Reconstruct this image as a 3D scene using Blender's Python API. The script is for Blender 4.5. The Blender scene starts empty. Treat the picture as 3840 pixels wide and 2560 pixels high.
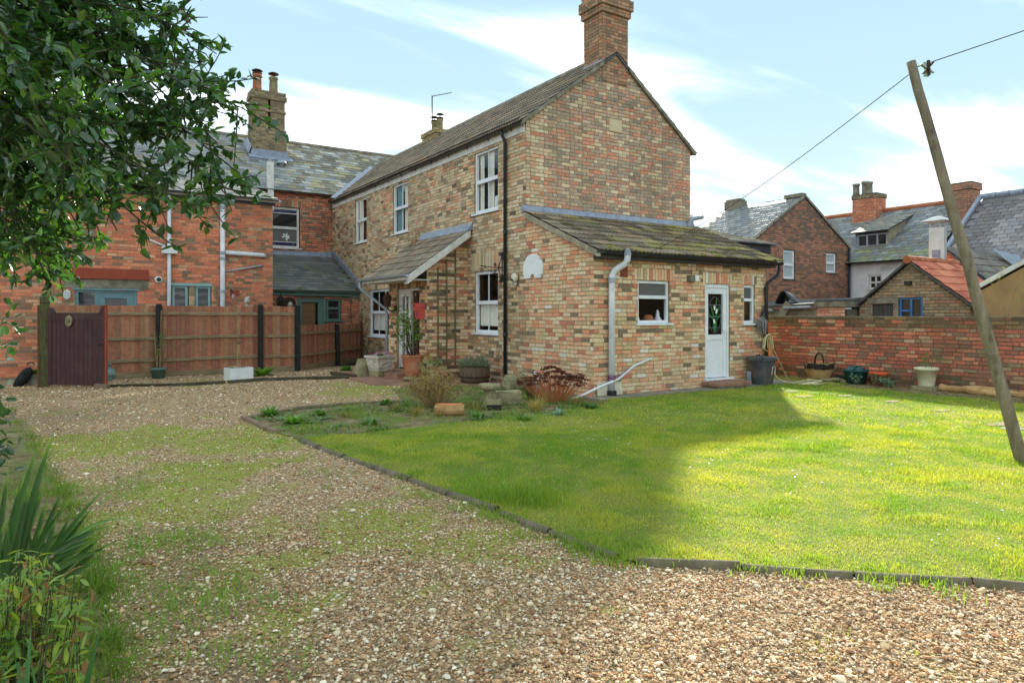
import bpy, math, random
import numpy as np
from mathutils import Vector, Matrix, noise as mnoise

# ------------------------------------------------------------------ camera, sky, sun, exposure
SC = bpy.context.scene
COL = SC.collection
R = math.radians
CAM = Vector((-7.742, -9.281, 1.47))
YAW = R(33.0)
cam_data = bpy.data.cameras.new('camera')
cam_data.sensor_width = 36.0
cam_data.lens = 24.0
cam_data.shift_y = -102.0 / 3840.0
cam_data.clip_start = 0.05
cam_data.clip_end = 2000.0
cam = bpy.data.objects.new('camera', cam_data)
COL.objects.link(cam)
cam.location = CAM
cam.rotation_euler = (R(90), 0, -YAW)
SC.camera = cam

SUN_AZ = R(48.0)      # clockwise from +Y
SUN_EL = R(23.8)
world = bpy.data.worlds.new('World')
SC.world = world
world.use_nodes = True
wn = world.node_tree.nodes
wl = world.node_tree.links
wn.clear()
w_out = wn.new('ShaderNodeOutputWorld')
w_bg = wn.new('ShaderNodeBackground')
w_sky = wn.new('ShaderNodeTexSky')
w_sky.sky_type = 'NISHITA'
w_sky.sun_disc = False
w_sky.sun_elevation = SUN_EL
w_sky.sun_rotation = SUN_AZ
w_sky.altitude = 0
w_sky.air_density = 1.0
w_sky.dust_density = 0.3
w_sky.ozone_density = 2.0
w_bg.inputs['Strength'].default_value = 0.15
SKY_STRENGTH = 0.15
# thin cirrus streaks, defined on a flat layer high above the place
w_tc = wn.new('ShaderNodeTexCoord')
w_sep = wn.new('ShaderNodeSeparateXYZ')
wl.new(w_tc.outputs['Generated'], w_sep.inputs[0])
def wmath(op, a, b=None):
    n = wn.new('ShaderNodeMath'); n.operation = op
    for i, v in enumerate((a, b)):
        if v is None: continue
        if isinstance(v, (int, float)): n.inputs[i].default_value = v
        else: wl.new(v, n.inputs[i])
    return n.outputs[0]
w_den = wmath('ADD', wmath('MAXIMUM', w_sep.outputs[2], 0.0), 0.10)
w_cx = wmath('DIVIDE', w_sep.outputs[0], w_den)
w_cy = wmath('DIVIDE', w_sep.outputs[1], w_den)
w_cmb = wn.new('ShaderNodeCombineXYZ')
wl.new(w_cx, w_cmb.inputs[0]); wl.new(w_cy, w_cmb.inputs[1])
w_map = wn.new('ShaderNodeMapping')
w_map.inputs['Rotation'].default_value = (0, 0, R(20))
w_map.inputs['Scale'].default_value = (0.34, 1.15, 1.0)
w_map.inputs['Location'].default_value = (2.6, 0.3, 0.0)
wl.new(w_cmb.outputs[0], w_map.inputs[0])
w_n = wn.new('ShaderNodeTexNoise')
w_n.inputs['Scale'].default_value = 1.5
w_n.inputs['Detail'].default_value = 7.0
w_n.inputs['Roughness'].default_value = 0.5
w_n.inputs['Distortion'].default_value = 0.5
wl.new(w_map.outputs[0], w_n.inputs['Vector'])
w_r = wn.new('ShaderNodeValToRGB')
w_r.color_ramp.elements[0].position = 0.44
w_r.color_ramp.elements[0].color = (0.015, 0.015, 0.015, 1)
w_r.color_ramp.elements[1].position = 0.82
w_r.color_ramp.elements[1].color = (0.75, 0.75, 0.75, 1)
wl.new(w_n.outputs['Fac'], w_r.inputs[0])
# veil thickens towards the horizon, where one looks through more of it
w_hz = wmath('MULTIPLY', wmath('POWER', wmath('SUBTRACT', 1.0, wmath('MAXIMUM', w_sep.outputs[2], 0.0)), 6.0), 0.05)
w_fac = wmath('MINIMUM', wmath('ADD', wmath('POWER', w_r.outputs[0], 2.0), w_hz), 1.0)
w_mix = wn.new('ShaderNodeMix'); w_mix.data_type = 'RGBA'
wl.new(w_fac, w_mix.inputs[0])
w_tint = wn.new('ShaderNodeMix'); w_tint.data_type = 'RGBA'; w_tint.blend_type = 'MULTIPLY'
w_tint.inputs[0].default_value = 1.0
w_clip = wn.new('ShaderNodeMix'); w_clip.data_type = 'RGBA'; w_clip.blend_type = 'DARKEN'
w_clip.inputs[0].default_value = 1.0; w_clip.inputs[7].default_value = (0.64, 0.97, 1.18, 1)
wl.new(w_sky.outputs[0], w_clip.inputs[6])
wl.new(w_clip.outputs[2], w_tint.inputs[6])
w_tint.inputs[7].default_value = (1.0, 1.0, 1.0, 1)
wl.new(w_tint.outputs[2], w_mix.inputs[6])
w_mix.inputs[7].default_value = (16.5, 15.4, 14.2, 1)
wl.new(w_mix.outputs[2], w_bg.inputs['Color'])
wl.new(w_bg.outputs[0], w_out.inputs['Surface'])

sun_data = bpy.data.lights.new('sun', 'SUN')
sun_data.energy = 2.0
sun_data.angle = R(2.0)
sun_data.color = (1.0, 0.93, 0.80)
sun = bpy.data.objects.new('sun', sun_data)
COL.objects.link(sun)
SUN_DIR = Vector((math.sin(SUN_AZ) * math.cos(SUN_EL), math.cos(SUN_AZ) * math.cos(SUN_EL), math.sin(SUN_EL)))
sun.rotation_euler = (-SUN_DIR).to_track_quat('-Z', 'Y').to_euler()
sun.location = (20, 20, 20)

SC.view_settings.view_transform = 'Standard'
SC.view_settings.look = 'None'
SC.view_settings.gamma = 1.0
SC.view_settings.use_curve_mapping = False
SC.view_settings.exposure = 2.5
SC.render.engine = 'CYCLES'
SC.cycles.max_bounces = 6
SC.cycles.diffuse_bounces = 3
SC.cycles.transparent_max_bounces = 8

# ------------------------------------------------------------------ pixel (of the 3840 px photo) to place
FW = Vector((math.sin(YAW), math.cos(YAW), 0)); RT = Vector((math.cos(YAW), -math.sin(YAW), 0))
def ray(px, py):
    return FW + RT * ((px - 1920) / 2560.0) + Vector((0, 0, (1178 - py) / 2560.0))
def gz(px, py, z=0.0):
    d = ray(px, py); return CAM + d * ((z - CAM.z) / d.z)
def gx(px, py, x=0.0):
    d = ray(px, py); return CAM + d * ((x - CAM.x) / d.x)
def gy(px, py, y=0.0):
    d = ray(px, py); return CAM + d * ((y - CAM.y) / d.y)
def gd(px, py, depth):
    return CAM + ray(px, py) * depth
def o2(x, y): return (x * 1.6327, y * 1.6327)     # overview px

rnd = random.Random(11)

# ------------------------------------------------------------------ colours and materials
def s2l(c): 
    c = c / 255.0
    return c / 12.92 if c <= 0.04045 else ((c + 0.055) / 1.055) ** 2.4
def rgb(r, g, b, k=1.0): return (s2l(r) * k, s2l(g) * k, s2l(b) * k, 1.0)

class NT:
    def __init__(self, name):
        self.m = bpy.data.materials.new(name); self.m.use_nodes = True
        self.n = self.m.node_tree.nodes; self.l = self.m.node_tree.links
        self.n.clear()
        self.out = self.n.new('ShaderNodeOutputMaterial')
        self.b = self.n.new('ShaderNodeBsdfPrincipled')
        self.l.new(self.b.outputs[0], self.out.inputs[0])
        self.pos = self.n.new('ShaderNodeNewGeometry').outputs['Position']
    def set(self, sock, v):
        if isinstance(v, (int, float)): sock.default_value = v
        elif isinstance(v, tuple): sock.default_value = v
        else: self.l.new(v, sock)
    def noise(self, scale, detail=4.0, rough=0.55, vec=None, stretch=None, dist=0.0):
        n = self.n.new('ShaderNodeTexNoise')
        n.inputs['Scale'].default_value = scale; n.inputs['Detail'].default_value = detail
        n.inputs['Roughness'].default_value = rough; n.inputs['Distortion'].default_value = dist
        v = vec or self.pos
        if stretch:
            mp = self.n.new('ShaderNodeMapping'); mp.inputs['Scale'].default_value = stretch
            self.l.new(v, mp.inputs[0]); v = mp.outputs[0]
        self.l.new(v, n.inputs['Vector'])
        return n.outputs['Fac']
    def ramp(self, fac, p0, p1, c0=(0, 0, 0, 1), c1=(1, 1, 1, 1)):
        r = self.n.new('ShaderNodeValToRGB')
        r.color_ramp.elements[0].position = p0; r.color_ramp.elements[1].position = p1
        r.color_ramp.elements[0].color = c0; r.color_ramp.elements[1].color = c1
        self.l.new(fac, r.inputs[0]); return r.outputs[0]
    def mix(self, fac, a, b, mode='MIX'):
        m = self.n.new('ShaderNodeMix'); m.data_type = 'RGBA'; m.blend_type = mode
        self.set(m.inputs[0], fac); self.set(m.inputs[6], a); self.set(m.inputs[7], b)
        return m.outputs[2]
    def math(self, op, a, b=0.0):
        m = self.n.new('ShaderNodeMath'); m.operation = op
        self.set(m.inputs[0], a); self.set(m.inputs[1], b); return m.outputs[0]
    def attr(self, name, out='Color'):
        a = self.n.new('ShaderNodeAttribute'); a.attribute_name = name; return a.outputs[out]
    def bump(self, h, strength=0.4, dist=0.01):
        b = self.n.new('ShaderNodeBump'); b.inputs['Strength'].default_value = strength
        b.inputs['Distance'].default_value = dist
        self.l.new(h, b.inputs['Height']); self.l.new(b.outputs[0], self.b.inputs['Normal'])
    def fin(self, col, rough=0.8, spec=0.3, metal=0.0):
        self.set(self.b.inputs['Base Color'], col); self.set(self.b.inputs['Roughness'], rough)
        self.b.inputs['Specular IOR Level'].default_value = spec
        self.b.inputs['Metallic'].default_value = metal
        return self.m

M = {}
def mat(name, c1, c2=None, scale=6.0, rough=0.8, bump=0.25, bscale=60.0, bdist=0.004, spec=0.3, metal=0.0,
        dirt=None, dscale=1.5, damt=0.5, stretch=None, dpos=(0.45, 0.7)):
    t = NT(name)
    c2 = c2 or tuple(x * 0.72 for x in c1[:3]) + (1,)
    f = t.ramp(t.noise(scale, 5, 0.6, stretch=stretch), 0.32, 0.68)
    col = t.mix(f, c1, c2)
    if dirt:
        d = t.ramp(t.noise(dscale, 6, 0.65), dpos[0], dpos[1])
        col = t.mix(t.math('MULTIPLY', d, damt), col, dirt)
    fine = t.noise(bscale, 4, 0.6, stretch=stretch)
    col = t.mix(0.35, col, t.ramp(fine, 0.25, 0.75, (0.55, 0.55, 0.55, 1), (1.25, 1.25, 1.25, 1)), 'MULTIPLY')
    if bump: t.bump(fine, bump, bdist)
    M[name] = t.fin(col, rough, spec, metal)
    return M[name]

def attr_mat(name, source='attr', rough=0.88, mott=0.5, mscale=30.0, bump=0.5, bscale=90.0, bdist=0.004, dirt=None,
             dscale=0.9, damt=0.4, spec=0.25, dpos=(0.5, 0.75)):
    """colour comes from the piece itself: attribute 'tint' on joined pieces, object colour on single ones"""
    t = NT(name)
    if source == 'attr': base = t.attr('tint')
    else:
        oi = t.n.new('ShaderNodeObjectInfo'); base = oi.outputs['Color']
    n1 = t.noise(mscale, 5, 0.65)
    col = t.mix(mott, base, t.ramp(n1, 0.25, 0.75, (0.45, 0.43, 0.40, 1), (1.35, 1.33, 1.3, 1)), 'MULTIPLY')
    if dirt:
        d = t.ramp(t.noise(dscale, 6, 0.6), dpos[0], dpos[1])
        col = t.mix(t.math('MULTIPLY', d, damt), col, dirt)
    fine = t.noise(bscale, 5, 0.65)
    t.bump(fine, bump, bdist)
    M[name] = t.fin(col, rough, spec)
    return M[name]

# brick, tile, slate: one for joined pieces, one for single pieces
for nm, kw in {
    'brick_buff': dict(dirt=rgb(120, 108, 84), dscale=0.8, damt=0.30, mott=0.6, mscale=24),
    'brick_old': dict(dirt=rgb(110, 100, 76), dscale=0.6, damt=0.5, mott=0.6, mscale=26, dpos=(0.42, 0.72)),
    'brick_red': dict(dirt=rgb(112, 84, 66), dscale=0.55, damt=0.35, mott=0.55, mscale=22, dpos=(0.45, 0.7)),
    'brick_garden': dict(dirt=rgb(92, 84, 60), dscale=0.9, damt=0.5, mott=0.6, mscale=20, dpos=(0.42, 0.7)),
    'tile': dict(dirt=rgb(150, 140, 122), dscale=9, damt=0.55, mott=0.7, mscale=40, bdist=0.008, dpos=(0.55, 0.72)),
    'slate': dict(dirt=rgb(128, 122, 96), dscale=1.6, damt=0.45, mott=0.5, mscale=12, bdist=0.003, rough=0.55, dpos=(0.5, 0.8)),
    'board': dict(dirt=rgb(110, 98, 64), dscale=1.2, damt=0.5, mott=0.6, mscale=10, bdist=0.003),
    'stone': dict(dirt=rgb(96, 94, 60), dscale=7, damt=0.4, mott=0.6, mscale=22, bdist=0.006),
}.items():
    attr_mat(nm, 'attr', **kw); attr_mat(nm + '_piece', 'obj', **kw)

mat('mortar', rgb(168, 150, 118), rgb(138, 122, 94), scale=3, rough=0.95, bump=0.6)
mat('mortar_red', rgb(196, 166, 122), rgb(150, 122, 90), scale=3, rough=0.95, bump=0.6)
mat('mortar_dark', rgb(120, 104, 84), rgb(84, 72, 56), scale=3, rough=0.95, bump=0.6)
mat('upvc', rgb(236, 238, 240), rgb(218, 221, 224), scale=3, rough=0.35, bump=0.03, spec=0.45)
mat('white_paint', rgb(232, 230, 224), rgb(204, 200, 190), scale=5, rough=0.6, bump=0.15, dirt=rgb(140, 132, 112), dscale=4, damt=0.35)
mat('pipe_white', rgb(232, 233, 236), rgb(214, 216, 220), scale=4, rough=0.45, bump=0.05, dirt=rgb(110, 110, 96), dscale=5, damt=0.3)
mat('pipe_grey', rgb(168, 174, 180), rgb(146, 152, 158), scale=4, rough=0.5, bump=0.06, dirt=rgb(100, 98, 84), dscale=6, damt=0.3)
mat('black_plastic', rgb(44, 47, 50), rgb(30, 32, 34), scale=8, rough=0.4, bump=0.06, spec=0.4)
mat('brown_fascia', rgb(74, 68, 64), rgb(52, 48, 46), scale=5, rough=0.6, bump=0.15)
mat('lead', rgb(150, 158, 172), rgb(116, 124, 138), scale=7, rough=0.5, bump=0.3, bscale=20, bdist=0.01, spec=0.4)
mat('render_cement', rgb(176, 166, 140), rgb(128, 120, 98), scale=6, rough=0.95, bump=0.7, bdist=0.01)
mat('concrete', rgb(158, 150, 132), rgb(112, 106, 90), scale=5, rough=0.95, bump=0.5, bdist=0.006, dirt=rgb(84, 86, 56), dscale=4, damt=0.5)
mat('teal', rgb(98, 128, 116), rgb(84, 112, 100), scale=4, rough=0.5, bump=0.05)
mat('teal_light', rgb(150, 182, 180), rgb(132, 164, 164), scale=4, rough=0.5, bump=0.05)
mat('teal_blue', rgb(112, 146, 150), rgb(98, 130, 134), scale=4, rough=0.5, bump=0.05)
mat('gate_brown', rgb(78, 46, 44), rgb(54, 34, 34), scale=4, rough=0.65, bump=0.3, stretch=(8, 8, 0.6), dirt=rgb(96, 84, 72), dscale=3, damt=0.3)
mat('fence_red', rgb(122, 62, 46), rgb(98, 66, 46), scale=2, rough=0.85, bump=0.4, stretch=(6, 6, 0.5), dirt=rgb(92, 84, 52), dscale=1.4, damt=0.6)
mat('rail_wood', rgb(158, 140, 108), rgb(118, 100, 72), scale=3, rough=0.9, bump=0.4, stretch=(0.6, 6, 8), dirt=rgb(88, 84, 50), dscale=5, damt=0.5)
mat('post_black', rgb(46, 46, 44), rgb(30, 30, 30), scale=8, rough=0.8, bump=0.4)
mat('post_mossy', rgb(96, 90, 62), rgb(58, 56, 36), scale=6, rough=0.95, bump=0.6, stretch=(5, 5, 0.8), dirt=rgb(92, 100, 48), dscale=5, damt=0.7)
mat('pole_wood', rgb(146, 132, 108), rgb(92, 82, 66), scale=3, rough=0.9, bump=0.8, bscale=30, bdist=0.012, stretch=(4, 4, 0.5), dirt=rgb(150, 146, 122), dscale=12, damt=0.5)
mat('terracotta', rgb(178, 104, 66), rgb(150, 84, 54), scale=6, rough=0.85, bump=0.2, dirt=rgb(196, 172, 146), dscale=4, damt=0.4)
mat('cast_stone', rgb(214, 206, 190), rgb(178, 168, 148), scale=7, rough=0.9, bump=0.7, bscale=25, bdist=0.02)
mat('old_stone', rgb(166, 152, 118), rgb(122, 114, 84), scale=6, rough=0.95, bump=0.8, bscale=22, bdist=0.02, dirt=rgb(96, 98, 52), dscale=5, damt=0.6)
mat('pot_cream', rgb(224, 216, 184), rgb(196, 188, 154), scale=6, rough=0.7, bump=0.1, dirt=rgb(150, 150, 110), dscale=4, damt=0.3)
mat('glazed_white', rgb(232, 234, 232), rgb(216, 218, 214), scale=4, rough=0.25, bump=0.02, spec=0.5)
mat('edge_stone', rgb(128, 116, 96), rgb(92, 82, 66), scale=9, rough=0.95, bump=0.7, bscale=45, bdist=0.008, dirt=rgb(98, 100, 58), dscale=6, damt=0.7)
mat('soil', rgb(70, 56, 42), rgb(44, 36, 28), scale=20, rough=1.0, bump=1.0, bscale=70, bdist=0.02)
mat('barrel_wood', rgb(122, 104, 82), rgb(82, 70, 54), scale=4, rough=0.9, bump=0.5, stretch=(8, 8, 0.7))
mat('iron', rgb(48, 42, 40), rgb(74, 48, 36), scale=12, rough=0.75, bump=0.3)
mat('rust_iron', rgb(84, 56, 40), rgb(54, 40, 32), scale=14, rough=0.85, bump=0.4)
mat('letterbox_red', rgb(206, 86, 74), rgb(188, 74, 64), scale=5, rough=0.5, bump=0.08)
mat('blue_mark', rgb(64, 78, 158), rough=0.6, bump=0)
mat('bin_grey', rgb(76, 78, 82), rgb(58, 60, 64), scale=5, rough=0.6, bump=0.1, dirt=rgb(134, 118, 100), dscale=3, damt=0.5)
mat('hose_cream', rgb(208, 198, 154), rgb(186, 176, 132), scale=9, rough=0.5, bump=0.05)
mat('mop_grey', rgb(150, 148, 146), rgb(104, 102, 100), scale=20, rough=1.0, bump=0.6)
mat('cane', rgb(178, 152, 106), rgb(140, 116, 78), scale=10, rough=0.8, bump=0.3)
mat('wicker', rgb(190, 156, 102), rgb(142, 108, 66), scale=40, rough=0.85, bump=0.6, bdist=0.006)
mat('wicker_dark', rgb(58, 48, 42), rgb(36, 30, 28), scale=40, rough=0.85, bump=0.6, bdist=0.006)
mat('orange_plastic', rgb(226, 92, 30), rgb(206, 80, 26), scale=5, rough=0.45, bump=0.05, spec=0.4)
mat('green_tub', rgb(36, 92, 92), rgb(28, 74, 74), scale=5, rough=0.5, bump=0.05, spec=0.4)
mat('green_pot', rgb(92, 120, 110), rgb(74, 98, 90), scale=5, rough=0.7, bump=0.15)
mat('log_wood', rgb(196, 160, 108), rgb(150, 112, 70), scale=4, rough=0.9, bump=0.7, bscale=25, bdist=0.015)
mat('log_split', rgb(204, 128, 84), rgb(178, 110, 70), scale=6, rough=0.9, bump=0.6)
mat('plastic_white', rgb(236, 236, 234), rgb(224, 224, 222), scale=3, rough=0.4, bump=0.02)
mat('cream_plastic', rgb(226, 216, 190), rough=0.45, bump=0.03)
mat('door_dark', rgb(74, 40, 34), rgb(56, 30, 26), scale=3, rough=0.4, bump=0.15, stretch=(6, 6, 0.6), spec=0.4)
mat('brick_paver', rgb(168, 122, 100), rgb(140, 104, 86), scale=3, rough=0.9, bump=0.4, dirt=rgb(86, 78, 64), dscale=2, damt=0.6)
mat('slab', rgb(150, 128, 104), rgb(116, 96, 76), scale=4, rough=0.9, bump=0.4, dirt=rgb(84, 76, 60), dscale=3, damt=0.5)
mat('tarp', rgb(126, 160, 152), rgb(96, 128, 122), scale=9, rough=0.35, bump=0.4, bscale=14, bdist=0.03)
mat('bag_black', rgb(22, 23, 26), rgb(32, 33, 36), scale=9, rough=0.7, bump=0.3)
mat('purple_cord', rgb(128, 62, 134), rough=0.8, bump=0.2)
mat('roof_felt', rgb(96, 96, 94), rgb(70, 70, 68), scale=5, rough=0.9, bump=0.4)
mat('galvanised', rgb(206, 204, 198), rgb(180, 178, 172), scale=3, rough=0.4, bump=0.05, metal=0.4)
mat('red_tile_plain', rgb(178, 96, 66), rough=0.9)
mat('white_render', rgb(238, 238, 240), rgb(224, 222, 220), scale=2.5, rough=0.95, bump=0.4, bdist=0.01, dirt=rgb(112, 108, 98), dscale=1.1, damt=0.5, dpos=(0.52, 0.68))
mat('tan_render', rgb(180, 146, 96), rgb(150, 122, 86), scale=2.5, rough=0.95, bump=0.4)
mat('blue_paint', rgb(70, 120, 176), rgb(60, 104, 158), scale=6, rough=0.6, bump=0.1)
mat('door_grey', rgb(84, 84, 80), rgb(60, 60, 58), scale=4, rough=0.8, bump=0.2, stretch=(6, 6, 0.6))
mat('curtain_cream', rgb(244, 240, 226), rgb(228, 222, 204), scale=6, rough=0.95, bump=0.2)
mat('curtain_teal', rgb(120, 164, 170), rgb(104, 148, 156), scale=6, rough=0.95, bump=0.2)
mat('blind_brown', rgb(150, 118, 82), rgb(124, 94, 62), scale=4, rough=0.9, bump=0.4, stretch=(0.5, 0.5, 14))
mat('room_wall', rgb(120, 112, 100), rgb(104, 96, 86), scale=2, rough=0.95, bump=0)
mat('dark_inside', rgb(50, 47, 44), rgb(40, 38, 36), scale=2, rough=0.9, bump=0)
mat('lintel_red', rgb(158, 74, 48), rgb(140, 64, 44), scale=4, rough=0.7, bump=0.1)
mat('timber_dark', rgb(88, 78, 62), rgb(58, 52, 42), scale=4, rough=0.95, bump=0.6, bdist=0.01, dirt=rgb(78, 86, 46), dscale=5, damt=0.5)
mat('trellis_wood', rgb(128, 122, 92), rgb(98, 92, 66), scale=8, rough=0.95, bump=0.4)
mat('wire_steel', rgb(70, 70, 72), rough=0.6, bump=0)
mat('peg_green', rgb(146, 190, 84), rough=0.5, bump=0)
mat('peg_blue', rgb(186, 206, 216), rough=0.5, bump=0)
mat('stained_blue', rgb(34, 30, 92), rough=0.2, bump=0, spec=0.5)
mat('plaster_bust', rgb(200, 194, 184), rgb(160, 154, 144), scale=12, rough=0.9, bump=0.3)
mat('vent_red', rgb(182, 96, 66), rgb(160, 82, 58), scale=8, rough=0.85, bump=0.2)
mat('copper_pink', rgb(216, 150, 132), rough=0.4, bump=0, metal=0.5)
mat('plaque_stone', rgb(212, 196, 156), rgb(196, 180, 140), scale=8, rough=0.9, bump=0.2)
mat('moss', rgb(122, 122, 50), rgb(84, 88, 36), scale=14, rough=1.0, bump=1.0, bscale=120, bdist=0.02)

def glass_mat(name, tint=(1, 1, 1, 1), dark=None, rough=0.02, refl=1.0):
    t = NT(name)
    fr = t.n.new('ShaderNodeLayerWeight'); fr.inputs['Blend'].default_value = 0.5
    gl = t.n.new('ShaderNodeBsdfGlossy'); gl.inputs['Roughness'].default_value = rough
    if dark is None:
        tr = t.n.new('ShaderNodeBsdfTransparent'); tr.inputs['Color'].default_value = tint
    else:
        tr = t.n.new('ShaderNodeBsdfDiffuse'); tr.inputs['Color'].default_value = dark
    mx = t.n.new('ShaderNodeMixShader')
    bp = t.n.new('ShaderNodeBump'); bp.inputs['Strength'].default_value = 0.06; bp.inputs['Distance'].default_value = 0.02
    t.l.new(t.noise(1.6, 2), bp.inputs['Height'])
    t.l.new(bp.outputs[0], gl.inputs['Normal'])
    t.l.new(t.math('ADD', t.math('MULTIPLY', t.math('POWER', fr.outputs['Facing'], 4.0), 0.9 * refl), 0.045), mx.inputs[0])
    t.l.new(tr.outputs[0], mx.inputs[1]); t.l.new(gl.outputs[0], mx.inputs[2])
    t.l.new(mx.outputs[0], t.out.inputs[0])
    M[name] = t.m
glass_mat('glass', (0.92, 0.93, 0.93, 1), refl=0.75)
glass_mat('glass_dark', dark=rgb(44, 44, 44))
glass_mat('glass_frosted', dark=rgb(92, 90, 86), rough=0.4)
glass_mat('glass_net', dark=rgb(176, 184, 184), rough=0.1)

def leaf_mat(name, c1, c2, rough=0.4, trans=0.3, spec=0.5, tcol=None, scale=5.0):
    t = NT(name)
    tint = t.attr('tint')
    col = t.mix(t.ramp(t.noise(scale, 3), 0.3, 0.7), c1, c2)
    col = t.mix(1.0, col, tint, 'MULTIPLY')
    t.fin(col, rough, spec)
    tr = t.n.new('ShaderNodeBsdfTranslucent')
    t.l.new(t.mix(1.0, col, tcol or (1.5, 1.7, 0.6, 1), 'MULTIPLY'), tr.inputs['Color'])
    mx = t.n.new('ShaderNodeMixShader'); mx.inputs[0].default_value = trans
    t.l.new(t.b.outputs[0], mx.inputs[1]); t.l.new(tr.outputs[0], mx.inputs[2])
    t.l.new(mx.outputs[0], t.out.inputs[0])
    M[name] = t.m
leaf_mat('holly_leaf', rgb(66, 100, 56), rgb(48, 80, 52), rough=0.18, trans=0.38, spec=0.9)
leaf_mat('leaf_green', rgb(110, 136, 72), rgb(86, 114, 60), rough=0.45, trans=0.35)
leaf_mat('leaf_grey', rgb(140, 158, 134), rgb(108, 128, 106), rough=0.7, trans=0.2)
leaf_mat('leaf_dry', rgb(176, 152, 96), rgb(138, 108, 62), rough=0.8, trans=0.25, tcol=(1.3, 1.2, 0.8, 1))
leaf_mat('sedum_head', rgb(112, 56, 36), rgb(84, 42, 30), rough=0.95, trans=0.1, tcol=(1.2, 1, 0.8, 1))
leaf_mat('iris_leaf', rgb(74, 110, 56), rgb(54, 88, 52), rough=0.38, trans=0.3)
leaf_mat('grass_blade', rgb(166, 178, 72), rgb(140, 162, 66), rough=0.55, trans=0.4, spec=0.3, tcol=(1.5, 1.5, 0.5, 1), scale=0.7)
leaf_mat('petal_pink', rgb(206, 150, 190), rgb(186, 128, 172), rough=0.7, trans=0.3, tcol=(1.1, 1, 1.1, 1))

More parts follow.
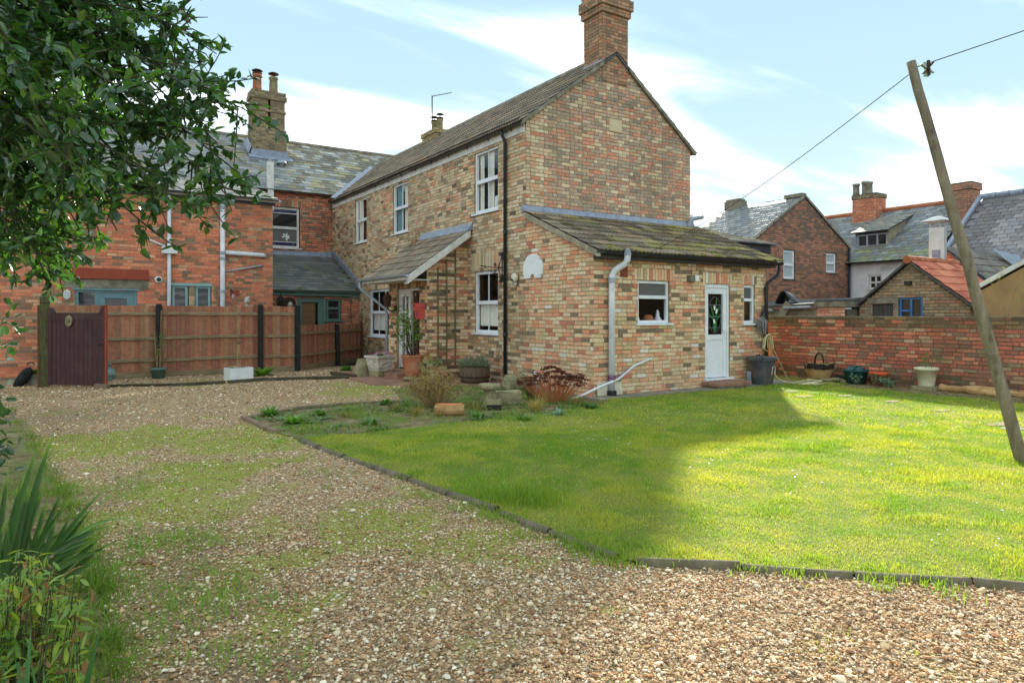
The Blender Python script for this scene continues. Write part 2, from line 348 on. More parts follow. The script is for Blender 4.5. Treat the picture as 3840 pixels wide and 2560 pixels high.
# ------------------------------------------------------------------ mesh building
class MB:
    def __init__(self): self.v = []; self.f = []; self.c = []; self.tint = (1, 1, 1, 1)
    def add(self, vs, fs):
        o = len(self.v); self.v.extend([tuple(p) for p in vs]); self.f.extend([tuple(i + o for i in f) for f in fs])
        self.c.extend([self.tint] * len(vs)); return self
    def box(self, c, s, rot=None, taper=1.0):
        hx, hy, hz = s[0] / 2, s[1] / 2, s[2] / 2; vs = []
        for z in (-1, 1):
            k = taper if z > 0 else 1.0
            for x, y in ((-1, -1), (1, -1), (1, 1), (-1, 1)):
                p = Vector((x * hx * k, y * hy * k, z * hz))
                if rot is not None: p = rot @ p
                vs.append(p + Vector(c))
        return self.add(vs, [(3, 2, 1, 0), (4, 5, 6, 7), (0, 1, 5, 4), (1, 2, 6, 5), (2, 3, 7, 6), (3, 0, 4, 7)])
    def bb(self, a, b):
        c = [(a[i] + b[i]) / 2 for i in range(3)]; s = [abs(a[i] - b[i]) for i in range(3)]
        return self.box(c, s)
    def bar(self, p0, p1, w, h, up=Vector((0, 0, 1))):
        p0 = Vector(p0); p1 = Vector(p1); d = (p1 - p0).normalized()
        if abs(d.dot(up)) > 0.98: up = Vector((0, 1, 0))
        s = d.cross(up).normalized(); u = s.cross(d).normalized(); vs = []
        for p in (p0, p1):
            for a, b in ((-1, -1), (1, -1), (1, 1), (-1, 1)): vs.append(p + s * (a * w / 2) + u * (b * h / 2))
        return self.add(vs, [(0, 1, 2, 3), (7, 6, 5, 4), (1, 0, 4, 5), (2, 1, 5, 6), (3, 2, 6, 7), (0, 3, 7, 4)])
    def tube(self, pts, r, seg=8, caps=True):
        pts = [Vector(p) for p in pts]; n = len(pts)
        rr = r if isinstance(r, (list, tuple)) else [r] * n
        t0 = (pts[1] - pts[0]).normalized()
        up = Vector((0, 0, 1)) if abs(t0.z) < 0.9 else Vector((1, 0, 0))
        s = t0.cross(up).normalized(); vs = []
        for i in range(n):
            t = (pts[min(i + 1, n - 1)] - pts[max(i - 1, 0)])
            t = t.normalized() if t.length > 1e-9 else t0
            s = (s - t * s.dot(t)); s = s.normalized() if s.length > 1e-6 else t.orthogonal().normalized()
            u = t.cross(s)
            for k in range(seg):
                a = 2 * math.pi * k / seg
                vs.append(pts[i] + s * (math.cos(a) * rr[i]) + u * (math.sin(a) * rr[i]))
        fs = []
        for i in range(n - 1):
            for k in range(seg):
                k2 = (k + 1) % seg; fs.append((i * seg + k, i * seg + k2, (i + 1) * seg + k2, (i + 1) * seg + k))
        if caps: fs.append(tuple(reversed(range(seg)))); fs.append(tuple((n - 1) * seg + k for k in range(seg)))
        return self.add(vs, fs)
    def lathe(self, prof, c=(0, 0, 0), seg=20, sq=0.0):
        vs = []; fs = []; n = len(prof)
        for r, z in prof:
            for k in range(seg):
                a = 2 * math.pi * k / seg; vs.append((c[0] + r * math.cos(a), c[1] + r * math.sin(a), c[2] + z))
        for i in range(n - 1):
            for k in range(seg):
                k2 = (k + 1) % seg; fs.append((i * seg + k, i * seg + k2, (i + 1) * seg + k2, (i + 1) * seg + k))
        fs.append(tuple(reversed(range(seg)))); fs.append(tuple((n - 1) * seg + k for k in range(seg)))
        return self.add(vs, fs)
    def prism(self, poly, d):
        """poly: list of 3D points, extruded by vector d"""
        n = len(poly); d = Vector(d); vs = [Vector(p) for p in poly] + [Vector(p) + d for p in poly]
        fs = [tuple(reversed(range(n))), tuple(range(n, 2 * n))] + [(i, (i + 1) % n, n + (i + 1) % n, n + i) for i in range(n)]
        return self.add(vs, fs)
    def quad(self, *p): return self.add(p, [tuple(range(len(p)))])
    def blob(self, c, r, seed=0, rough=0.25, seg=10, rings=7, flat=None):
        rg = random.Random(seed); vs = []; fs = []; off = Vector((seed * 3.7, seed * 1.3, seed * 7.1))
        for i in range(rings + 1):
            th = math.pi * i / rings
            for k in range(seg):
                ph = 2 * math.pi * k / seg
                d = Vector((math.sin(th) * math.cos(ph), math.sin(th) * math.sin(ph), math.cos(th)))
                q = 1 + rough * mnoise.noise(d * 1.7 + off) * 1.6 + rough * 0.5 * mnoise.noise(d * 4.3 + off)
                p = Vector((d.x * r[0], d.y * r[1], d.z * r[2])) * q
                vs.append(p + Vector(c))
        for i in range(rings):
            for k in range(seg):
                k2 = (k + 1) % seg; fs.append((i * seg + k, (i + 1) * seg + k, (i + 1) * seg + k2, i * seg + k2))
        return self.add(vs, fs)
    def mesh(self, name, m=None, smooth=False, tint=False):
        me = bpy.data.meshes.new(name); me.from_pydata(self.v, [], self.f)
        if tint or any(c != (1, 1, 1, 1) for c in self.c):
            a = me.color_attributes.new('tint', 'FLOAT_COLOR', 'POINT')
            a.data.foreach_set('color', np.array(self.c, dtype=np.float32).ravel())
        if m: me.materials.append(M[m])
        if smooth: me.polygons.foreach_set('use_smooth', [True] * len(me.polygons))
        me.update(); return me
    def build(self, name, m, parent=None, smooth=False, tint=False, **kw):
        leafy = m in LEAFY
        ob = bpy.data.objects.new(name, self.mesh(name, m, smooth, tint or leafy)); COL.objects.link(ob)
        if parent is not None: ob.parent = parent
        for k, v in kw.items(): ob[k] = v
        return ob
LEAFY = {'holly_leaf', 'leaf_green', 'leaf_grey', 'leaf_dry', 'sedum_head', 'iris_leaf', 'grass_blade', 'petal_pink'}

def thing(name, label, cat, loc=(0, 0, 0), rz=0.0, group=None):
    o = bpy.data.objects.new(name, None); COL.objects.link(o)
    o.empty_display_size = 0.2; o.location = loc; o.rotation_euler = (0, 0, rz)
    o['label'] = label; o['category'] = cat
    if group: o['group'] = group
    return o
def tag(o, label, cat, group=None):
    o['label'] = label; o['category'] = cat
    if group: o['group'] = group
    return o
def struct(o): o['kind'] = 'structure'; return o
def stuff(o, label=None, cat=None):
    o['kind'] = 'stuff'
    if label: o['label'] = label
    if cat: o['category'] = cat
    return o
def link_piece(name, me, parent, mw, color=None):
    o = bpy.data.objects.new(name, me); COL.objects.link(o); o.parent = parent
    o.matrix_local = mw
    if color: o.color = color
    return o
# ------------------------------------------------------------------ walls of bricks, roofs of tiles
Z3 = Vector((0, 0, 1))
class Fr:
    """a wall plane: s along it, d out of it, z up"""
    def __init__(self, O, S, N): self.O = Vector(O); self.S = Vector(S).normalized(); self.N = Vector(N).normalized()
    def p(self, s, d, z): return self.O + self.S * s + self.N * d + Z3 * z
    def box(self, mb, s0, s1, d0, d1, z0, z1):
        vs = [self.p(s, d, z) for z in (z0, z1) for s, d in ((s0, d0), (s1, d0), (s1, d1), (s0, d1))]
        fs = [(3, 2, 1, 0), (4, 5, 6, 7), (0, 1, 5, 4), (1, 2, 6, 5), (2, 3, 7, 6), (3, 0, 4, 7)]
        if self.S.cross(self.N).z < 0: fs = [tuple(reversed(f)) for f in fs]
        return mb.add(vs, fs)

def wpart(ob, root):
    ob.parent = root
    ob.matrix_parent_inverse = Matrix.Translation(-Vector(root.location))
    return ob
def WB(mb, name, m, root, smooth=False, **kw):
    return wpart(mb.build(name, m, None, smooth, **kw), root)

def pick(rg, pal):
    t = rg.random() * sum(w for _, w in pal)
    for c, w in pal:
        t -= w
        if t <= 0: break
    k = rg.uniform(0.88, 1.12) * 1.42; j = rg.uniform(-0.04, 0.04)
    q = [c[0] * k * 1.06 * (1 + j), c[1] * k * 1.0, c[2] * k * .93 * (1 - j)]; l_ = sum(q) / 3; q = [v + (l_ - v) * .16 for v in q]; m_ = max(q)
    if m_ > .78: q = [v * .78 / m_ for v in q]
    return (q[0], q[1], q[2], 1)

UNIT = {}
def unit_brick(m, i):
    key = (m, i)
    if key not in UNIT:
        rg = random.Random(i * 17 + 3); mb = MB(); vs = []
        for z in (-.5, .5):
            for x, y in ((-.5, -.5), (.5, -.5), (.5, .5), (-.5, .5)):
                vs.append((x + rg.uniform(-.012, .012), y + (rg.uniform(-.07, .07) if y < 0 else 0), z + rg.uniform(-.05, .05)))
        mb.add(vs, [(4, 5, 6, 7), (3, 2, 1, 0), (0, 1, 5, 4), (1, 2, 6, 5), (3, 0, 4, 7)])
        UNIT[key] = mb.mesh('brick', m + '_piece')
    return UNIT[key]

class Brickwork:
    def __init__(self, root, seed=1, budget=300):
        self.root = root; self.items = []; self.rg = random.Random(seed); self.budget = budget
    def put(self, c, Sx, N, ln, h, col, part, m, up=None):
        self.items.append((Vector(c), Vector(Sx), Vector(N), ln, h, col, part, m))
    def wall(self, name, fr, L, z0, top, openings=(), pal=None, m='brick_buff', mortar='mortar', bond='mix', row=0.075,
             bl=0.225, s0=0.0, proud=0.009, soldiers=(), reveal=0.11, edge=0.012):
        """top: [(s, z), ...] polyline; openings and soldiers: (s0, s1, z0, z1)"""
        rg = self.rg
        def T(s):
            for (a, za), (b, zb) in zip(top[:-1], top[1:]):
                if a <= s <= b: return za + (zb - za) * (s - a) / max(1e-6, b - a)
            return top[0][1] if s < top[0][0] else top[-1][1]
        # backing of mortar with the openings left out
        mb = MB()
        bs = sorted(set([s0, L] + [q for o in openings for q in o[:2] if s0 < q < L] + [a for a, _ in top if s0 < a < L]))
        for a, b in zip(bs[:-1], bs[1:]):
            mid = (a + b) / 2
            ops = sorted([(o[2], o[3]) for o in openings if o[0] <= mid <= o[1]])
            z = z0
            for lo, hi in ops + [(None, None)]:
                if lo is None:
                    ta, tb = T(a + 1e-5), T(b - 1e-5)
                    if max(ta, tb) > z: mb.quad(fr.p(a, 0, z), fr.p(b, 0, z), fr.p(b, 0, max(z, tb)), fr.p(a, 0, max(z, ta)))
                else:
                    if lo > z: mb.quad(fr.p(a, 0, z), fr.p(b, 0, z), fr.p(b, 0, lo), fr.p(a, 0, lo))
                    z = max(z, hi)
        for o in openings:
            a, b, lo, hi = o[:4]; r = -reveal; e = 0.004
            mb.quad(fr.p(a, e, lo), fr.p(a, r, lo), fr.p(a, r, hi), fr.p(a, e, hi))
            mb.quad(fr.p(b, e, lo), fr.p(b, r, lo), fr.p(b, r, hi), fr.p(b, e, hi))
            mb.quad(fr.p(a, e, hi), fr.p(b, e, hi), fr.p(b, r, hi), fr.p(a, r, hi))
            mb.quad(fr.p(a, e, lo), fr.p(b, e, lo), fr.p(b, r, lo), fr.p(a, r, lo))
        part = WB(mb, name, mortar, self.root)
        Sx = (-fr.N).cross(Z3)
        zmax = max(z for _, z in top); n = int((zmax - z0) / row) + 1
        cuts = list(openings) + list(soldiers)
        for i in range(n):
            zc = z0 + (i + 0.5) * row
            ss = [s0 + (L - s0) * k / 300 for k in range(301)]
            ok = [s for s in ss if T(s) > zc + row * 0.35]
            if not ok: continue
            ivs = [(min(ok), max(ok))]
            for o in cuts:
                if o[2] < zc < o[3]:
                    nv = []
                    for a, b in ivs:
                        if o[1] <= a or o[0] >= b: nv.append((a, b)); continue
                        if o[0] > a: nv.append((a, o[0]))
                        if o[1] < b: nv.append((o[1], b))
                    ivs = nv
            s = s0 - (bl / 2 if i % 2 else 0) - (rg.uniform(0, 0.03)); k = i
            while s < L:
                if bond == 'stretcher': ln = bl
                elif bond == 'flemish': ln = bl if k % 2 else bl / 2
                else: ln = bl if rg.random() < 0.78 else bl / 2
                ln *= rg.uniform(0.96, 1.04); k += 1
                for a, b in ivs:
                    x0 = max(s + edge / 2, a); x1 = min(s + ln - edge / 2, b)
                    if x1 - x0 > 0.035:
                        sc = (x0 + x1) / 2
                        r = pal(sc, zc, rg); col, mm = r if isinstance(r[1], str) else (r, m)
                        self.put(fr.p(sc, proud - 0.015 + rg.uniform(-.003, .003), zc + rg.uniform(-.003, .003)), Sx, fr.N, x1 - x0,
                                 (row - edge) * rg.uniform(0.96, 1.03), col, part, mm)
                s += ln
        for o in soldiers:
            a, b, lo, hi = o; k = max(1, int((b - a) / row)); w = (b - a) / k
            for j in range(k):
                sc = a + (j + .5) * w; r = pal(sc, (lo + hi) / 2, rg); col, mm = r if isinstance(r[1], str) else (r, m)
                self.put(fr.p(sc, proud - 0.015 + rg.uniform(-.003, .003), (lo + hi) / 2), Sx, fr.N, w - edge, hi - lo - edge * 0.6, col, part, mm)
        return part
    def ring(self, name, x0, x1, y0, y1, z0, z1, pal, m, mortar, row=0.075, proud=0.009, cap=True):
        """a brick stack, all four sides"""
        mb = MB(); mb.bb((x0, y0, z0), (x1, y1, z1)); part = WB(mb, name, mortar, self.root)
        for fr, L in ((Fr((x0, y0, 0), (1, 0, 0), (0, -1, 0)), x1 - x0), (Fr((x0, y0, 0), (0, 1, 0), (-1, 0, 0)), y1 - y0),
                      (Fr((x1, y0, 0), (0, 1, 0), (1, 0, 0)), y1 - y0), (Fr((x0, y1, 0), (1, 0, 0), (0, 1, 0)), x1 - x0)):
            Sx = (-fr.N).cross(Z3)
            for i in range(int((z1 - z0) / row + 0.01)):
                s = -0.1125 if i % 2 else 0.0; k = i
                while s < L:
                    ln = 0.225 if k % 2 else 0.1125; k += 1
                    a, b = max(0, s + .006), min(L, s + ln - .006)
                    if b - a > .03:
                        self.put(fr.p((a + b) / 2, proud - .015, z0 + (i + .5) * row), Sx, fr.N, b - a, row - .012, pick(self.rg, pal), part, m)
                    s += ln
        return part
    def finish(self, mass='brickwork'):
        def score(it):
            d = it[0] - CAM
            f = -d.normalized().dot(it[2])
            dep = d.dot(FW); px = 1920 + 2560 * d.dot(RT) / max(dep, .1); py = 1178 - 2560 * d.z / max(dep, .1)
            inside = dep > 0 and 0 < px < 3840 and 0 < py < 2560
            return (0 if (inside and f > 0.05) else 1000) + d.length / math.sqrt(max(it[3], .05) * max(f, 0.05))
        self.items.sort(key=score)
        for k, (c, Sx, N, ln, h, col, part, m) in enumerate(self.items[:self.budget]):
            mw = Matrix(((Sx.x * ln, -N.x * .03, 0, c.x), (Sx.y * ln, -N.y * .03, 0, c.y), (0, 0, h, c.z), (0, 0, 0, 1)))
            link_piece('brick', unit_brick(m, k % 8), part, mw, col)
        rest = self.items[self.budget:]
        if not rest: return
        ms = sorted(set(i[7] for i in rest)); n = len(rest); rg = np.random.default_rng(5)
        C = np.array([i[0] for i in rest]); S = np.array([i[1] for i in rest]); N = np.array([i[2] for i in rest])
        ln = np.array([i[3] for i in rest])[:, None]; h = np.array([i[4] for i in rest])[:, None]
        V = np.zeros((n, 8, 3)); q = 0
        for z in (-.5, .5):
            for x, y in ((-.5, -.5), (.5, -.5), (.5, .5), (-.5, .5)):
                jit = rg.uniform(-1, 1, (n, 3))
                V[:, q] = C + S * ln * (x + 0.012 * jit[:, :1]) - N * 0.03 * (y + (0.07 * jit[:, 1:2] if y < 0 else 0)) + np.array([[0, 0, 1]]) * h * (z + 0.05 * jit[:, 2:])
                q += 1
        base = np.array([(4, 5, 6, 7), (3, 2, 1, 0), (0, 1, 5, 4), (1, 2, 6, 5), (3, 0, 4, 7)])
        F = (base[None] + (np.arange(n) * 8)[:, None, None]).reshape(-1, 4)
        colr = np.repeat(np.array([i[5] for i in rest], dtype=np.float32), 8, axis=0)
        mi = np.repeat(np.array([ms.index(i[7]) for i in rest]), 5)
        ob = np_mesh(mass, V.reshape(-1, 3), F, colr, ms, mi)
        ob['kind'] = 'stuff'; wpart(ob, self.root)

def np_mesh(name, V, F, colr=None, mats=(), mi=None, smooth=False):
    me = bpy.data.meshes.new(name); k = F.shape[1]
    me.vertices.add(len(V)); me.vertices.foreach_set('co', np.asarray(V, dtype=np.float32).ravel())
    me.loops.add(F.size); me.loops.foreach_set('vertex_index', F.astype(np.int32).ravel())
    me.polygons.add(len(F)); me.polygons.foreach_set('loop_start', np.arange(0, F.size, k, dtype=np.int32))
    try: me.polygons.foreach_set('loop_total', np.full(len(F), k, dtype=np.int32))
    except Exception: pass
    if mi is not None: me.polygons.foreach_set('material_index', mi.astype(np.int32))
    if smooth: me.polygons.foreach_set('use_smooth', np.ones(len(F), dtype=bool))
    if colr is not None:
        a = me.color_attributes.new('tint', 'FLOAT_COLOR', 'POINT'); a.data.foreach_set('color', np.asarray(colr, dtype=np.float32).ravel())
    for m in mats: me.materials.append(M[m])
    me.update(calc_edges=True); me.validate()
    if not smooth: me.shade_flat()
    ob = bpy.data.objects.new(name, me); COL.objects.link(ob); return ob

def ribbed_tile(m, w=0.30, ln=0.37, ribs=3, amp=0.02, t=0.026, tail=0.03):
    mb = MB(); n = ribs * 2 + 1; top0 = []; top1 = []; bot = []
    for j in range(n):
        x = -w / 2 + w * j / (n - 1); z = amp if j % 2 else 0.0
        top0.append((x, 0, tail + z)); top1.append((x, ln, 0.004 + z)); bot.append((x, 0.004, tail + z - t))
    fs = [(j, j + 1, n + j + 1, n + j) for j in range(n - 1)] + [(2 * n + j, 2 * n + j + 1, j + 1, j) for j in range(n - 1)]
    mb.add(top0 + top1 + bot, fs)
    return mb
def slate_tile(w=0.25, ln=0.36, t=0.007, tail=0.016, rag=0.006, seed=0):
    rg = random.Random(seed); mb = MB(); a = w / 2 - 0.002
    r = [rg.uniform(-rag, rag) for _ in range(3)]
    top = [(-a, r[0], tail), (0, r[1], tail), (a, r[2], tail), (a, ln, .002), (-a, ln, .002)]
    bot = [(-a, r[0], tail - t), (0, r[1], tail - t), (a, r[2], tail - t)]
    mb.add(top + bot, [(0, 1, 2, 3, 4), (5, 6, 1, 0), (6, 7, 2, 1), (7, 3, 2), (5, 0, 4)])
    return mb

class Roofing:
    def __init__(self, root, seed=1, budget=300): self.root = root; self.items = []; self.rg = random.Random(seed); self.budget = budget
    def slope(self, name, O, U, V, width, length, variants, piece_mats, tw, gauge, pal, under='roof_felt', stagger=False, inside=None,
              poly=None, piece='tile', jit=0.004, sag=None):
        O = Vector(O); U = Vector(U).normalized(); V = Vector(V).normalized(); W = U.cross(V).normalized()
        mb = MB(); pl = poly or [(0, 0), (width, 0), (width, length), (0, length)]
        mb.prism([O + U * u + V * v for u, v in pl], W * -0.05)
        part = WB(mb, name, under, self.root); rg = self.rg
        rows = int(math.ceil(length / gauge))
        for i in range(rows):
            v = min(i * gauge - 0.03, length - 0.345)
            if i and v - prev < 0.06: continue
            prev = v
            off = (tw / 2 if (stagger and i % 2) else 0.0)
            k = int(math.ceil((width + tw) / tw))
            for j in range(-1, k + 1):
                u = j * tw + off + tw / 2
                if u < tw * 0.3 or u > width - tw * 0.3: continue
                if inside and not inside(u, v + gauge / 2): continue
                c = O + U * u + V * v + W * (0.004 + rg.uniform(0, jit))
                if sag: c = c + Vector((0, 0, sag(u, v)))
                a = rg.uniform(-0.012, 0.012); U2 = (U + V * a).normalized(); V2 = (V - U * a).normalized()
                self.items.append((c, U2, V2, U2.cross(V2), pick(rg, pal(u, v, rg) if callable(pal) else pal), part, rg.randrange(len(variants)), variants, piece_mats, piece))
        return part
    def finish(self, mass='roof_tiles'):
        def score(it):
            d = it[0] - CAM; dep = d.dot(FW); px = 1920 + 2560 * d.dot(RT) / max(dep, .1); py = 1178 - 2560 * d.z / max(dep, .1)
            f = abs(d.normalized().dot(it[3])); ins = dep > 0 and 0 < px < 3840 and 0 < py < 2560 and -d.normalized().dot(it[3]) > 0
            return (0 if ins else 1000) + d.length / math.sqrt(max(f, .03))
        self.items.sort(key=score)
        cache = {}
        for c, U, V, W, col, part, vi, variants, pm, piece in self.items[:self.budget]:
            key = (id(variants), vi)
            if key not in cache: cache[key] = variants[vi].mesh(piece, pm + '_piece')
            link_piece(piece, cache[key], part, Matrix(((U.x, V.x, W.x, c.x), (U.y, V.y, W.y, c.y), (U.z, V.z, W.z, c.z), (0, 0, 0, 1))), col)
        rest = self.items[self.budget:]
        if not rest: return
        mb = MB(); ms = []
        for c, U, V, W, col, part, vi, variants, pm, piece in rest:
            mb.tint = col
            t = variants[vi]
            mb.add([c + U * x + V * y + W * z for x, y, z in t.v], t.f)
        ob = WB(mb, mass, rest[0][8], self.root, tint=True); ob['kind'] = 'stuff'

# ------------------------------------------------------------------ windows
def curtain(fr, mb, s0, s1, d, z0, z1, folds=9, amp=0.02, scallop=0.0):
    n = folds * 4; top = []; bot = []
    for i in range(n + 1):
        s = s0 + (s1 - s0) * i / n; w = math.sin(i * math.pi / 2) * amp
        top.append(fr.p(s, d + w * 0.7, z1)); bot.append(fr.p(s, d + w, z0 + scallop * abs(math.sin(i * math.pi / 4))))
    vs = top + bot; n1 = n + 1
    mb.add(vs, [(i, i + 1, n1 + i + 1, n1 + i) for i in range(n)])
def window(root, fr, s0, s1, z0, z1, mf='upvc', frame=0.055, transoms=(), mull=(), bars=(), rec=0.05, sill=True, pane='glass', sillm=None,
           proud_frames=True, curtains=(), sill_out=0.06, depth=0.06, head=0.0):
    """frame part; panes, sill, glazing bars and curtains are its pieces"""
    mb = MB(); d1 = -rec; d0 = -rec - depth; f = frame
    fr.box(mb, s0, s0 + f, d0, d1, z0, z1); fr.box(mb, s1 - f, s1, d0, d1, z0, z1)
    fr.box(mb, s0 + f, s1 - f, d0, d1 - .001, z0, z0 + f); fr.box(mb, s0 + f, s1 - f, d0, d1 - .001, z1 - f - head, z1)
    zs = [z0 + f] + sorted(transoms) + [z1 - f - head]; cells = []
    for t in transoms: fr.box(mb, s0 + f, s1 - f, d0, d1 + .012, t - f * .62, t + f * .62)
    for mu in mull: fr.box(mb, mu - f * .5, mu + f * .5, d0, d1 - .002, z0 + f, z1 - f - head)
    ob = WB(mb, 'window', mf, root)
    xs = [s0 + f] + sorted(mull) + [s1 - f]
    for i in range(len(zs) - 1):
        for j in range(len(xs) - 1):
            a, b = xs[j], xs[j + 1]; lo, hi = zs[i], zs[i + 1]
            p = MB(); dm = -rec - depth * .6
            p.quad(fr.p(a, dm, lo), fr.p(b, dm, lo), fr.p(b, dm, hi), fr.p(a, dm, hi))
            pm = pane[i] if isinstance(pane, (list, tuple)) else pane
            p.build('pane', pm, ob)
    for bset in bars:   # (s, zlo, zhi)
        b = MB(); fr.box(b, bset[0] - .011, bset[0] + .011, -rec - depth * .75, -rec - depth * .4, bset[1], bset[2]); b.build('glazing_bar', mf, ob)
    if sill:
        b = MB(); fr.box(b, s0 - .07, s1 + .07, -rec - .02, sill_out, z0 - .04, z0 - .002); b.build('sill', sillm or mf, ob)
    for (a, b, lo, hi, cm, fol, sc) in curtains:
        c = MB(); curtain(fr, c, a, b, -rec - depth - .035, lo, hi, fol, .016, sc); c.build('curtain', cm, ob, smooth=True)
    return ob

def pipe(root, name, pts, r, m, seg=10, collars=(), cm=None):
    mb = MB(); mb.tube(pts, r, seg); ob = WB(mb, name, m, root, smooth=True)
    for c in collars:
        q = MB(); q.tube([Vector(c) + Vector((0, 0, -.04)), Vector(c) + Vector((0, 0, .04))], r * 1.22, seg); q.build('collar', cm or m, ob, smooth=False)
    return ob
def gutter(root, name, p0, p1, r, m, out):
    """half-round channel"""
    p0 = Vector(p0); p1 = Vector(p1); d = (p1 - p0).normalized(); out = Vector(out).normalized(); mb = MB(); n = 7; vs = []
    for p in (p0, p1):
        for rr in (r, r * .86):
            for k in range(n):
                a = math.pi * k / (n - 1); vs.append(p + out * (-math.cos(a) * rr) - Z3 * (math.sin(a) * rr))
    fs = []
    for k in range(n - 1):
        fs.append((k, k + 1, 2 * n + k + 1, 2 * n + k)); fs.append((n + k, 3 * n + k, 3 * n + k + 1, n + k + 1))
        fs.append((k, n + k, n + k + 1, k + 1)); fs.append((2 * n + k, 2 * n + k + 1, 3 * n + k + 1, 3 * n + k))
    fs += [(0, 2 * n, 3 * n, n), (n - 1, 2 * n - 1, 4 * n - 1, 3 * n - 1)]
    mb.add(vs, fs); return WB(mb, name, m, root)
# ------------------------------------------------------------------ the cottage
P_LEAN = [(rgb(218, 196, 158), 22), (rgb(220, 180, 140), 24), (rgb(216, 158, 118), 18), (rgb(208, 134, 94), 9), (rgb(170, 142, 108), 9),
          (rgb(116, 104, 86), 5), (rgb(184, 164, 120), 11), (rgb(230, 224, 214), 4), (rgb(172, 104, 80), 4)]
P_OLD = [(rgb(182, 164, 130), 24), (rgb(194, 176, 146), 18), (rgb(166, 148, 116), 16), (rgb(196, 150, 114), 14), (rgb(150, 134, 108), 10),
         (rgb(126, 114, 94), 4), (rgb(206, 190, 156), 10), (rgb(190, 120, 86), 6)]
P_OLDD = [(rgb(146, 122, 90), 20), (rgb(118, 100, 78), 16), (rgb(166, 136, 96), 16), (rgb(180, 120, 82), 12), (rgb(96, 84, 70), 9), (rgb(190, 158, 114), 12)]
P_GAB = [(rgb(164, 142, 118), 20), (rgb(152, 136, 118), 18), (rgb(174, 132, 108), 18), (rgb(178, 120, 94), 11), (rgb(188, 168, 134), 12),
         (rgb(136, 124, 108), 10), (rgb(196, 130, 98), 6)]
P_RED = [(rgb(200, 116, 78), 22), (rgb(186, 100, 68), 22), (rgb(168, 102, 76), 18), (rgb(138, 98, 76), 10), (rgb(120, 98, 80), 7), (rgb(216, 134, 92), 12), (rgb(188, 142, 106), 6)]
P_GARD = [(rgb(176, 92, 66), 20), (rgb(158, 82, 62), 20), (rgb(142, 88, 70), 16), (rgb(124, 92, 72), 12), (rgb(186, 112, 80), 12), (rgb(164, 130, 100), 8), (rgb(134, 114, 84), 10)]
P_TILE = [(rgb(110, 100, 86), 20), (rgb(96, 88, 76), 18), (rgb(122, 110, 92), 12), (rgb(128, 108, 84), 8)]
P_TILEM = [(rgb(98, 84, 66), 16), (rgb(84, 74, 60), 14), (rgb(112, 108, 62), 14), (rgb(128, 118, 66), 8)]
P_SLATE = [(rgb(112, 118, 122), 20), (rgb(98, 104, 108), 18), (rgb(124, 128, 128), 14), (rgb(88, 92, 94), 10), (rgb(136, 134, 124), 6)]

cot = thing('brick_cottage', 'two storey buff brick cottage with sash style windows, tall gable chimney and side extension', 'house', (0, 0, 0))
BW = Brickwork(cot, 3); RF = Roofing(cot, 4)
WEST = Fr((0, 0, 0), (0, 1, 0), (-1, 0, 0))
FRONT = Fr((0, 0, 0), (1, 0, 0), (0, -1, 0))
GAB = Fr((0, 2.12, 0), (1, 0, 0), (0, -1, 0))
YB = 2.12; HW = 4.75; YE = 14.18

UPZ = (3.69, 5.13); LOZ = (1.01, 2.43)
w_up = [(3.18, 4.22), (7.82, 8.86), (10.88, 11.92)]
ops = [(a, b) + UPZ for a, b in w_up] + [(3.18, 4.2) + LOZ, (8.5, 10.68, 0.77, 2.21), (5.0, 6.2, 0.15, 2.1)]
sold = [(3.1, 4.3, 2.43, 2.86), (8.42, 10.76, 2.21, 2.46)]
def pal_west(s, z, rg):
    if s < 2.12 + (0.06 if int(z / .075) % 2 else -0.08) and z < 3.6: return pick(rg, P_LEAN), 'brick_buff'
    dk = 0.10
    if z < 2.3 and 2.1 < s < 4.6: dk = 0.55
    if z < 1.4 and s > 6: dk = 0.6
    if s > 12.6: dk = 0.35
    return pick(rg, P_OLDD if rg.random() < dk else P_OLD), 'brick_old'
BW.wall('wall', WEST, YE, 0.0, [(0, 2.58), (2.12, 3.47), (2.1201, 5.30), (YE, 5.30)], ops, pal_west, 'brick_old', soldiers=sold, bond='mix', edge=0.013)
f_ops = [(1.04, 1.865, 1.265, 2.10), (2.85, 3.59, 0.15, 2.08), (4.02, 4.39, 1.245, 2.08)]
f_sold = [(0.96, 1.94, 2.10, 2.32), (2.78, 3.66, 2.08, 2.30), (3.97, 4.44, 2.08, 2.28)]
BW.wall('wall', FRONT, 4.74, 0.0, [(0, 2.52), (4.74, 2.52)], f_ops, lambda s, z, rg: pick(rg, P_LEAN if rg.random() < (.9 if z < 2.25 else .55) else P_OLDD), 'brick_buff', soldiers=f_sold, bond='mix')
BW.wall('wall', GAB, HW, 3.3, [(0, 5.40), (2.375, 7.18), (4.75, 5.40)], [], lambda s, z, rg: (pick(rg, P_OLD if (s < 0.5 or rg.random() < .12) else P_GAB), 'brick_old'), 'brick_old', bond='flemish', edge=0.013)
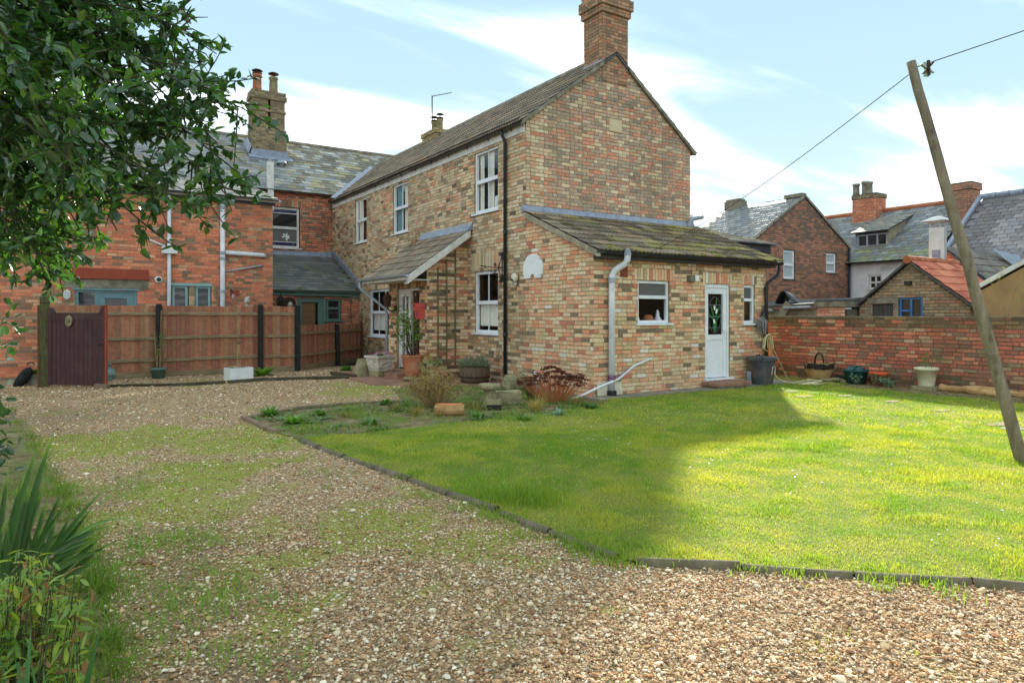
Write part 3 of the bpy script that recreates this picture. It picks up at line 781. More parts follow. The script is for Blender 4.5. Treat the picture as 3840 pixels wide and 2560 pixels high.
# unseen sides, so the house is closed
mb = MB(); mb.bb((4.742, 0.0, 0), (4.752, YE, 2.5)); mb.bb((4.742, 2.13, 2.5), (4.752, YE, 5.3)); mb.bb((0.02, YE, 0), (4.74, YE + .02, 5.3))
WB(mb, 'wall', 'mortar', cot)
mb = MB(); mb.bb((2.3, 2.2, 0.02), (2.36, YE - .1, 5.2)); mb.bb((0.01, 2.2, 2.62), (4.7, YE - .1, 2.72)); mb.bb((0.01, 2.14, 0.02), (4.7, 2.2, 3.3)); mb.bb((0.01, 6.9, 0.02), (2.3, 6.96, 5.2)); mb.bb((0.01, 9.9, 2.7), (2.3, 9.96, 5.2))
mb.bb((0.02, 0.02, 0.0), (4.7, 2.1, 0.02))
WB(mb, 'inner_wall', 'room_wall', cot)
mb = MB(); mb.bb((0.06, 0.6, 0.02), (0.1, 2.0, 2.4)); mb.bb((2.2, 0.12, 0.02), (2.26, 2.1, 2.4)); mb.bb((0.1, 0.9, 0.0), (4.7, 0.95, 2.45))
WB(mb, 'inner_wall', 'dark_inside', cot)

# roofs
tv = [ribbed_tile('tile')]
th = math.atan2(7.24 - 5.45, 2.38); Vw = (math.cos(th), 0, math.sin(th))
def sagm(u, v): return 0.0
RL = 3.18
def in_main(u, v):
    y = 16.45 - u; x = -0.16 + v * math.cos(th); z = 5.33 + v * math.sin(th)
    return y > 2.06 and z > 5.75 + 0.71 * (y - 14.2) - 0.05 and y < 16.4
main_part = RF.slope('roof', (-0.16, 16.45, 5.33), (0, -1, 0), Vw, 16.45 - 2.06, RL, tv, 'tile', 0.30, 0.315, P_TILE, inside=in_main,
         poly=[(2.5, 0), (14.39, 0), (14.39, RL), (0.15, RL)])
RF.slope('roof', (4.91, 2.06, 5.33), (0, 1, 0), (-math.cos(th), 0, math.sin(th)), 12.1, RL, tv, 'tile', 0.30, 0.315, P_TILE)
mb = MB()
for k in range(30):
    y = 2.9 + k * 0.45
    mb.tube([(2.375, y, 7.22), (2.375, y + 0.46, 7.225)], 0.115, 8)
rdg = WB(mb, 'ridge', 'concrete', cot)
tl = math.atan2(0.97, 2.32)
def pal_lean(u, v, rg): 
    return P_TILEM if rg.random() < min(.9, .2 + u * .16) else P_TILE
lean_part = RF.slope('roof', (-0.10, -0.22, 2.575), (1, 0, 0), (0, math.cos(tl), math.sin(tl)), 5.08, 2.5, tv, 'tile', 0.30, 0.31, pal_lean, jit=.008)
# porch roof
tp = math.atan2(3.42 - 2.33, 1.55)
porch_part = RF.slope('roof', (-1.56, 7.12, 2.33), (0, -1, 0), (math.cos(tp), 0, math.sin(tp)), 2.82, 1.88, tv, 'tile', 0.282, 0.31, P_TILE)
# lead flashings
mb = MB()
mb.prism([(-0.12, 2.116, 3.50), (-0.12, 2.02, 3.535), (-0.12, 2.03, 3.56), (-0.12, 2.09, 3.66), (-0.12, 2.116, 3.67)], (4.95, 0, 0))
WB(mb, 'flashing', 'lead', cot)
mb = MB(); mb.prism([(-0.004, 4.26, 3.40), (-0.14, 4.26, 3.36), (-0.15, 4.26, 3.375), (-0.03, 4.26, 3.56), (-0.004, 4.26, 3.57)], (0, 2.68, 0)); WB(mb, 'flashing', 'lead', cot)
mb = MB()
pts = []
for k in range(9):
    x = -0.12 + k * 0.30; z = 5.45 + 0.752 * x; y = 14.2 + (z - 5.75) / 0.71
    pts.append((x, y, z))
for a, b in zip(pts[:-1], pts[1:]):
    mb.quad((a[0] + .16, a[1] - .16, a[2] + .06), (b[0] + .16, b[1] - .16, b[2] + .06), (b[0] - .12, b[1] + .02, b[2] + .10), (a[0] - .12, a[1] + .02, a[2] + .10))
WB(mb, 'flashing', 'lead', cot)
# verges: cement under the tiles' edge
mb = MB(); t0 = math.cos(tl); t1 = math.sin(tl)
mb.prism([(-0.105, -0.20, 2.47), (-0.105, -0.20, 2.58), (-0.105, 2.1, 3.54), (-0.105, 2.1, 3.43)], (0.09, 0, 0)); WB(mb, 'verge', 'render_cement', cot)
mb = MB(); mb.prism([(-0.14, 2.05, 5.27), (-0.14, 2.05, 5.36), (2.0, 2.05, 6.97), (2.0, 2.05, 6.88)], (0, 0.055, 0)); mb.prism([(4.89, 2.05, 5.27), (4.89, 2.05, 5.36), (2.75, 2.05, 6.97), (2.75, 2.05, 6.88)], (0, .055, 0)); WB(mb, 'verge', 'concrete', cot)
# fascias, gutters, rainwater pipes
mb = MB(); mb.bb((-0.035, 2.14, 5.15), (-0.012, 14.1, 5.33)); WB(mb, 'fascia', 'white_paint', cot)
gutter(cot, 'gutter', (-0.12, 2.08, 5.41), (-0.12, 14.12, 5.41), 0.06, 'black_plastic', (-1, 0, 0))
for k in range(13):
    mb = MB(); y = 2.6 + k * .93; mb.box((-0.075, y, 5.355), (0.09, 0.03, 0.07)); mb.add([(-.036, y - .015, 5.25), (-.036, y + .015, 5.25), (-.1, y + .015, 5.33), (-.1, y - .015, 5.33)], [(0, 1, 2, 3)])
    WB(mb, 'gutter_bracket', 'black_plastic', cot)
pipe(cot, 'rainwater_pipe', [(-0.13, 2.82, 5.33), (-0.13, 2.82, 5.22), (-0.06, 2.82, 5.08), (-0.06, 2.82, 0.06)], 0.036, 'black_plastic', collars=[(-.06, 2.82, 3.2), (-.06, 2.82, 1.05)])
mb = MB(); mb.bb((0.0, -0.135, 2.45), (4.9, -0.115, 2.60)); mb.bb((0.0, -0.115, 2.452), (4.9, 0.0, 2.465)); mb.bb((-0.012, -0.14, 2.44), (0.0, -0.0, 2.57)); WB(mb, 'fascia', 'brown_fascia', cot)
gutter(cot, 'gutter', (0.1, -0.2, 2.575), (5.02, -0.2, 2.565), 0.06, 'black_plastic', (0, -1, 0))
pipe(cot, 'rainwater_pipe', [(4.93, -0.2, 2.52), (4.93, -0.2, 2.40), (4.9, -0.17, 2.30), (4.72, -0.07, 2.14), (4.69, -0.06, 2.05), (4.69, -0.06, 0.08)], 0.036, 'black_plastic', collars=[(4.69, -.06, 2.0), (4.69, -.06, .95)])
# grey soil pipe with cowl at the near corner
sp = pipe(cot, 'soil_pipe', [(0.33, -0.10, 0.10), (0.33, -0.10, 2.10), (0.335, -0.105, 2.16), (0.37, -0.13, 2.25), (0.44, -0.2, 2.31), (0.50, -0.26, 2.36), (0.525, -0.285, 2.42), (0.53, -0.29, 2.50), (0.53, -0.29, 2.58)], 0.056, 'pipe_white', 14)
mb = MB(); mb.tube([(0.33, -.10, 2.02), (0.33, -.10, 2.12)], 0.063, 14); mb.build('collar', 'pipe_grey', sp)
mb = MB(); mb.tube([(0.53, -.29, 2.50), (0.53, -.29, 2.56)], 0.062, 14); mb.build('collar', 'pipe_grey', sp)
mb = MB(); mb.lathe([(0.057, 0), (0.057, 0.03), (0.045, 0.055), (0.02, 0.07), (0.005, .073)], (0.53, -.29, 2.56), 14); mb.build('cowl', 'pipe_grey', sp, smooth=True)
mb = MB()
for k in range(10):
    a = k * math.pi / 5; mb.box((0.53 + .052 * math.cos(a), -.29 + .052 * math.sin(a), 2.60), (.008, .012, .035), Matrix.Rotation(a, 3, 'Z'))
mb.build('cowl_slots', 'black_plastic', sp)
mb = MB(); mb.lathe([(0.085, 0), (0.085, 0.11), (0.075, 0.115), (0.06, .117)], (0.33, -.10, 0.005), 16); mb.build('pipe_base', 'black_plastic', sp)
# waste pipe running down across the corner
wp_ = [(1.36, -0.04, 0.655), (1.30, -0.05, 0.64), (0.9, -0.055, 0.53), (0.42, -0.165, 0.32), (0.05, -0.10, 0.20), (-0.35, -0.16, 0.10), (-0.62, -0.14, 0.03)]
pipe(cot, 'waste_pipe', wp_, 0.021, 'pipe_white', 8)
# a second waste pipe in an elbow on the long wall
pipe(cot, 'waste_pipe', [(-0.01, 1.75, 0.33), (-0.06, 1.72, 0.33), (-0.2, 1.45, 0.30), (-0.22, 1.40, 0.26), (-0.22, 1.4, 0.02)], 0.024, 'pipe_white', 8)

# windows of the long wall
def sash(s0, s1, z0, z1, zt, curt):
    mid = (s0 + s1) / 2 - 0.01
    return window(cot, WEST, s0 + .005, s1 - .005, z0 + .045, z1 - .005, 'upvc', 0.065, (zt,), (), ((mid, z0 + .1, zt - .03), (mid, zt + .03, z1 - .07)), rec=0.035, curtains=curt, sill_out=.05)
C = 'curtain_cream'
sash(3.18, 4.22, *UPZ, 4.44, [(3.55, 3.82, 3.75, 5.08, C, 5, 0), (3.98, 4.16, 3.75, 5.08, C, 5, 0)])
sash(7.82, 8.86, *UPZ, 4.44, [(8.02, 8.32, 3.75, 5.08, C, 5, 0), (8.48, 8.8, 3.75, 5.08, 'curtain_teal', 5, 0)])
sash(10.88, 11.92, *UPZ, 4.44, [(10.93, 11.2, 3.75, 5.08, C, 5, 0), (11.5, 11.86, 3.75, 5.08, C, 5, 0)])
sash(3.18, 4.2, *LOZ, 1.73, [(3.22, 4.16, 1.2, 1.70, C, 13, .04)])
window(cot, WEST, 8.505, 10.675, 0.815, 2.205, 'upvc', 0.065, (1.53,), (9.46,), ((10.05, .87, 1.5), (10.05, 1.56, 2.14)), rec=0.035,
       curtains=[(9.52, 10.6, 0.98, 1.5, C, 15, .04), (8.56, 9.4, .98, 1.5, C, 13, .04)], sill_out=.05)
# windows of the extension
window(cot, FRONT, 1.045, 1.86, 1.305, 2.095, 'upvc', 0.05, (1.79,), (), (), rec=0.03, pane=('glass', 'glass_frosted'), sill_out=.06)
window(cot, FRONT, 4.025, 4.385, 1.285, 2.075, 'upvc', 0.05, (1.77,), (), (), rec=0.03, pane=('glass', 'glass_frosted'), sill_out=.06)
# back door: half glazed, leaded lily in the glass
mb = MB()
for a, b, lo, hi in ((2.855, 2.905, .19, 2.075), (3.53, 3.585, .19, 2.075)): FRONT.box(mb, a, b, -.10, -.02, lo, hi)
FRONT.box(mb, 2.905, 3.53, -.10, -.021, 2.0, 2.075)
d = WB(mb, 'door', 'upvc', cot)
mb = MB()
for a, b, lo, hi in ((2.908, 2.985, .2, 1.995), (3.43, 3.527, .2, 1.995)): FRONT.box(mb, a, b, -.085, -.035, lo, hi)
for lo, hi in ((.2, .33), (.96, 1.06), (1.88, 1.995)): FRONT.box(mb, 2.985, 3.43, -.085, -.036, lo, hi)
FRONT.box(mb, 2.985, 3.43, -.07, -.05, .33, .96)
mb.build('leaf', 'upvc', d)
mb = MB(); mb.quad(*[FRONT.p(s, -.06, z) for s, z in ((2.985, 1.06), (3.43, 1.06), (3.43, 1.88), (2.985, 1.88))]); mb.build('pane', 'glass', d)
mb = MB()
def ellf(s, z, rs, rz, ang, dd, n=10):
    vs = []
    for k in range(n):
        a = 2 * math.pi * k / n; x = rs * math.cos(a); y = rz * math.sin(a)
        vs.append(FRONT.p(s + x * math.cos(ang) - y * math.sin(ang), dd, z + x * math.sin(ang) + y * math.cos(ang)))
    return vs
for s, z, rs, rz, a in ((3.21, 1.27, .055, .17, 0), (3.14, 1.52, .02, .16, .35), (3.28, 1.5, .022, .18, -.5), (3.25, 1.66, .02, .16, -.12), (3.33, 1.42, .02, .12, -.9), (3.1, 1.42, .018, .13, .9)):
    mb.quad(*ellf(s, z, rs, rz, a, -.0575))
t = NT('glass_green'); M['glass_green'] = t.fin(rgb(46, 112, 60), .25, .5)
mb.build('leaded_leaves', 'glass_green', d)
mb = MB()
for s, z, a in ((3.20, 1.60, .1), (3.26, 1.53, -.4), (3.19, 1.33, .35)): mb = MB(); mb.quad(*ellf(s, z, .026, .055, a, -.056)); mb.build('leaded_flower', 'plastic_white', d)
mb = MB()
for z in (1.2, 1.42, 1.66): mb.bar(FRONT.p(2.985, -.057, z), FRONT.p(3.43, -.057, z), .004, .006)
pr_ = [FRONT.p(3.207 + .19 * math.cos(k * math.pi / 12), -.057, 1.46 + .36 * math.sin(k * math.pi / 12)) for k in range(25)]
mb.tube(pr_, .003, 4); mb.build('leading', 'lead', d)
mb = MB(); FRONT.box(mb, 3.468, 3.494, -.036, -.022, .98, 1.2); mb.bar(FRONT.p(3.48, .02, 1.13), FRONT.p(3.38, .02, 1.13), .018, .016); mb.bar(FRONT.p(3.48, -.03, 1.13), FRONT.p(3.48, .025, 1.13), .016, .016); mb.build('handle', 'plastic_white', d)
mb = MB(); FRONT.box(mb, 2.81, 3.66, -.05, .06, .15, .188); mb.build('sill', 'upvc', d)

# porch
PW = Fr((-1.04, 0, 0), (0, 1, 0), (-1, 0, 0)); PS = Fr((0, 4.53, 0), (-1, 0, 0), (0, -1, 0))
P_PORCH = P_LEAN[:4] + [(rgb(180, 156, 106), 14), (rgb(88, 78, 66), 12), (rgb(164, 92, 66), 10), (rgb(128, 100, 70), 10)]
def pal_porch(s, z, rg): return pick(rg, P_PORCH if rg.random() < .8 else P_OLDD)
slp = math.tan(tp)
BW.wall('wall', PS, 1.04, 0.0, [(0, 3.35), (1.04, 3.36 - 1.04 * slp)], [], pal_porch, 'brick_buff', bond='stretcher')
BW.wall('wall', PW, 6.66, 0.0, [(4.53, 2.52), (6.66, 2.52)], [(4.9, 6.22, 0.15, 2.08)], lambda s, z, rg: pick(rg, P_OLDD if z > 2.1 else P_PORCH), 'brick_buff', s0=4.53, soldiers=[(4.83, 6.3, 2.08, 2.3)], reveal=.2, bond='stretcher')
mb = MB(); mb.bb((-1.0, 6.60, 0), (0, 6.66, 2.6)); mb.bb((-1.0, 4.56, 0.0), (0, 6.6, .12)); WB(mb, 'wall', 'mortar', cot)
mb = MB(); mb.bb((-1.60, 4.30, 2.22), (-1.575, 7.12, 2.32)); mb.bb((-1.575, 4.32, 2.22), (-1.04, 7.1, 2.235)); WB(mb, 'fascia', 'white_paint', cot)
mb = MB(); mb.prism([(-1.62, 4.275, 2.12), (-1.62, 4.275, 2.30), (-0.06, 4.275, 2.30 + 1.56 * slp), (-0.06, 4.275, 2.14 + 1.56 * slp)], (0, .03, 0)); mb.prism([(-1.60, 4.305, 2.13), (-0.0, 4.305, 2.13 + 1.6 * slp), (-0.0, 4.53, 2.13 + 1.6 * slp), (-1.6, 4.53, 2.13)], (0, 0, .012)); WB(mb, 'bargeboard', 'white_paint', cot)
gutter(cot, 'gutter', (-1.66, 4.24, 2.335), (-1.66, 7.2, 2.325), 0.055, 'pipe_grey', (-1, 0, 0))
pipe(cot, 'rainwater_pipe', [(-1.66, 7.05, 2.28), (-1.66, 7.05, 2.14), (-1.6, 7.0, 2.06), (-1.1, 6.78, 1.62), (-1.07, 6.74, 1.5), (-1.07, 6.74, .1)], 0.034, 'pipe_grey')
# entrance: white glazed side panel and dark panelled door
mb = MB()
for a, b, lo, hi in ((4.9, 4.94, .17, 2.08), (5.54, 5.60, .17, 2.08), (6.17, 6.22, .17, 2.08)): PW.box(mb, a, b, -.14, -.07, lo, hi)
for a, b in ((4.94, 5.54), (5.60, 6.17)): PW.box(mb, a, b, -.14, -.071, 2.02, 2.08)
dd = WB(mb, 'door', 'white_paint', cot)
mb = MB(); PW.box(mb, 4.945, 5.535, -.19, -.15, .18, 2.02)
lf = mb.build('leaf', 'door_dark', dd)
for zz in ((.28, .75), (.85, 1.35), (1.45, 1.92)):
    for ss in ((5.0, 5.21), (5.27, 5.48)):
        mb = MB(); PW.box(mb, ss[0], ss[1], -.152, -.138, zz[0], zz[1]); mb.build('panel', 'door_dark', dd)
mb = MB()
for a, b in ((5.60, 5.70), (6.07, 6.17), (5.86, 5.91)): PW.box(mb, a, b, -.13, -.085, .19, 2.02)
for a, b in ((.19, .42), (.78, .82), (1.14, 1.18), (1.50, 1.54), (1.9, 2.02)): PW.box(mb, 5.70, 5.86, -.13, -.086, a, b); PW.box(mb, 5.91, 6.07, -.13, -.086, a, b)
mb.build('leaf', 'white_paint', dd)
mb = MB(); mb.quad(*[PW.p(s, -.11, z) for s, z in ((5.7, .42), (6.07, .42), (6.07, 1.9), (5.7, 1.9))]); mb.build('pane', 'glass', dd)

# chimneys
P_CHIM = [(rgb(150, 118, 88), 20), (rgb(134, 104, 78), 18), (rgb(164, 124, 90), 14), (rgb(118, 96, 74), 12), (rgb(160, 98, 72), 10)]
BW.ring('chimney', 1.99, 2.73, 2.10, 2.72, 6.55, 8.05, P_CHIM, 'brick_old', 'mortar')
BW.ring('chimney_corbel', 1.94, 2.78, 2.05, 2.77, 8.05, 8.20, P_CHIM, 'brick_old', 'mortar')
BW.ring('chimney_corbel', 1.90, 2.82, 2.01, 2.81, 8.20, 8.425, P_CHIM, 'brick_old', 'mortar')
BW.ring('chimney_corbel', 1.95, 2.77, 2.06, 2.76, 8.425, 8.875, P_CHIM, 'brick_old', 'mortar')
for x in (2.18, 2.54):
    mb = MB(); mb.lathe([(.13, 0), (.12, .1), (.105, .45), (.13, .47), (.13, .55), (.10, .55), (.09, .3)], (x, 2.4, 8.875), 14); WB(mb, 'chimney_pot', 'terracotta', cot, smooth=True)
mb = MB(); mb.prism([(1.9, 2.08, 6.83), (1.98, 2.08, 6.98), (1.98, 2.75, 6.98), (1.9, 2.75, 6.83)], (0, 0, .03)); WB(mb, 'flashing', 'lead', cot)
P_YEL = [(rgb(168, 152, 104), 20), (rgb(150, 134, 88), 16), (rgb(132, 118, 82), 12)]
BW.ring('chimney', 2.1, 2.7, 10.35, 11.35, 6.9, 7.275, P_YEL, 'brick_old', 'mortar_dark'); BW.ring('chimney_corbel', 2.06, 2.74, 10.31, 11.39, 7.275, 7.425, P_YEL, 'brick_old', 'mortar_dark')
for y in (10.6, 11.0):
    k_ = .68; S_ = lambda pr: [(r * .8, z * k_) for r, z in pr]
    mb = MB(); mb.lathe(S_([(.15, 0), (.125, .12), (.115, .42), (.14, .46), (.14, .52), (.12, .56), (.10, .57)]), (2.38, y, 7.425), 12); po = WB(mb, 'chimney_pot', 'old_stone', cot, smooth=True)
    mb = MB(); mb.lathe(S_([(.145, .55), (.15, .6), (.12, .64), (.09, .65)]), (2.38, y, 7.425), 12); mb.lathe(S_([(.012, .6), (.012, .78)]), (2.38, y, 7.425), 6); mb.lathe(S_([(.005, .86), (.10, .82), (.16, .78), (.16, .77), (.005, .775)]), (2.38, y, 7.425), 12); mb.build('cowl', 'rust_iron', po)
BW.finish(); RF.finish()
# date stone, air bricks
a = gy(2283, 445, 2.12); b = gy(2330, 500, 2.12)
mb = MB(); mb.bb((a.x, 2.098, b.z), (b.x, 2.125, a.z)); WB(mb, 'stone_plaque', 'plaque_stone', cot)
def air_brick(root, fr, s0, s1, z0, z1, nx=8, nz=8):
    mb = MB(); fr.box(mb, s0, s1, -.02, .015, z0, z1); o = WB(mb, 'air_brick', 'vent_red', root)
    h = MB(); ds = (s1 - s0) / (nx + 1); dz = (z1 - z0) / (nz + 1)
    for i in range(nx):
        for j in range(nz):
            fr.box(h, s0 + ds * (i + .7), s0 + ds * (i + 1.3), .0155, .0165, z0 + dz * (j + .72), z0 + dz * (j + 1.28))
    h.build('holes', 'dark_inside', o)
air_brick(cot, FRONT, 0.60, 0.79, 2.14, 2.345)
# moss cushions on the extension roof
mb = MB(); rg = random.Random(8)
for k in range(420):
    u = 5.0 * rg.random() ** .55; v = rg.uniform(0.05, 2.35)
    if mnoise.noise(Vector((u * 1.3, v * 2.0, 4.2))) < -.05 and rg.random() < .8: continue
    c = Vector((-0.1 + u, -0.22, 2.575)) + Vector((0, math.cos(tl), math.sin(tl))) * (round(v / .31) * .31 + rg.uniform(-.05, .08)) + Vector((0, -.39, .92)) * .03
    r = rg.uniform(.02, .055); mb.blob(c, (r * 1.3, r, r * .5), k, .3, 6, 4)
o = WB(mb, 'moss', 'moss', cot, smooth=True); o['kind'] = 'stuff'
# step and flue box
mb = MB(); mb.bb((-1.62, 4.85, 0.03), (-1.05, 6.3, 0.135)); WB(mb, 'door_step', 'brick_paver', cot)
mb = MB(); mb.prism([(2.72, -0.42, 0.075), (3.3, -0.56, 0.075), (3.75, -0.42, 0.075), (3.75, -0.02, 0.075), (2.72, -0.02, 0.075)], (0, 0, .055)); st = WB(mb, 'door_step', 'brick_paver', cot)
mb = MB(); mb.prism([(2.76, -0.39, 0.0), (3.3, -0.52, 0.0), (3.72, -0.39, 0.0), (3.72, -0.02, 0.0), (2.76, -0.02, 0.0)], (0, 0, .074)); mb.build('step_base', 'concrete', st)
pipe(cot, 'boiler_flue', [(4.62, 2.05, 3.42), (4.62, 2.0, 3.62), (4.66, 1.98, 3.72), (4.8, 1.97, 3.76), (5.0, 1.96, 3.8)], 0.055, 'pipe_grey', 10)
mb = MB(); mb.bb((4.88, 2.3, 3.35), (5.08, 2.55, 3.9)); WB(mb, 'duct', 'pipe_white', cot)
mb = MB(); mb.prism([(4.80, 2.7, 3.85), (5.05, 2.7, 3.95), (5.25, 2.7, 4.45), (4.80, 2.7, 4.42)], (0, .4, 0)); WB(mb, 'duct', 'lead', cot)
# ------------------------------------------------------------------ the red brick house behind the fence
red = thing('red_brick_house', 'orange red brick house with slate roofs, white soil pipes and teal doors behind the fence', 'house', (-3.1, 11.5, 0))
BR = Brickwork(red, 21); RR = Roofing(red, 22)
X0 = -17.0; WF = Fr((X0, 9.5, 0), (1, 0, 0), (0, -1, 0)); BF = Fr((-3.17, 14.2, 0), (1, 0, 0), (0, -1, 0)); AF = Fr((-3.17, 11.55, 0), (1, 0, 0), (0, -1, 0))
def xs(fr, y, *pxs): return [gy(p, 1178, y).x - fr.O.x for p in pxs]
def zs(y, px, *pys): return [gy(px, p, y).z for p in pys]
dL, dR = xs(WF, 9.5, 281, 515); dT, = zs(9.5, 400, 1086)
wA0, wA1, wB0, wB1 = xs(WF, 9.5, 643, 706, 732, 793); wT, = zs(9.5, 720, 1063)
def pal_red(s, z, rg):
    q = mnoise.noise(Vector((s * .5, z * .5, 2.0)))
    if rg.random() < .10 + .25 * max(0, q): return pick(rg, [(rgb(132, 104, 82), 5), (rgb(118, 98, 80), 4), (rgb(160, 138, 108), 3)])
    return pick(rg, P_RED)
PANW = (wA1, wB0, 1.0, wT - .02)
BR.wall('wall', WF, -3.17 - X0, 0.0, [(0, 4.42), (-3.17 - X0, 4.42)], [(dL, dR, 0.05, dT), (wA0, wB1, 1.0, wT)], pal_red, 'brick_red', 'mortar_red', s0=5.2)
w0, w1 = xs(BF, 14.2, 1010, 1125); zt, zb = zs(14.2, 1070, 776, 936)
BR.wall('wall', BF, 3.17, 0.0, [(0, 5.72), (3.17, 5.72)], [(w0, w1, zb, zt)], pal_red, 'brick_red', 'mortar_dark', soldiers=[(w0 - .02, w1 + .1, zt, zt + .25)])
BR.wall('wall', Fr((-9.2, 14.2, 0), (1, 0, 0), (0, -1, 0)), 6.03, 4.6, [(0, 5.72), (6.03, 5.72)], [], pal_red, 'brick_red', 'mortar_dark')
a0, a1, a2, a3 = xs(AF, 11.55, 1112, 1225, 1228, 1279); at, ab = zs(11.55, 1200, 1119, 1208)
BR.wall('wall', AF, 3.17, 0.0, [(0, 2.25), (3.17, 2.25)], [(a0, a1, .05, at), (a1, a3, ab, at)], pal_red, 'brick_red', 'mortar_dark')
mb = MB(); mb.bb((-3.2, 9.52, 0), (-3.18, 14.2, 4.5)); mb.bb((X0, 14.22, 0), (-3.3, 14.26, 5.7)); mb.bb((0.05, 14.22, 0), (6, 14.26, 5.7)); mb.bb((-3.3, 15.2, 0), (.1, 15.24, 5.7)); mb.bb((X0, 20.6, 0), (6, 20.65, 5.7)); WB(mb, 'wall', 'mortar_red', red)
mb = MB(); mb.bb((-17, 10.3, 0), (-3.3, 10.33, 4.4)); mb.bb((-3.1, 12.6, 0), (-.05, 12.63, 2.2)); WB(mb, 'inner_wall', 'dark_inside', red)
mb = MB(); WF.box(mb, wA1 + .01, wB0 - .01, -.03, -.002, 1.0, wT - .05); WB(mb, 'wall_infill', 'mortar', red)
for i in range(12):
    BR.put(WF.p((wA1 + wB0) / 2, .0, 1.06 + i * .075), Vector((1, 0, 0)), Vector((0, -1, 0)), wB0 - wA1 - .03, .062, pick(rnd, P_OLD), bpy.data.objects['wall_infill'], 'brick_buff')
# slate roofs
sv = [slate_tile(.30, .36, seed=k) for k in range(4)]
def pal_big(u, v, rg):
    x = X0 + u; q = mnoise.noise(Vector((x * .9, v * 1.2, 3.3))) + .25 * mnoise.noise(Vector((x * 3, v * 3, 1)))
    g = max(0, min(1, (x + 1.9) / 1.2))
    if rg.random() < g * .35: return [(rgb(150, 150, 142), 3), (rgb(138, 130, 92), 2.5), (rgb(134, 136, 130), 3), (rgb(126, 120, 90), 3)]
    if g > .3 and rg.random() < .7: return [(rgb(96, 92, 76), 4), (rgb(110, 106, 86), 3), (rgb(84, 82, 70), 3)]
    if q > .25: return [(rgb(118, 112, 92), 3), (rgb(102, 100, 88), 3)]
    return P_SLATE
vb = Vector((0, 1, .71)).normalized()
big = RR.slope('roof', (X0, 13.95, 5.60), (1, 0, 0), vb, 4.6 - X0, 4.24, sv, 'slate', .30, .225, pal_big, stagger=True, piece='slate', inside=lambda u, v: X0 + u > -14)
vw = Vector((0, 4.95, 1.33)).normalized()
RR.slope('roof', (X0, 9.22, 4.49), (1, 0, 0), vw, -3.08 - X0, 5.1, sv, 'slate', .30, .225, P_SLATE + [(rgb(146, 144, 134), 20)], stagger=True, piece='slate', inside=lambda u, v: X0 + u > -13)
va = Vector((0, 2.75, 1.27)).normalized()
P_SLD = [(rgb(84, 92, 92), 20), (rgb(74, 82, 82), 16), (rgb(96, 102, 100), 12), (rgb(88, 94, 78), 6)]
RR.slope('roof', (-3.165, 11.38, 2.19), (1, 0, 0), va, 3.16, 3.06, sv, 'slate', .30, .225, P_SLD, stagger=True, piece='slate')
RR.finish('roof_slates')
mb = MB(); mb.prism([(X0, 17.38, 8.0), (6, 17.38, 8.0), (6, 20.8, 5.6), (X0, 20.8, 5.6)], (0, 0, -.04)); WB(mb, 'roof', 'roof_felt', red)
mb = MB()
for k in range(46): mb.tube([(-16.5 + k * .45, 17.39, 8.03), (-16.5 + k * .45 + .44, 17.39, 8.035)], .10, 8)
WB(mb, 'ridge', 'concrete', red)
mb = MB(); mb.prism([(-3.16, 14.19, 3.62), (-3.16, 14.10, 3.44), (-3.16, 14.0, 3.42), (-3.16, 14.0, 3.40), (-3.16, 14.19, 3.42)], (3.12, 0, 0))
mb.prism([(-.012, 11.3, 2.28), (-.012, 11.3, 2.46), (-.012, 14.1, 3.72), (-.012, 14.1, 3.54)], (-.05, 0, 0)); WB(mb, 'flashing', 'lead', red)
# gutters and fascias
mb = MB(); mb.bb((X0, 9.44, 4.36), (-3.12, 9.48, 4.47)); WB(mb, 'fascia', 'black_plastic', red)
gutter(red, 'gutter', (X0, 9.36, 4.50), (-3.0, 9.36, 4.49), .07, 'pipe_white', (0, -1, 0))
gutter(red, 'gutter', (-3.1, 14.08, 5.68), (-.14, 14.08, 5.66), .06, 'concrete', (0, -1, 0))
mb = MB(); mb.prism([(-3.165, 11.5, 2.05), (-3.165, 11.5, 2.19), (-.03, 11.5, 2.17), (-.03, 11.5, 1.99)], (0, .03, 0)); WB(mb, 'fascia', 'teal', red)
gutter(red, 'gutter', (-3.165, 11.43, 2.20), (-.03, 11.43, 2.17), .055, 'teal', (0, -1, 0))
# pipes
def wxp(px, py): p = gy(px, py, 9.5); return (p.x, 9.42, p.z)
p1 = wxp(633, 800); pipe(red, 'rainwater_pipe', [(p1[0], 9.42, 4.4), (p1[0], 9.42, .1)], .045, 'pipe_white')
hp = wxp(634, 940); mb = MB(); mb.box((hp[0], 9.40, hp[2]), (.33, .17, .16), taper=1.06); WB(mb, 'hopper', 'pipe_white', red)
q0 = wxp(560, 900); pipe(red, 'waste_pipe', [q0, (hp[0] - .1, 9.42, hp[2] + .1)], .022, 'pipe_white')
p2 = wxp(832, 800); sx = p2[0]
pipe(red, 'soil_pipe', [(sx, 9.40, 4.40), (sx, 9.40, .1)], .062, 'pipe_white', 12, collars=[(sx, 9.40, gy(832, 950, 9.5).z), (sx, 9.4, gy(832, 970, 9.5).z), (sx, 9.4, gy(832, 1093, 9.5).z), (sx, 9.4, gy(832, 780, 9.5).z)], cm='pipe_grey')
e1 = wxp(842, 948); e2 = wxp(982, 958); pipe(red, 'soil_branch', [e1, (e2[0], 9.40, e2[2]), (e2[0] + .06, 9.46, e2[2] - .02)], .055, 'pipe_white', 12)
e1 = wxp(842, 1019); e2 = wxp(980, 996); pipe(red, 'waste_pipe', [e1, (e2[0], 9.44, e2[2]), (e2[0] + .03, 9.5, e2[2])], .022, 'pipe_grey')
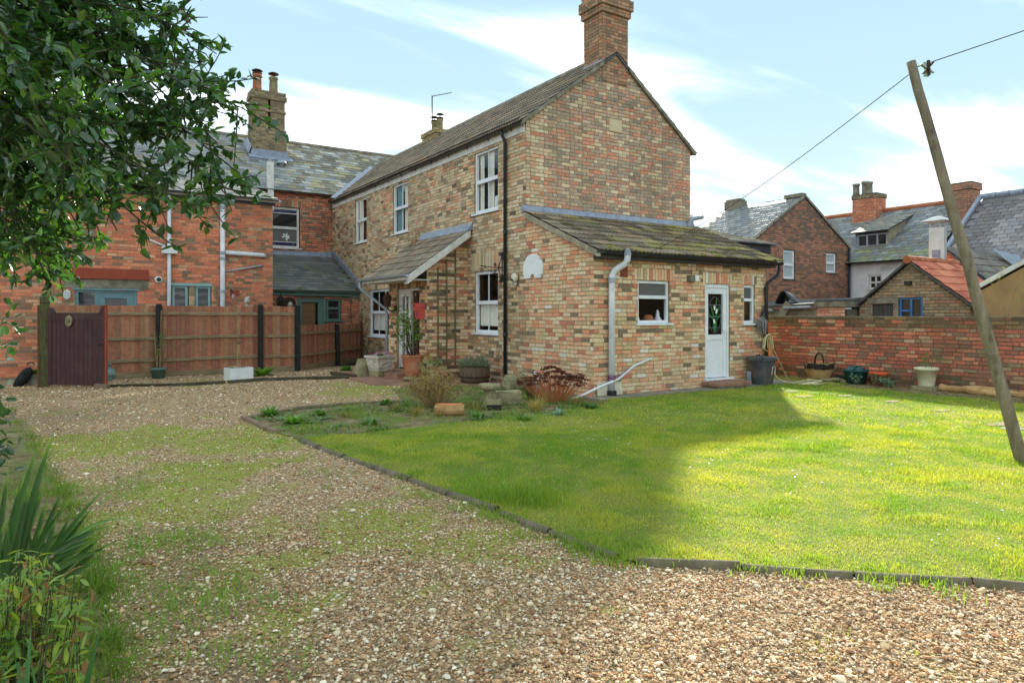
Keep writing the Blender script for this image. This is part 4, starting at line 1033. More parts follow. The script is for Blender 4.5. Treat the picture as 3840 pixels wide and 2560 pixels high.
# teal glazed door with side light
mb = MB(); f = .07
for a, b in ((dL, dL + f), (dR - f, dR)): WF.box(mb, a, b, -.09, -.02, .05, dT)
m0, m1 = xs(WF, 9.5, 355, 367); WF.box(mb, m0, m1, -.09, -.02, .05, dT - f); WF.box(mb, dL + f, dR - f, -.09, -.021, dT - f, dT); WF.box(mb, dL - .06, dR + .06, -.02, .03, dT - .015, dT + .03)
WF.box(mb, dL + f, m0, -.09, -.022, .05, .9)
dk = WB(mb, 'door', 'teal_blue', red)
l0, l1 = xs(WF, 9.5, 394, 476); lt, = zs(9.5, 430, 1118)
mb = MB(); WF.box(mb, m1, l0, -.08, -.04, .06, dT - f); WF.box(mb, l1, dR - f, -.08, -.04, .06, dT - f); WF.box(mb, l0, l1, -.08, -.041, lt, dT - f); WF.box(mb, l0, l1, -.08, -.041, .06, 1.0); mb.build('leaf', 'teal_blue', dk)
mb = MB(); mb.quad(*[WF.p(s, -.06, z) for s, z in ((l0, 1.0), (l1, 1.0), (l1, lt), (l0, lt))]); mb.build('pane', 'glass_frosted', dk)
mb = MB(); mb.quad(*[WF.p(s, -.06, z) for s, z in ((dL + f, .9), (m0, .9), (m0, dT - f), (dL + f, dT - f))]); mb.build('pane', 'glass_dark', dk)
k0, k1 = xs(WF, 9.5, 242, 557); kz0, kz1, kz2 = zs(9.5, 400, 1086, 1042, 1008)
mb = MB(); WF.box(mb, k0, k1, -.02, .035, kz0 + .035, kz1); WB(mb, 'lintel', 'concrete', red)
mb = MB(); WF.box(mb, k0, k1, -.02, .05, kz1 + .002, kz2); WF.box(mb, k0 - .02, k1 + .02, -.02, .09, kz1 - .03, kz1 + .001); WB(mb, 'lintel_cover', 'lintel_red', red)
# pale teal windows
for s0, s1 in ((wA0 + .02, wA1 - .01), (wB0 + .01, wB1 - .02)):
    window(red, WF, s0, s1, 1.02, wT - .06, 'teal_light', .055, (1.62,), (), (), rec=.03, sill=False, pane=('glass_frosted', 'glass_dark'))
mb = MB(); WF.box(mb, wA0 - .03, wB1 + .01, -.02, .03, wT - .06, wT + .005); WB(mb, 'lintel', 'teal_light', red)
# stair window with coloured margins
sw = window(red, BF, w0 + .01, w1 - .02, zb + .06, zt - .01, 'white_paint', .07, ((zb + zt) / 2 + .02,), (), (), rec=.06, pane=('glass_frosted', 'glass_dark'), sill_out=.07)
for z0_, z1_ in ((zt - .19, zt - .09), (zb + .14, zb + .25)):
    for s0, s1 in ((w0 + .09, w0 + .18), (w0 + .21, w1 - .22), (w1 - .19, w1 - .1)):
        mb = MB(); BF.box(mb, s0, s1, -.095, -.088, z0_, z1_); mb.build('coloured_pane', 'stained_blue', sw)
    mb = MB(); BF.box(mb, w0 + .08, w1 - .09, -.1, -.07, z0_ - .03, z0_ - .005); BF.box(mb, w0 + .08, w1 - .09, -.1, -.07, z1_ + .005, z1_ + .025); mb.build('glazing_bar', 'white_paint', sw)
mb = MB(); c = BF.p((w0 + w1) / 2 + .05, -.088, (zb + zt) / 2 - .28)
for a in (0.3, 1.2, -.3, -1.2, 2.2, 3.2):
    d = Vector((math.cos(a), 0, math.sin(a))); n = Vector((-d.z, 0, d.x)); mb.quad(c, c + d * .09 + n * .03, c + d * .15, c + d * .09 - n * .03)
mb.build('etched_flower', 'plastic_white', sw)
# annex door and window in teal
mb = MB()
for s0, s1, lo, hi in ((a0, a0 + .1, .05, at), (a1 - .12, a1, .05, at), (a0 + .1, a1 - .12, at - .12, at)): AF.box(mb, s0, s1, -.09, -.02, lo, hi)
dk = WB(mb, 'door', 'teal', red)
mb = MB()
for s0, s1, lo, hi in ((a0 + .1, a0 + .17, .06, at - .12), (a1 - .26, a1 - .12, .06, at - .12)): AF.box(mb, s0, s1, -.08, -.04, lo, hi)
mb.build('leaf', 'teal', dk)
mb = MB(); mb.quad(*[AF.p(s, -.06, z) for s, z in ((a0 + .17, .1), (a1 - .26, .1), (a1 - .26, at - .12), (a0 + .17, at - .12))]); mb.build('pane', 'glass', dk)
mb = MB(); AF.box(mb, a0 + .18, a1 - .33, -.10, -.08, .1, at - .14); mb.build('blind', 'blind_brown', dk)
window(red, AF, a1 + .005, a3 - .01, ab + .05, at - .01, 'teal', .055, (at - .30,), (), (), rec=.03, pane='glass_dark', sill_out=.06)
# big chimney
cy = 16.05
c0 = gy(946, 560, cy).x; c1 = gy(1074, 560, cy).x; cz = gy(1000, 482, cy).z; ct = gy(1000, 340, cy).z
P_CH2 = [(rgb(120, 108, 82), 20), (rgb(106, 96, 74), 18), (rgb(134, 120, 90), 14), (rgb(92, 84, 66), 10)]
BR.ring('chimney', c0, c1, cy, cy + .75, 6.7, cz, P_CH2, 'brick_old', 'mortar')
BR.ring('chimney', c0 + .02, (c0 + c1) / 2 - .05, cy + .04, cy + .71, cz, ct - .25, P_CH2, 'brick_old', 'mortar')
BR.ring('chimney', (c0 + c1) / 2 + .05, c1 - .05, cy + .04, cy + .71, cz, ct - .25, P_CH2, 'brick_old', 'mortar')
BR.ring('chimney', (c0 + c1) / 2 - .06, (c0 + c1) / 2 + .06, cy + .25, cy + .6, cz, ct - .25, P_CH2, 'brick_old', 'mortar')
zb_ = gy(1000, 412, cy).z
BR.ring('chimney_corbel', c0 - .02, c1 - .01, cy + .0, cy + .75, zb_ - .06, zb_ + .015, P_CH2, 'brick_old', 'mortar')
BR.ring('chimney_corbel', c0 - .04, c1 + .01, cy - .02, cy + .77, ct - .30, ct - .15, P_CH2, 'brick_old', 'mortar')
BR.ring('chimney_corbel', c0 - .01, c1 - .02, cy + .01, cy + .74, ct - .15, ct + .0, P_CH2, 'brick_old', 'mortar')
BR.finish()
for px, y0, y1, bulb in ((966, 253, 328, 1), (1027, 268, 342, 0)):
    p = gy(px, y1, cy + .3); h = (y1 - y0) / 2560 * 27; r = .17
    mb = MB(); mb.lathe([(r, 0), (r * .95, h * .2), (r * .82, h * .68), (r * .98, h * .7), (r * 1.02, h * .78), (r * .8, h * .82), (r * .7, h * .82)], (p.x, cy + .35, ct), 14); o = WB(mb, 'chimney_pot', 'old_stone' if not bulb else 'terracotta', red, smooth=True)
    mb = MB()
    if bulb: mb.lathe([(r * .9, h * .8), (r * 1.05, h * .84), (r * .8, h * .9), (r * .5, h * .92)], (p.x, cy + .35, ct), 12)
    mb.lathe([(.015, h * .8), (.015, h * .96)], (p.x, cy + .35, ct), 6); mb.lathe([(.01, h * 1.06), (.12, h * 1.02), (.19, h * .97), (.19, h * .95), (.01, h * .96)], (p.x, cy + .35, ct), 14); mb.build('cowl', 'rust_iron', o)
mb = MB(); zf = 5.60 + .71 * (cy - 13.95)
mb.prism([(c0 - .1, cy - .03, zf - .02), (c0 - .02, cy - .03, zf + .26), (c1 + .02, cy - .03, zf + .26), (c1 + .16, cy - .03, zf - .02)], (0, -.02, -.0)); mb.prism([(c0 - .14, cy - .03, zf + .05), (c0 - .02, cy - .02, zf + .35), (c0 - .02, cy + .7, zf + .8), (c0 - .14, cy + .7, zf + .55)], (-.01, 0, .02))
mb.prism([(c0 - .16, cy - .22, zf - .11), (c1 + .2, cy - .22, zf - .11), (c1 + .18, cy - .02, zf + .03), (c0 - .14, cy - .02, zf + .03)], (0, 0, .03)); WB(mb, 'flashing', 'lead', red)
# flue duct and mushroom vent
p = gy(1011, 610, 14.1); mb = MB(); mb.bb((p.x - .09, 13.95, 4.9), (p.x + .10, 14.12, p.z)); WB(mb, 'flue_duct', 'white_paint', red)
mb = MB(); mb.prism([(p.x - .09, 13.95, p.z + .001), (p.x + .10, 13.95, p.z + .001), (p.x, 13.95, p.z + .14)], (0, .17, 0)); WB(mb, 'flue_duct', 'pipe_grey', red)
d = ray(1056, 625); tt = (5.60 - 1.47 + .71 * (CAM.y - 13.95)) / (d.z - .71 * d.y); p = CAM + d * tt
mb = MB(); mb.lathe([(.08, -.15), (.08, .1), (.17, .1), (.17, .14), (.13, .2), (.02, .22)], (p.x, p.y, p.z), 14); WB(mb, 'roof_vent', 'pipe_grey', red, smooth=True)
v0, v1 = xs(WF, 9.5, 867, 898); vz0, vz1 = zs(9.5, 880, 1110, 1087); air_brick(red, WF, v0, v1, vz0, vz1, 7, 4)

# fittings on that wall
p = gy(251, 1105, 9.5); t = thing('bulkhead_light', 'white oval caged bulkhead light on orange brick wall beside teal door', 'light', (p.x, 9.49, p.z))
mb = MB(); n = 16; mb.prism([(.07 * math.cos(2 * math.pi * k / n), 0, .115 * math.sin(2 * math.pi * k / n)) for k in range(n)], (0, -.06, 0)); mb.build('body', 'plastic_white', t)
mb = MB(); mb.prism([(.052 * math.cos(2 * math.pi * k / n), -.0605, .09 * math.sin(2 * math.pi * k / n)) for k in range(n)], (0, -.035, 0)); mb.build('lens', 'glass_net', t)
mb = MB()
for z in (-.06, 0, .06): mb.bar((-.06, -.1, z), (.06, -.1, z), .01, .012)
mb.bar((0, -.1, -.10), (0, -.1, .10), .01, .012); mb.build('cage', 'plastic_white', t)
p = gy(593, 1049, 9.5); t = thing('security_camera', 'round white security camera with black lens on orange brick wall', 'camera', (p.x, 9.49, p.z))
mb = MB(); mb.tube([(0, 0, 0), (0, -.07, 0), (0, -.1, 0)], [.085, .085, .07], 16); mb.build('body', 'plastic_white', t)
mb = MB(); mb.tube([(0.005, -.1005, 0), (0.005, -.115, 0)], [.055, .05], 14); mb.build('lens', 'black_plastic', t)
p = gy(870, 1120, 9.5); t = thing('cage_lamp', 'copper wire cage lamp hanging on a black bracket by the air brick', 'lamp', (p.x, 9.42, p.z))
mb = MB(); mb.bar((-.03, .06, .05), (-.03, .06, .26), .025, .02); mb.bar((-.03, .05, .24), (0, -.05, .17), .012, .012); mb.build('bracket', 'black_plastic', t)
mb = MB()
for k in range(8):
    a = k * math.pi / 4; mb.tube([(.02 * math.cos(a), .02 * math.sin(a) - .05, .12), (.085 * math.cos(a), .085 * math.sin(a) - .05, 0), (.03 * math.cos(a), .03 * math.sin(a) - .05, -.12)], .004, 4)
mb.build('cage', 'copper_pink', t)
mb = MB(); mb.lathe([(.02, .05), (.03, 0), (.02, -.05), (.004, -.06)], (0, -.05, .06), 8); mb.build('bulb', 'glass_net', t)
# shelf things behind the fence
p = gy(925, 1128, 9.3); t = thing('garden_bust', 'small pale stone head of a child with curls looking over the fence', 'bust', (p.x, 9.3, p.z - .1))
mb = MB(); mb.blob((0, -.01, .10), (.075, .08, .10), 3, .06, 14, 10); mb.lathe([(.07, -.12), (.045, -.03), (.05, .03)], (0, 0, 0), 12); mb.tube([(0, -.085, .10), (0, -.1, .085)], [.012, .018], 6)
mb.build('head', 'plaster_bust', t, smooth=True)
mb = MB()
for k in range(26):
    a = rnd.uniform(0, 6.28); z = rnd.uniform(.12, .2); r = .078 * math.sqrt(max(.05, 1 - ((z - .1) / .115) ** 2))
    if math.sin(a) < -.5 and z < .15: continue
    mb.blob((r * math.cos(a), r * math.sin(a), z), (.022, .022, .02), k, .1, 6, 4)
mb.build('hair', 'plaster_bust', t, smooth=True)
p = gy(1053, 1135, 11.3); t = thing('garden_lantern', 'black peaked lantern standing at teal annex wall behind fence', 'lantern', (p.x, 11.3, p.z - .12))
mb = MB(); mb.box((0, 0, .0), (.2, .2, .03)); mb.build('base', 'black_plastic', t)
mb = MB(); 
for x in (-.08, .08):
    for y in (-.08, .08): mb.bar((x, y, .01), (x, y, .2), .016, .016)
mb.build('frame', 'black_plastic', t)
mb = MB(); mb.box((0, 0, .1), (.13, .13, .17)); mb.build('glass', 'glass_dark', t)
mb = MB(); mb.lathe([(.15, .2), (.13, .23), (.04, .32), (.015, .34), (.012, .42)], (0, 0, 0), 4); mb.build('roof', 'black_plastic', t)
p = gy(1085, 1135, 11.5); t = thing('wall_plaque', 'round rusty wall plate with a grey face beside the teal annex door', 'plaque', (p.x, 11.5, p.z - .02))
mb = MB(); mb.tube([(0, 0, 0), (0, -.03, 0)], .19, 18); mb.build('plate', 'rust_iron', t)
mb = MB(); mb.blob((0.01, -.06, -.05), (.09, .05, .1), 5, .2, 10, 7); mb.build('face', 'galvanised', t, smooth=True)
p0 = gy(1104, 1110, 11.5); p1_ = gy(1316, 1113, 11.5)
mb = MB(); mb.tube([(p0.x, 11.5, p0.z - .2), (p0.x, 11.5, p0.z), (p1_.x, 11.5, p1_.z + .0), (p1_.x, 11.5, 1.1)], .012, 6); tag(mb.build('light_cable', 'black_plastic'), 'dark cable with small white clips framing the annex doorway', 'cable')
# ------------------------------------------------------------------ fence, gate
FY = 8.62
P_BOARD = [(rgb(148, 96, 68), 18), (rgb(142, 88, 64), 14), (rgb(142, 102, 72), 16), (rgb(132, 78, 60), 9), (rgb(144, 110, 78), 8), (rgb(130, 92, 66), 10)]
fence = thing('board_fence', 'reddish brown close board fence with black posts and weathered rails', 'fence', (-5.2, FY, 0))
BMESH = {}
def board(parent, x, y, z0, z1, w, dirv, rg, m='board'):
    key = rg.randrange(5)
    if key not in BMESH:
        r2 = random.Random(key); mb = MB(); mb.add([(-.5, -.5, 0), (.5, -.5, 0), (.5, .5, 0), (-.5, .5, 0), (-.5, -.5, 1 + r2.uniform(-.006, .006)), (.5, -.5, 1 + r2.uniform(-.006, .006)), (.5, .5, 1), (-.5, .5, 1)],
            [(3, 2, 1, 0), (4, 5, 6, 7), (0, 1, 5, 4), (1, 2, 6, 5), (2, 3, 7, 6), (3, 0, 4, 7)]); BMESH[key] = mb.mesh('board', 'board_piece')
    d = Vector(dirv); n = Vector((-d.y, d.x, 0)); a = .13 + rg.uniform(-.03, .03); d2 = (d + n * a).normalized(); n2 = Vector((-d2.y, d2.x, 0)); h = z1 - z0; tl_ = rg.uniform(-.004, .004)
    mw = Matrix(((d2.x * w, n2.x * .014, d2.x * tl_ * h, x), (d2.y * w, n2.y * .014, d2.y * tl_ * h, y), (0, 0, h, z0), (0, 0, 0, 1)))
    o = link_piece('board', BMESH[key], parent, Matrix.Translation(-Vector(parent.location)) @ mw, pick(rg, P_BOARD)); return o
rg = random.Random(5)
xa, xb = -8.0, -2.74
x = xa
while x < xb:
    w = .098; board(fence, x + w / 2, FY + rg.uniform(-.004, .004), .13, 1.665 + rg.uniform(-.008, .008), w, (1, 0, 0), rg); x += w - .002
for z in (.40, .92, 1.49):
    pts = [xa, -6.0, -3.72, xb]
    for a, b in zip(pts[:-1], pts[1:]):
        mb = MB(); mb.prism([(a, FY - .007, z - .045), (a, FY - .05, z - .035), (a, FY - .05, z + .02), (a, FY - .007, z + .035)], (b - a, 0, rg.uniform(-.015, .02))); WB(mb, 'rail', 'rail_wood', fence)
for x in (-5.98, -3.70, -2.78):
    mb = MB(); mb.box((x, FY - .08, .84), (.12, .11, 1.68)); mb.box((x, FY - .08, 1.695), (.12, .11, .03), taper=.7); WB(mb, 'post', 'post_black', fence)
mb = MB(); mb.bb((xa, FY - .03, 0), (xb, FY + .01, .135)); WB(mb, 'gravel_board', 'rail_wood', fence)
# lower angled run up to the cottage
A = Vector((-2.70, FY + .05, 0)); B = Vector((-.03, 11.25, 0)); dv = (B - A).normalized(); Lf = (B - A).length
fence2 = thing('board_fence', 'lower reddish brown board fence with one leaning black post meeting the cottage wall', 'fence', (A + B) / 2)
s = 0.0
while s < Lf - .05:
    p = A + dv * (s + .05); board(fence2, p.x, p.y, .15, 1.18 + rg.uniform(-.01, .01), .1, dv, rg); s += .098
nv = Vector((dv.y, -dv.x, 0))
for z in (.40, .97):
    mb = MB(); mb.bar(A + nv * .03 + Vector((0, 0, z)), B + nv * .03 + Vector((0, 0, z + .02)), .045, .06); WB(mb, 'rail', 'rail_wood', fence2)
c = A + dv * (Lf * .53) + nv * .09
mb = MB(); mb.bar(c, c + Vector((-.03, 0, 1.15)), .11, .10); mb.prism([c + Vector((-.09, -.05, 1.14)), c + Vector((.03, -.05, 1.14)), c + Vector((-.085, -.05, 1.2))], (0, .1, 0)); WB(mb, 'post', 'post_black', fence2)
mb = MB(); mb.bar(B + Vector((-.03, -.06, 0)), B + Vector((-.03, -.06, 1.22)), .07, .07); WB(mb, 'post', 'fence_red', fence2)
mb = MB(); mb.bar(A + Vector((0, 0, .07)), B + Vector((0, 0, .07)), .03, .16); WB(mb, 'gravel_board', 'rail_wood', fence2)

# gate, standing open
ga = gz(182, 1450); gb = gz(394, 1456); gd_ = (gb - ga).normalized(); gl = (gb - ga).length
gate = thing('garden_gate', 'dark brown boarded garden gate standing open with an oval house number', 'gate', ga, math.atan2(gd_.y, gd_.x))
w = gl - .16; nb = 11
for k in range(nb):
    mb = MB(); x0 = .08 + w * k / nb; mb.bb((x0 + .003, .0, .05), (x0 + w / nb - .003, .022, 1.42)); mb.build('board', 'gate_brown', gate)
mb = MB(); mb.bb((0, -.012, .04), (.085, .04, 1.60)); mb.prism([(0.085, -.012, 1.47), (.085, -.012, 1.6), (.14, -.012, 1.52), (.17, -.012, 1.47)], (0, .05, 0)); mb.build('stile', 'gate_brown', gate)
mb = MB(); mb.bb((gl - .085, -.012, .03), (gl, .04, 1.64)); mb.prism([(gl - .085, -.012, 1.47), (gl - .085, -.012, 1.6), (gl - .13, -.012, 1.52), (gl - .15, -.012, 1.47)], (0, .05, 0)); mb.build('stile', 'gate_brown', gate)
mb = MB(); mb.bb((.085, -.012, 1.36), (gl - .085, .04, 1.50)); mb.build('rail', 'gate_brown', gate)
mb = MB(); mb.bb((gl + .001, -.01, .08), (gl + .03, .035, 1.63)); mb.build('edge_strip', 'lintel_red', gate)
mb = MB(); mb.tube([(gl - .1, -.012, .88), (gl - .1, -.05, .88)], .018, 8); mb.tube([(gl - .15, -.045, .87), (gl - .06, -.045, .89)], .01, 6); mb.build('latch', 'iron', gate)
# the number on its oval stone
mb = MB(); n = 20; cx, cz_ = gl * .385, 1.335
mb.prism([(cx + .075 * math.cos(2 * math.pi * k / n), -.013, cz_ + .11 * math.sin(2 * math.pi * k / n)) for k in range(n)], (0, -.03, 0)); pl_ = mb.build('number_plate', 'old_stone', gate)
tc = bpy.data.curves.new('number', 'FONT'); tc.body = '16'; tc.size = .125; tc.align_x = 'CENTER'; tc.align_y = 'CENTER'; tc.extrude = .003
to = bpy.data.objects.new('number_tmp', tc); COL.objects.link(to)
dg = bpy.context.evaluated_depsgraph_get(); me = bpy.data.meshes.new_from_object(to.evaluated_get(dg)); bpy.data.objects.remove(to)
me.materials.clear(); me.materials.append(M['iron'])
no = bpy.data.objects.new('number', me); COL.objects.link(no); no.parent = pl_; no.location = (cx, -.045, cz_); no.rotation_euler = (R(90), 0, 0)
pp = ga - gd_ * .09
gp = thing('gate_post', 'thick mossy old timber gate post beside the dark gate', 'post', pp)
mb = MB(); mb.box((0, .02, .91), (.17, .17, 1.82)); mb.box((0, .02, 1.83), (.17, .17, .02), taper=.85); mb.build('post', 'post_mossy', gp)
mb = MB(); mb.box((0, .02, 1.70), (.178, .178, .02)); mb.build('wire_band', 'iron', gp)
mb = MB(); mb.bb((-.125, -.05, 0), (-.09, .08, 1.66)); mb.build('side_strip', 'fence_red', gp)
p = gz(142, 1420); mb = MB(); mb.bar(p, p + Vector((0, 0, .78)), .05, .05); mb.box(p + Vector((0, 0, .79)), (.07, .07, .02)); tag(mb.build('timber_stake', 'rail_wood'), 'short pale square stake left of the gate post', 'stake')
# ------------------------------------------------------------------ garden wall
GX = 6.35
gwall = thing('garden_wall', 'old red brick garden wall with mossy top courses along the right of the lawn', 'wall', (GX, -2.5, 0))
BG = Brickwork(gwall, 31)
GF = Fr((GX, -9.0, 0), (0, 1, 0), (-1, 0, 0))
def pal_g(s, z, rg):
    if z > 1.18 and rg.random() < .75: return pick(rg, [(rgb(104, 82, 58), 3), (rgb(118, 96, 64), 3), (rgb(90, 74, 54), 3), (rgb(124, 78, 54), 2)])
    if z < .3 and rg.random() < .5: return pick(rg, [(rgb(104, 74, 58), 3), (rgb(128, 86, 62), 2), (rgb(96, 84, 60), 2)])
    return pick(rg, P_GARD)
BG.wall('wall', GF, 13.2, 0.0, [(0, 1.44), (6, 1.425), (9.2, 1.41), (13.2, 1.39)], [], pal_g, 'brick_garden', 'mortar_dark', bond='mix', proud=.008, edge=.014)
mb = MB(); mb.bb((GX + .02, -9, 0), (GX + .23, 4.2, 1.375)); WB(mb, 'wall', 'mortar_dark', gwall)
for k in range(58):   # the brick-on-edge top
    BG.put((GX + .10, -8.9 + k * .227, 1.405 + (.025 if k < 20 else .01)), Vector((0, 1, 0)), Vector((-1, 0, 0)), .215, .06, pick(BG.rg, [(rgb(150, 128, 96), 2), (rgb(120, 96, 70), 2)]), bpy.data.objects['wall'], 'brick_garden')
    c, S, N, ln, h, col, part, m = BG.items[-1]
mb = MB(); mb.bb((GX - .006, -9, 1.41), (GX + .235, 4.2, 1.425)); WB(mb, 'coping', 'concrete', gwall)
BG.items = [i for i in BG.items if abs(i[0].x - (GX + .10)) > 1e-6]
BG.finish()

# ------------------------------------------------------------------ houses beyond the wall
P_FAR = [(rgb(150, 104, 80), 20), (rgb(134, 96, 76), 18), (rgb(164, 108, 80), 16), (rgb(118, 92, 76), 14), (rgb(104, 86, 74), 10)]
far = thing('gable_house', 'brown brick house with one tall and one short white window in its slate roofed gable', 'house', (16.6, 7, 0))
BFH = Brickwork(far, 41); RFH = Roofing(far, 42, 200)
FF = Fr((13.5, 7, 0), (1, 0, 0), (0, -1, 0))
fw = 19.58 - 13.5
def fx(px): return gy(px, 1178, 7).x - 13.5
def fz(px, py): return gy(px, py, 7).z
fo = [(fx(2937), fx(2981), fz(2960, 1050), fz(2960, 938)), (fx(3097), fx(3136), fz(3117, 1027), fz(3117, 949))]
ez, az = 4.26, 6.08
BFH.wall('wall', FF, fw, 0.0, [(0, ez), (fw / 2, az), (fw, ez)], fo, lambda s, z, rg: pick(rg, P_FAR) if z < 4.3 or rg.random() < .5 else pick(rg, [(rgb(112, 92, 80), 2), (rgb(98, 84, 74), 2), (rgb(150, 96, 74), 1)]), 'brick_red', 'mortar_dark', bond='stretcher')
BFH.finish()
mb = MB(); mb.bb((13.5, 7.02, 0), (13.55, 11, ez)); mb.bb((19.5, 7.02, 0), (19.58, 11, ez)); mb.bb((13.6, 7.5, 0), (19.5, 7.55, 4.2)); WB(mb, 'wall', 'brick_paver', far)
sl = Vector((fw / 2, 0, az - ez)); sln = sl.length; sl.normalize()
RFH.slope('roof', (13.38, 10.7, ez - .04), (0, -1, 0), sl, 3.78, sln + .12, sv, 'slate', .32, .23, P_SLATE, stagger=True, piece='slate')
RFH.finish('roof_slates')
mb = MB(); mb.prism([(19.7, 6.95, ez - .05), (19.7, 10.7, ez - .05), (16.55, 10.7, az + .05), (16.55, 6.95, az + .05)], (0, 0, -.06)); WB(mb, 'roof', 'roof_felt', far)
mb = MB(); mb.prism([(13.36, 6.93, ez - .10), (13.36, 6.93, ez), (16.54, 6.93, az + .10), (19.72, 6.93, ez), (19.72, 6.93, ez - .10), (16.54, 6.93, az)], (0, .06, 0)); WB(mb, 'verge', 'concrete', far)
for (a, b, lo, hi) in fo:
    window(far, FF, a + .01, b - .01, lo + .05, hi - .01, 'upvc', .08, ((lo + hi) / 2 + .02,), (), (), rec=.04, pane='glass_net', sillm='concrete', sill_out=.06)
mb = MB(); mb.bb((16.3, 9.9, 6.0), (16.8, 10.7, 6.36)); mb.bb((16.35, 9.95, 6.36), (16.75, 10.65, 6.44)); WB(mb, 'chimney_stub', 'concrete', far)
mb = MB(); mb.bb((16.4, 7.0, 6.1), (16.7, 7.8, 6.24)); WB(mb, 'chimney_stub', 'concrete', far)
pipe(far, 'rainwater_pipe', [(19.5, 6.9, 4.2), (19.5, 6.9, .3)], .05, 'black_plastic', 8)
# low tiled roof between
low = thing('low_tiled_building', 'low pink walled building with ribbed grey tile roof behind the extension', 'building', (12, 9, 0))
RLo = Roofing(low, 51, 120)
vl = Vector((0, 3.0, 1.15)).normalized()
RLo.slope('roof', (8.0, 5.9, 3.93), (1, 0, 0), vl, 5.2, 3.2, tv, 'tile', .30, .32, [(rgb(128, 122, 108), 3), (rgb(112, 106, 94), 3), (rgb(140, 132, 112), 2)], inside=lambda u, v: u < 5.2 - v * 1.2, poly=[(0, 0), (5.2, 0), (1.4, 3.2), (0, 3.2)])
RLo.finish()
mb = MB(); mb.bb((8, 6.0, 0), (13.0, 6.2, 3.6)); WB(mb, 'wall', 'brick_paver', low)
mb = MB(); mb.bb((8, 5.96, 3.6), (13.05, 6.2, 3.92)); WB(mb, 'fascia', 'black_plastic', low)
gutter(low, 'gutter', (8, 5.84, 3.96), (13.2, 5.84, 3.96), .06, 'pipe_grey', (0, -1, 0))
mb = MB(); mb.prism([(9, 16, 5.6), (13.5, 16, 5.9), (13.5, 19, 5.9), (9, 19, 5.6)], (0, 0, .5)); WB(mb, 'roof', 'lead', low)

# white house with a dormer
wh = thing('white_house', 'white rendered house with moss stained walls, slate roof and wide dormer', 'house', (19, 6, 0))
WX = Fr((19.7, 0, 0), (0, 1, 0), (-1, 0, 0))
def wy(px, x=19.7): return gx(px, 1178, x).y
def wz(px, py, x=19.7): return gx(px, py, x).z
yl, yr = 10.6, wy(3490); zl = 3.62
w0_, w1_ = wy(3307), wy(3257); z0_, z1_ = wz(3280, 1087), wz(3280, 1030)
mb = MB(); WX.box(mb, yr, w0_, -.2, 0, 0, zl); WX.box(mb, w1_, yl, -.2, 0, 0, zl); WX.box(mb, w0_, w1_, -.2, 0, 0, z0_); WX.box(mb, w0_, w1_, -.2, 0, z1_, zl)
WB(mb, 'wall', 'white_render', wh)
window(wh, WX, w0_ + .01, w1_ - .01, z0_ + .04, z1_ - .01, 'white_paint', .06, ((z0_ + z1_) / 2,), ((w0_ + w1_) / 2,), (), rec=.05, pane='glass_dark')
RWH = Roofing(wh, 61, 280)
vv = Vector((3.2, 0, 2.4)).normalized()
RWH.slope('roof', (19.45, yl, zl - .02), (0, -1, 0), vv, yl - yr + .2, 4.1, sv, 'slate', .32, .23, lambda u, v, rg: [(rgb(112, 120, 82), 3), (rgb(98, 104, 88), 3)] if v < .7 and rg.random() < .6 else [(rgb(104, 110, 116), 4), (rgb(90, 96, 102), 4), (rgb(118, 122, 124), 3), (rgb(100, 100, 92), 2)], stagger=True, piece='slate')
mb = MB(); mb.prism([(22.7, yl, 6.05), (22.7, yr, 6.05), (26, yr, 3.6), (26, yl, 3.6)], (0, 0, -.05)); WB(mb, 'roof', 'roof_felt', wh)
mb = MB(); mb.tube([(22.7, yl, 6.08), (22.7, yr, 6.08)], .11, 8); WB(mb, 'ridge', 'terracotta', wh)
gutter(wh, 'gutter', (19.38, yl, zl - .02), (19.38, yr, zl - .02), .07, 'black_plastic', (-1, 0, 0))
# dormer: window front, slate top, rendered cheek
DX = Fr((20.45, 0, 0), (0, 1, 0), (-1, 0, 0))
d0, d1 = wy(3330, 20.45), wy(3215, 20.45); dz0, dz1 = wz(3270, 945, 20.45), wz(3270, 876, 20.45)
window(wh, DX, d0, d1, dz0, dz1, 'pipe_grey', .07, (), (d0 + (d1 - d0) / 3, d0 + 2 * (d1 - d0) / 3), (), rec=-.02, pane='glass_dark', sillm='lead')
mb = MB()
mb.prism([(20.40, d0 - .06, dz0 - .1), (20.40, d0 - .06, dz1 + .12), (22.7, d0 - .06, dz1 + 1.0), (22.7, d0 - .06, dz0 + 1.4)], (0, .05, 0)); WB(mb, 'dormer_cheek', 'render_cement', wh)
mb = MB(); mb.prism([(20.40, d1 + .01, dz0 - .1), (20.40, d1 + .01, dz1 + .12), (22.7, d1 + .01, dz1 + 1.0), (22.7, d1 + .01, dz0 + 1.4)], (0, .05, 0)); WB(mb, 'dormer_cheek', 'lead', wh)
vd = Vector((2.4, 0, .93)).normalized()
RWH.slope('dormer_roof', (20.2, d1 + .15, dz1 + .08), (0, -1, 0), vd, d1 - d0 + .3, 2.4, sv, 'slate', .32, .23, [(rgb(116, 118, 112), 4), (rgb(104, 108, 102), 4), (rgb(130, 128, 112), 2)], stagger=True, piece='slate')
RWH.finish('roof_slates')
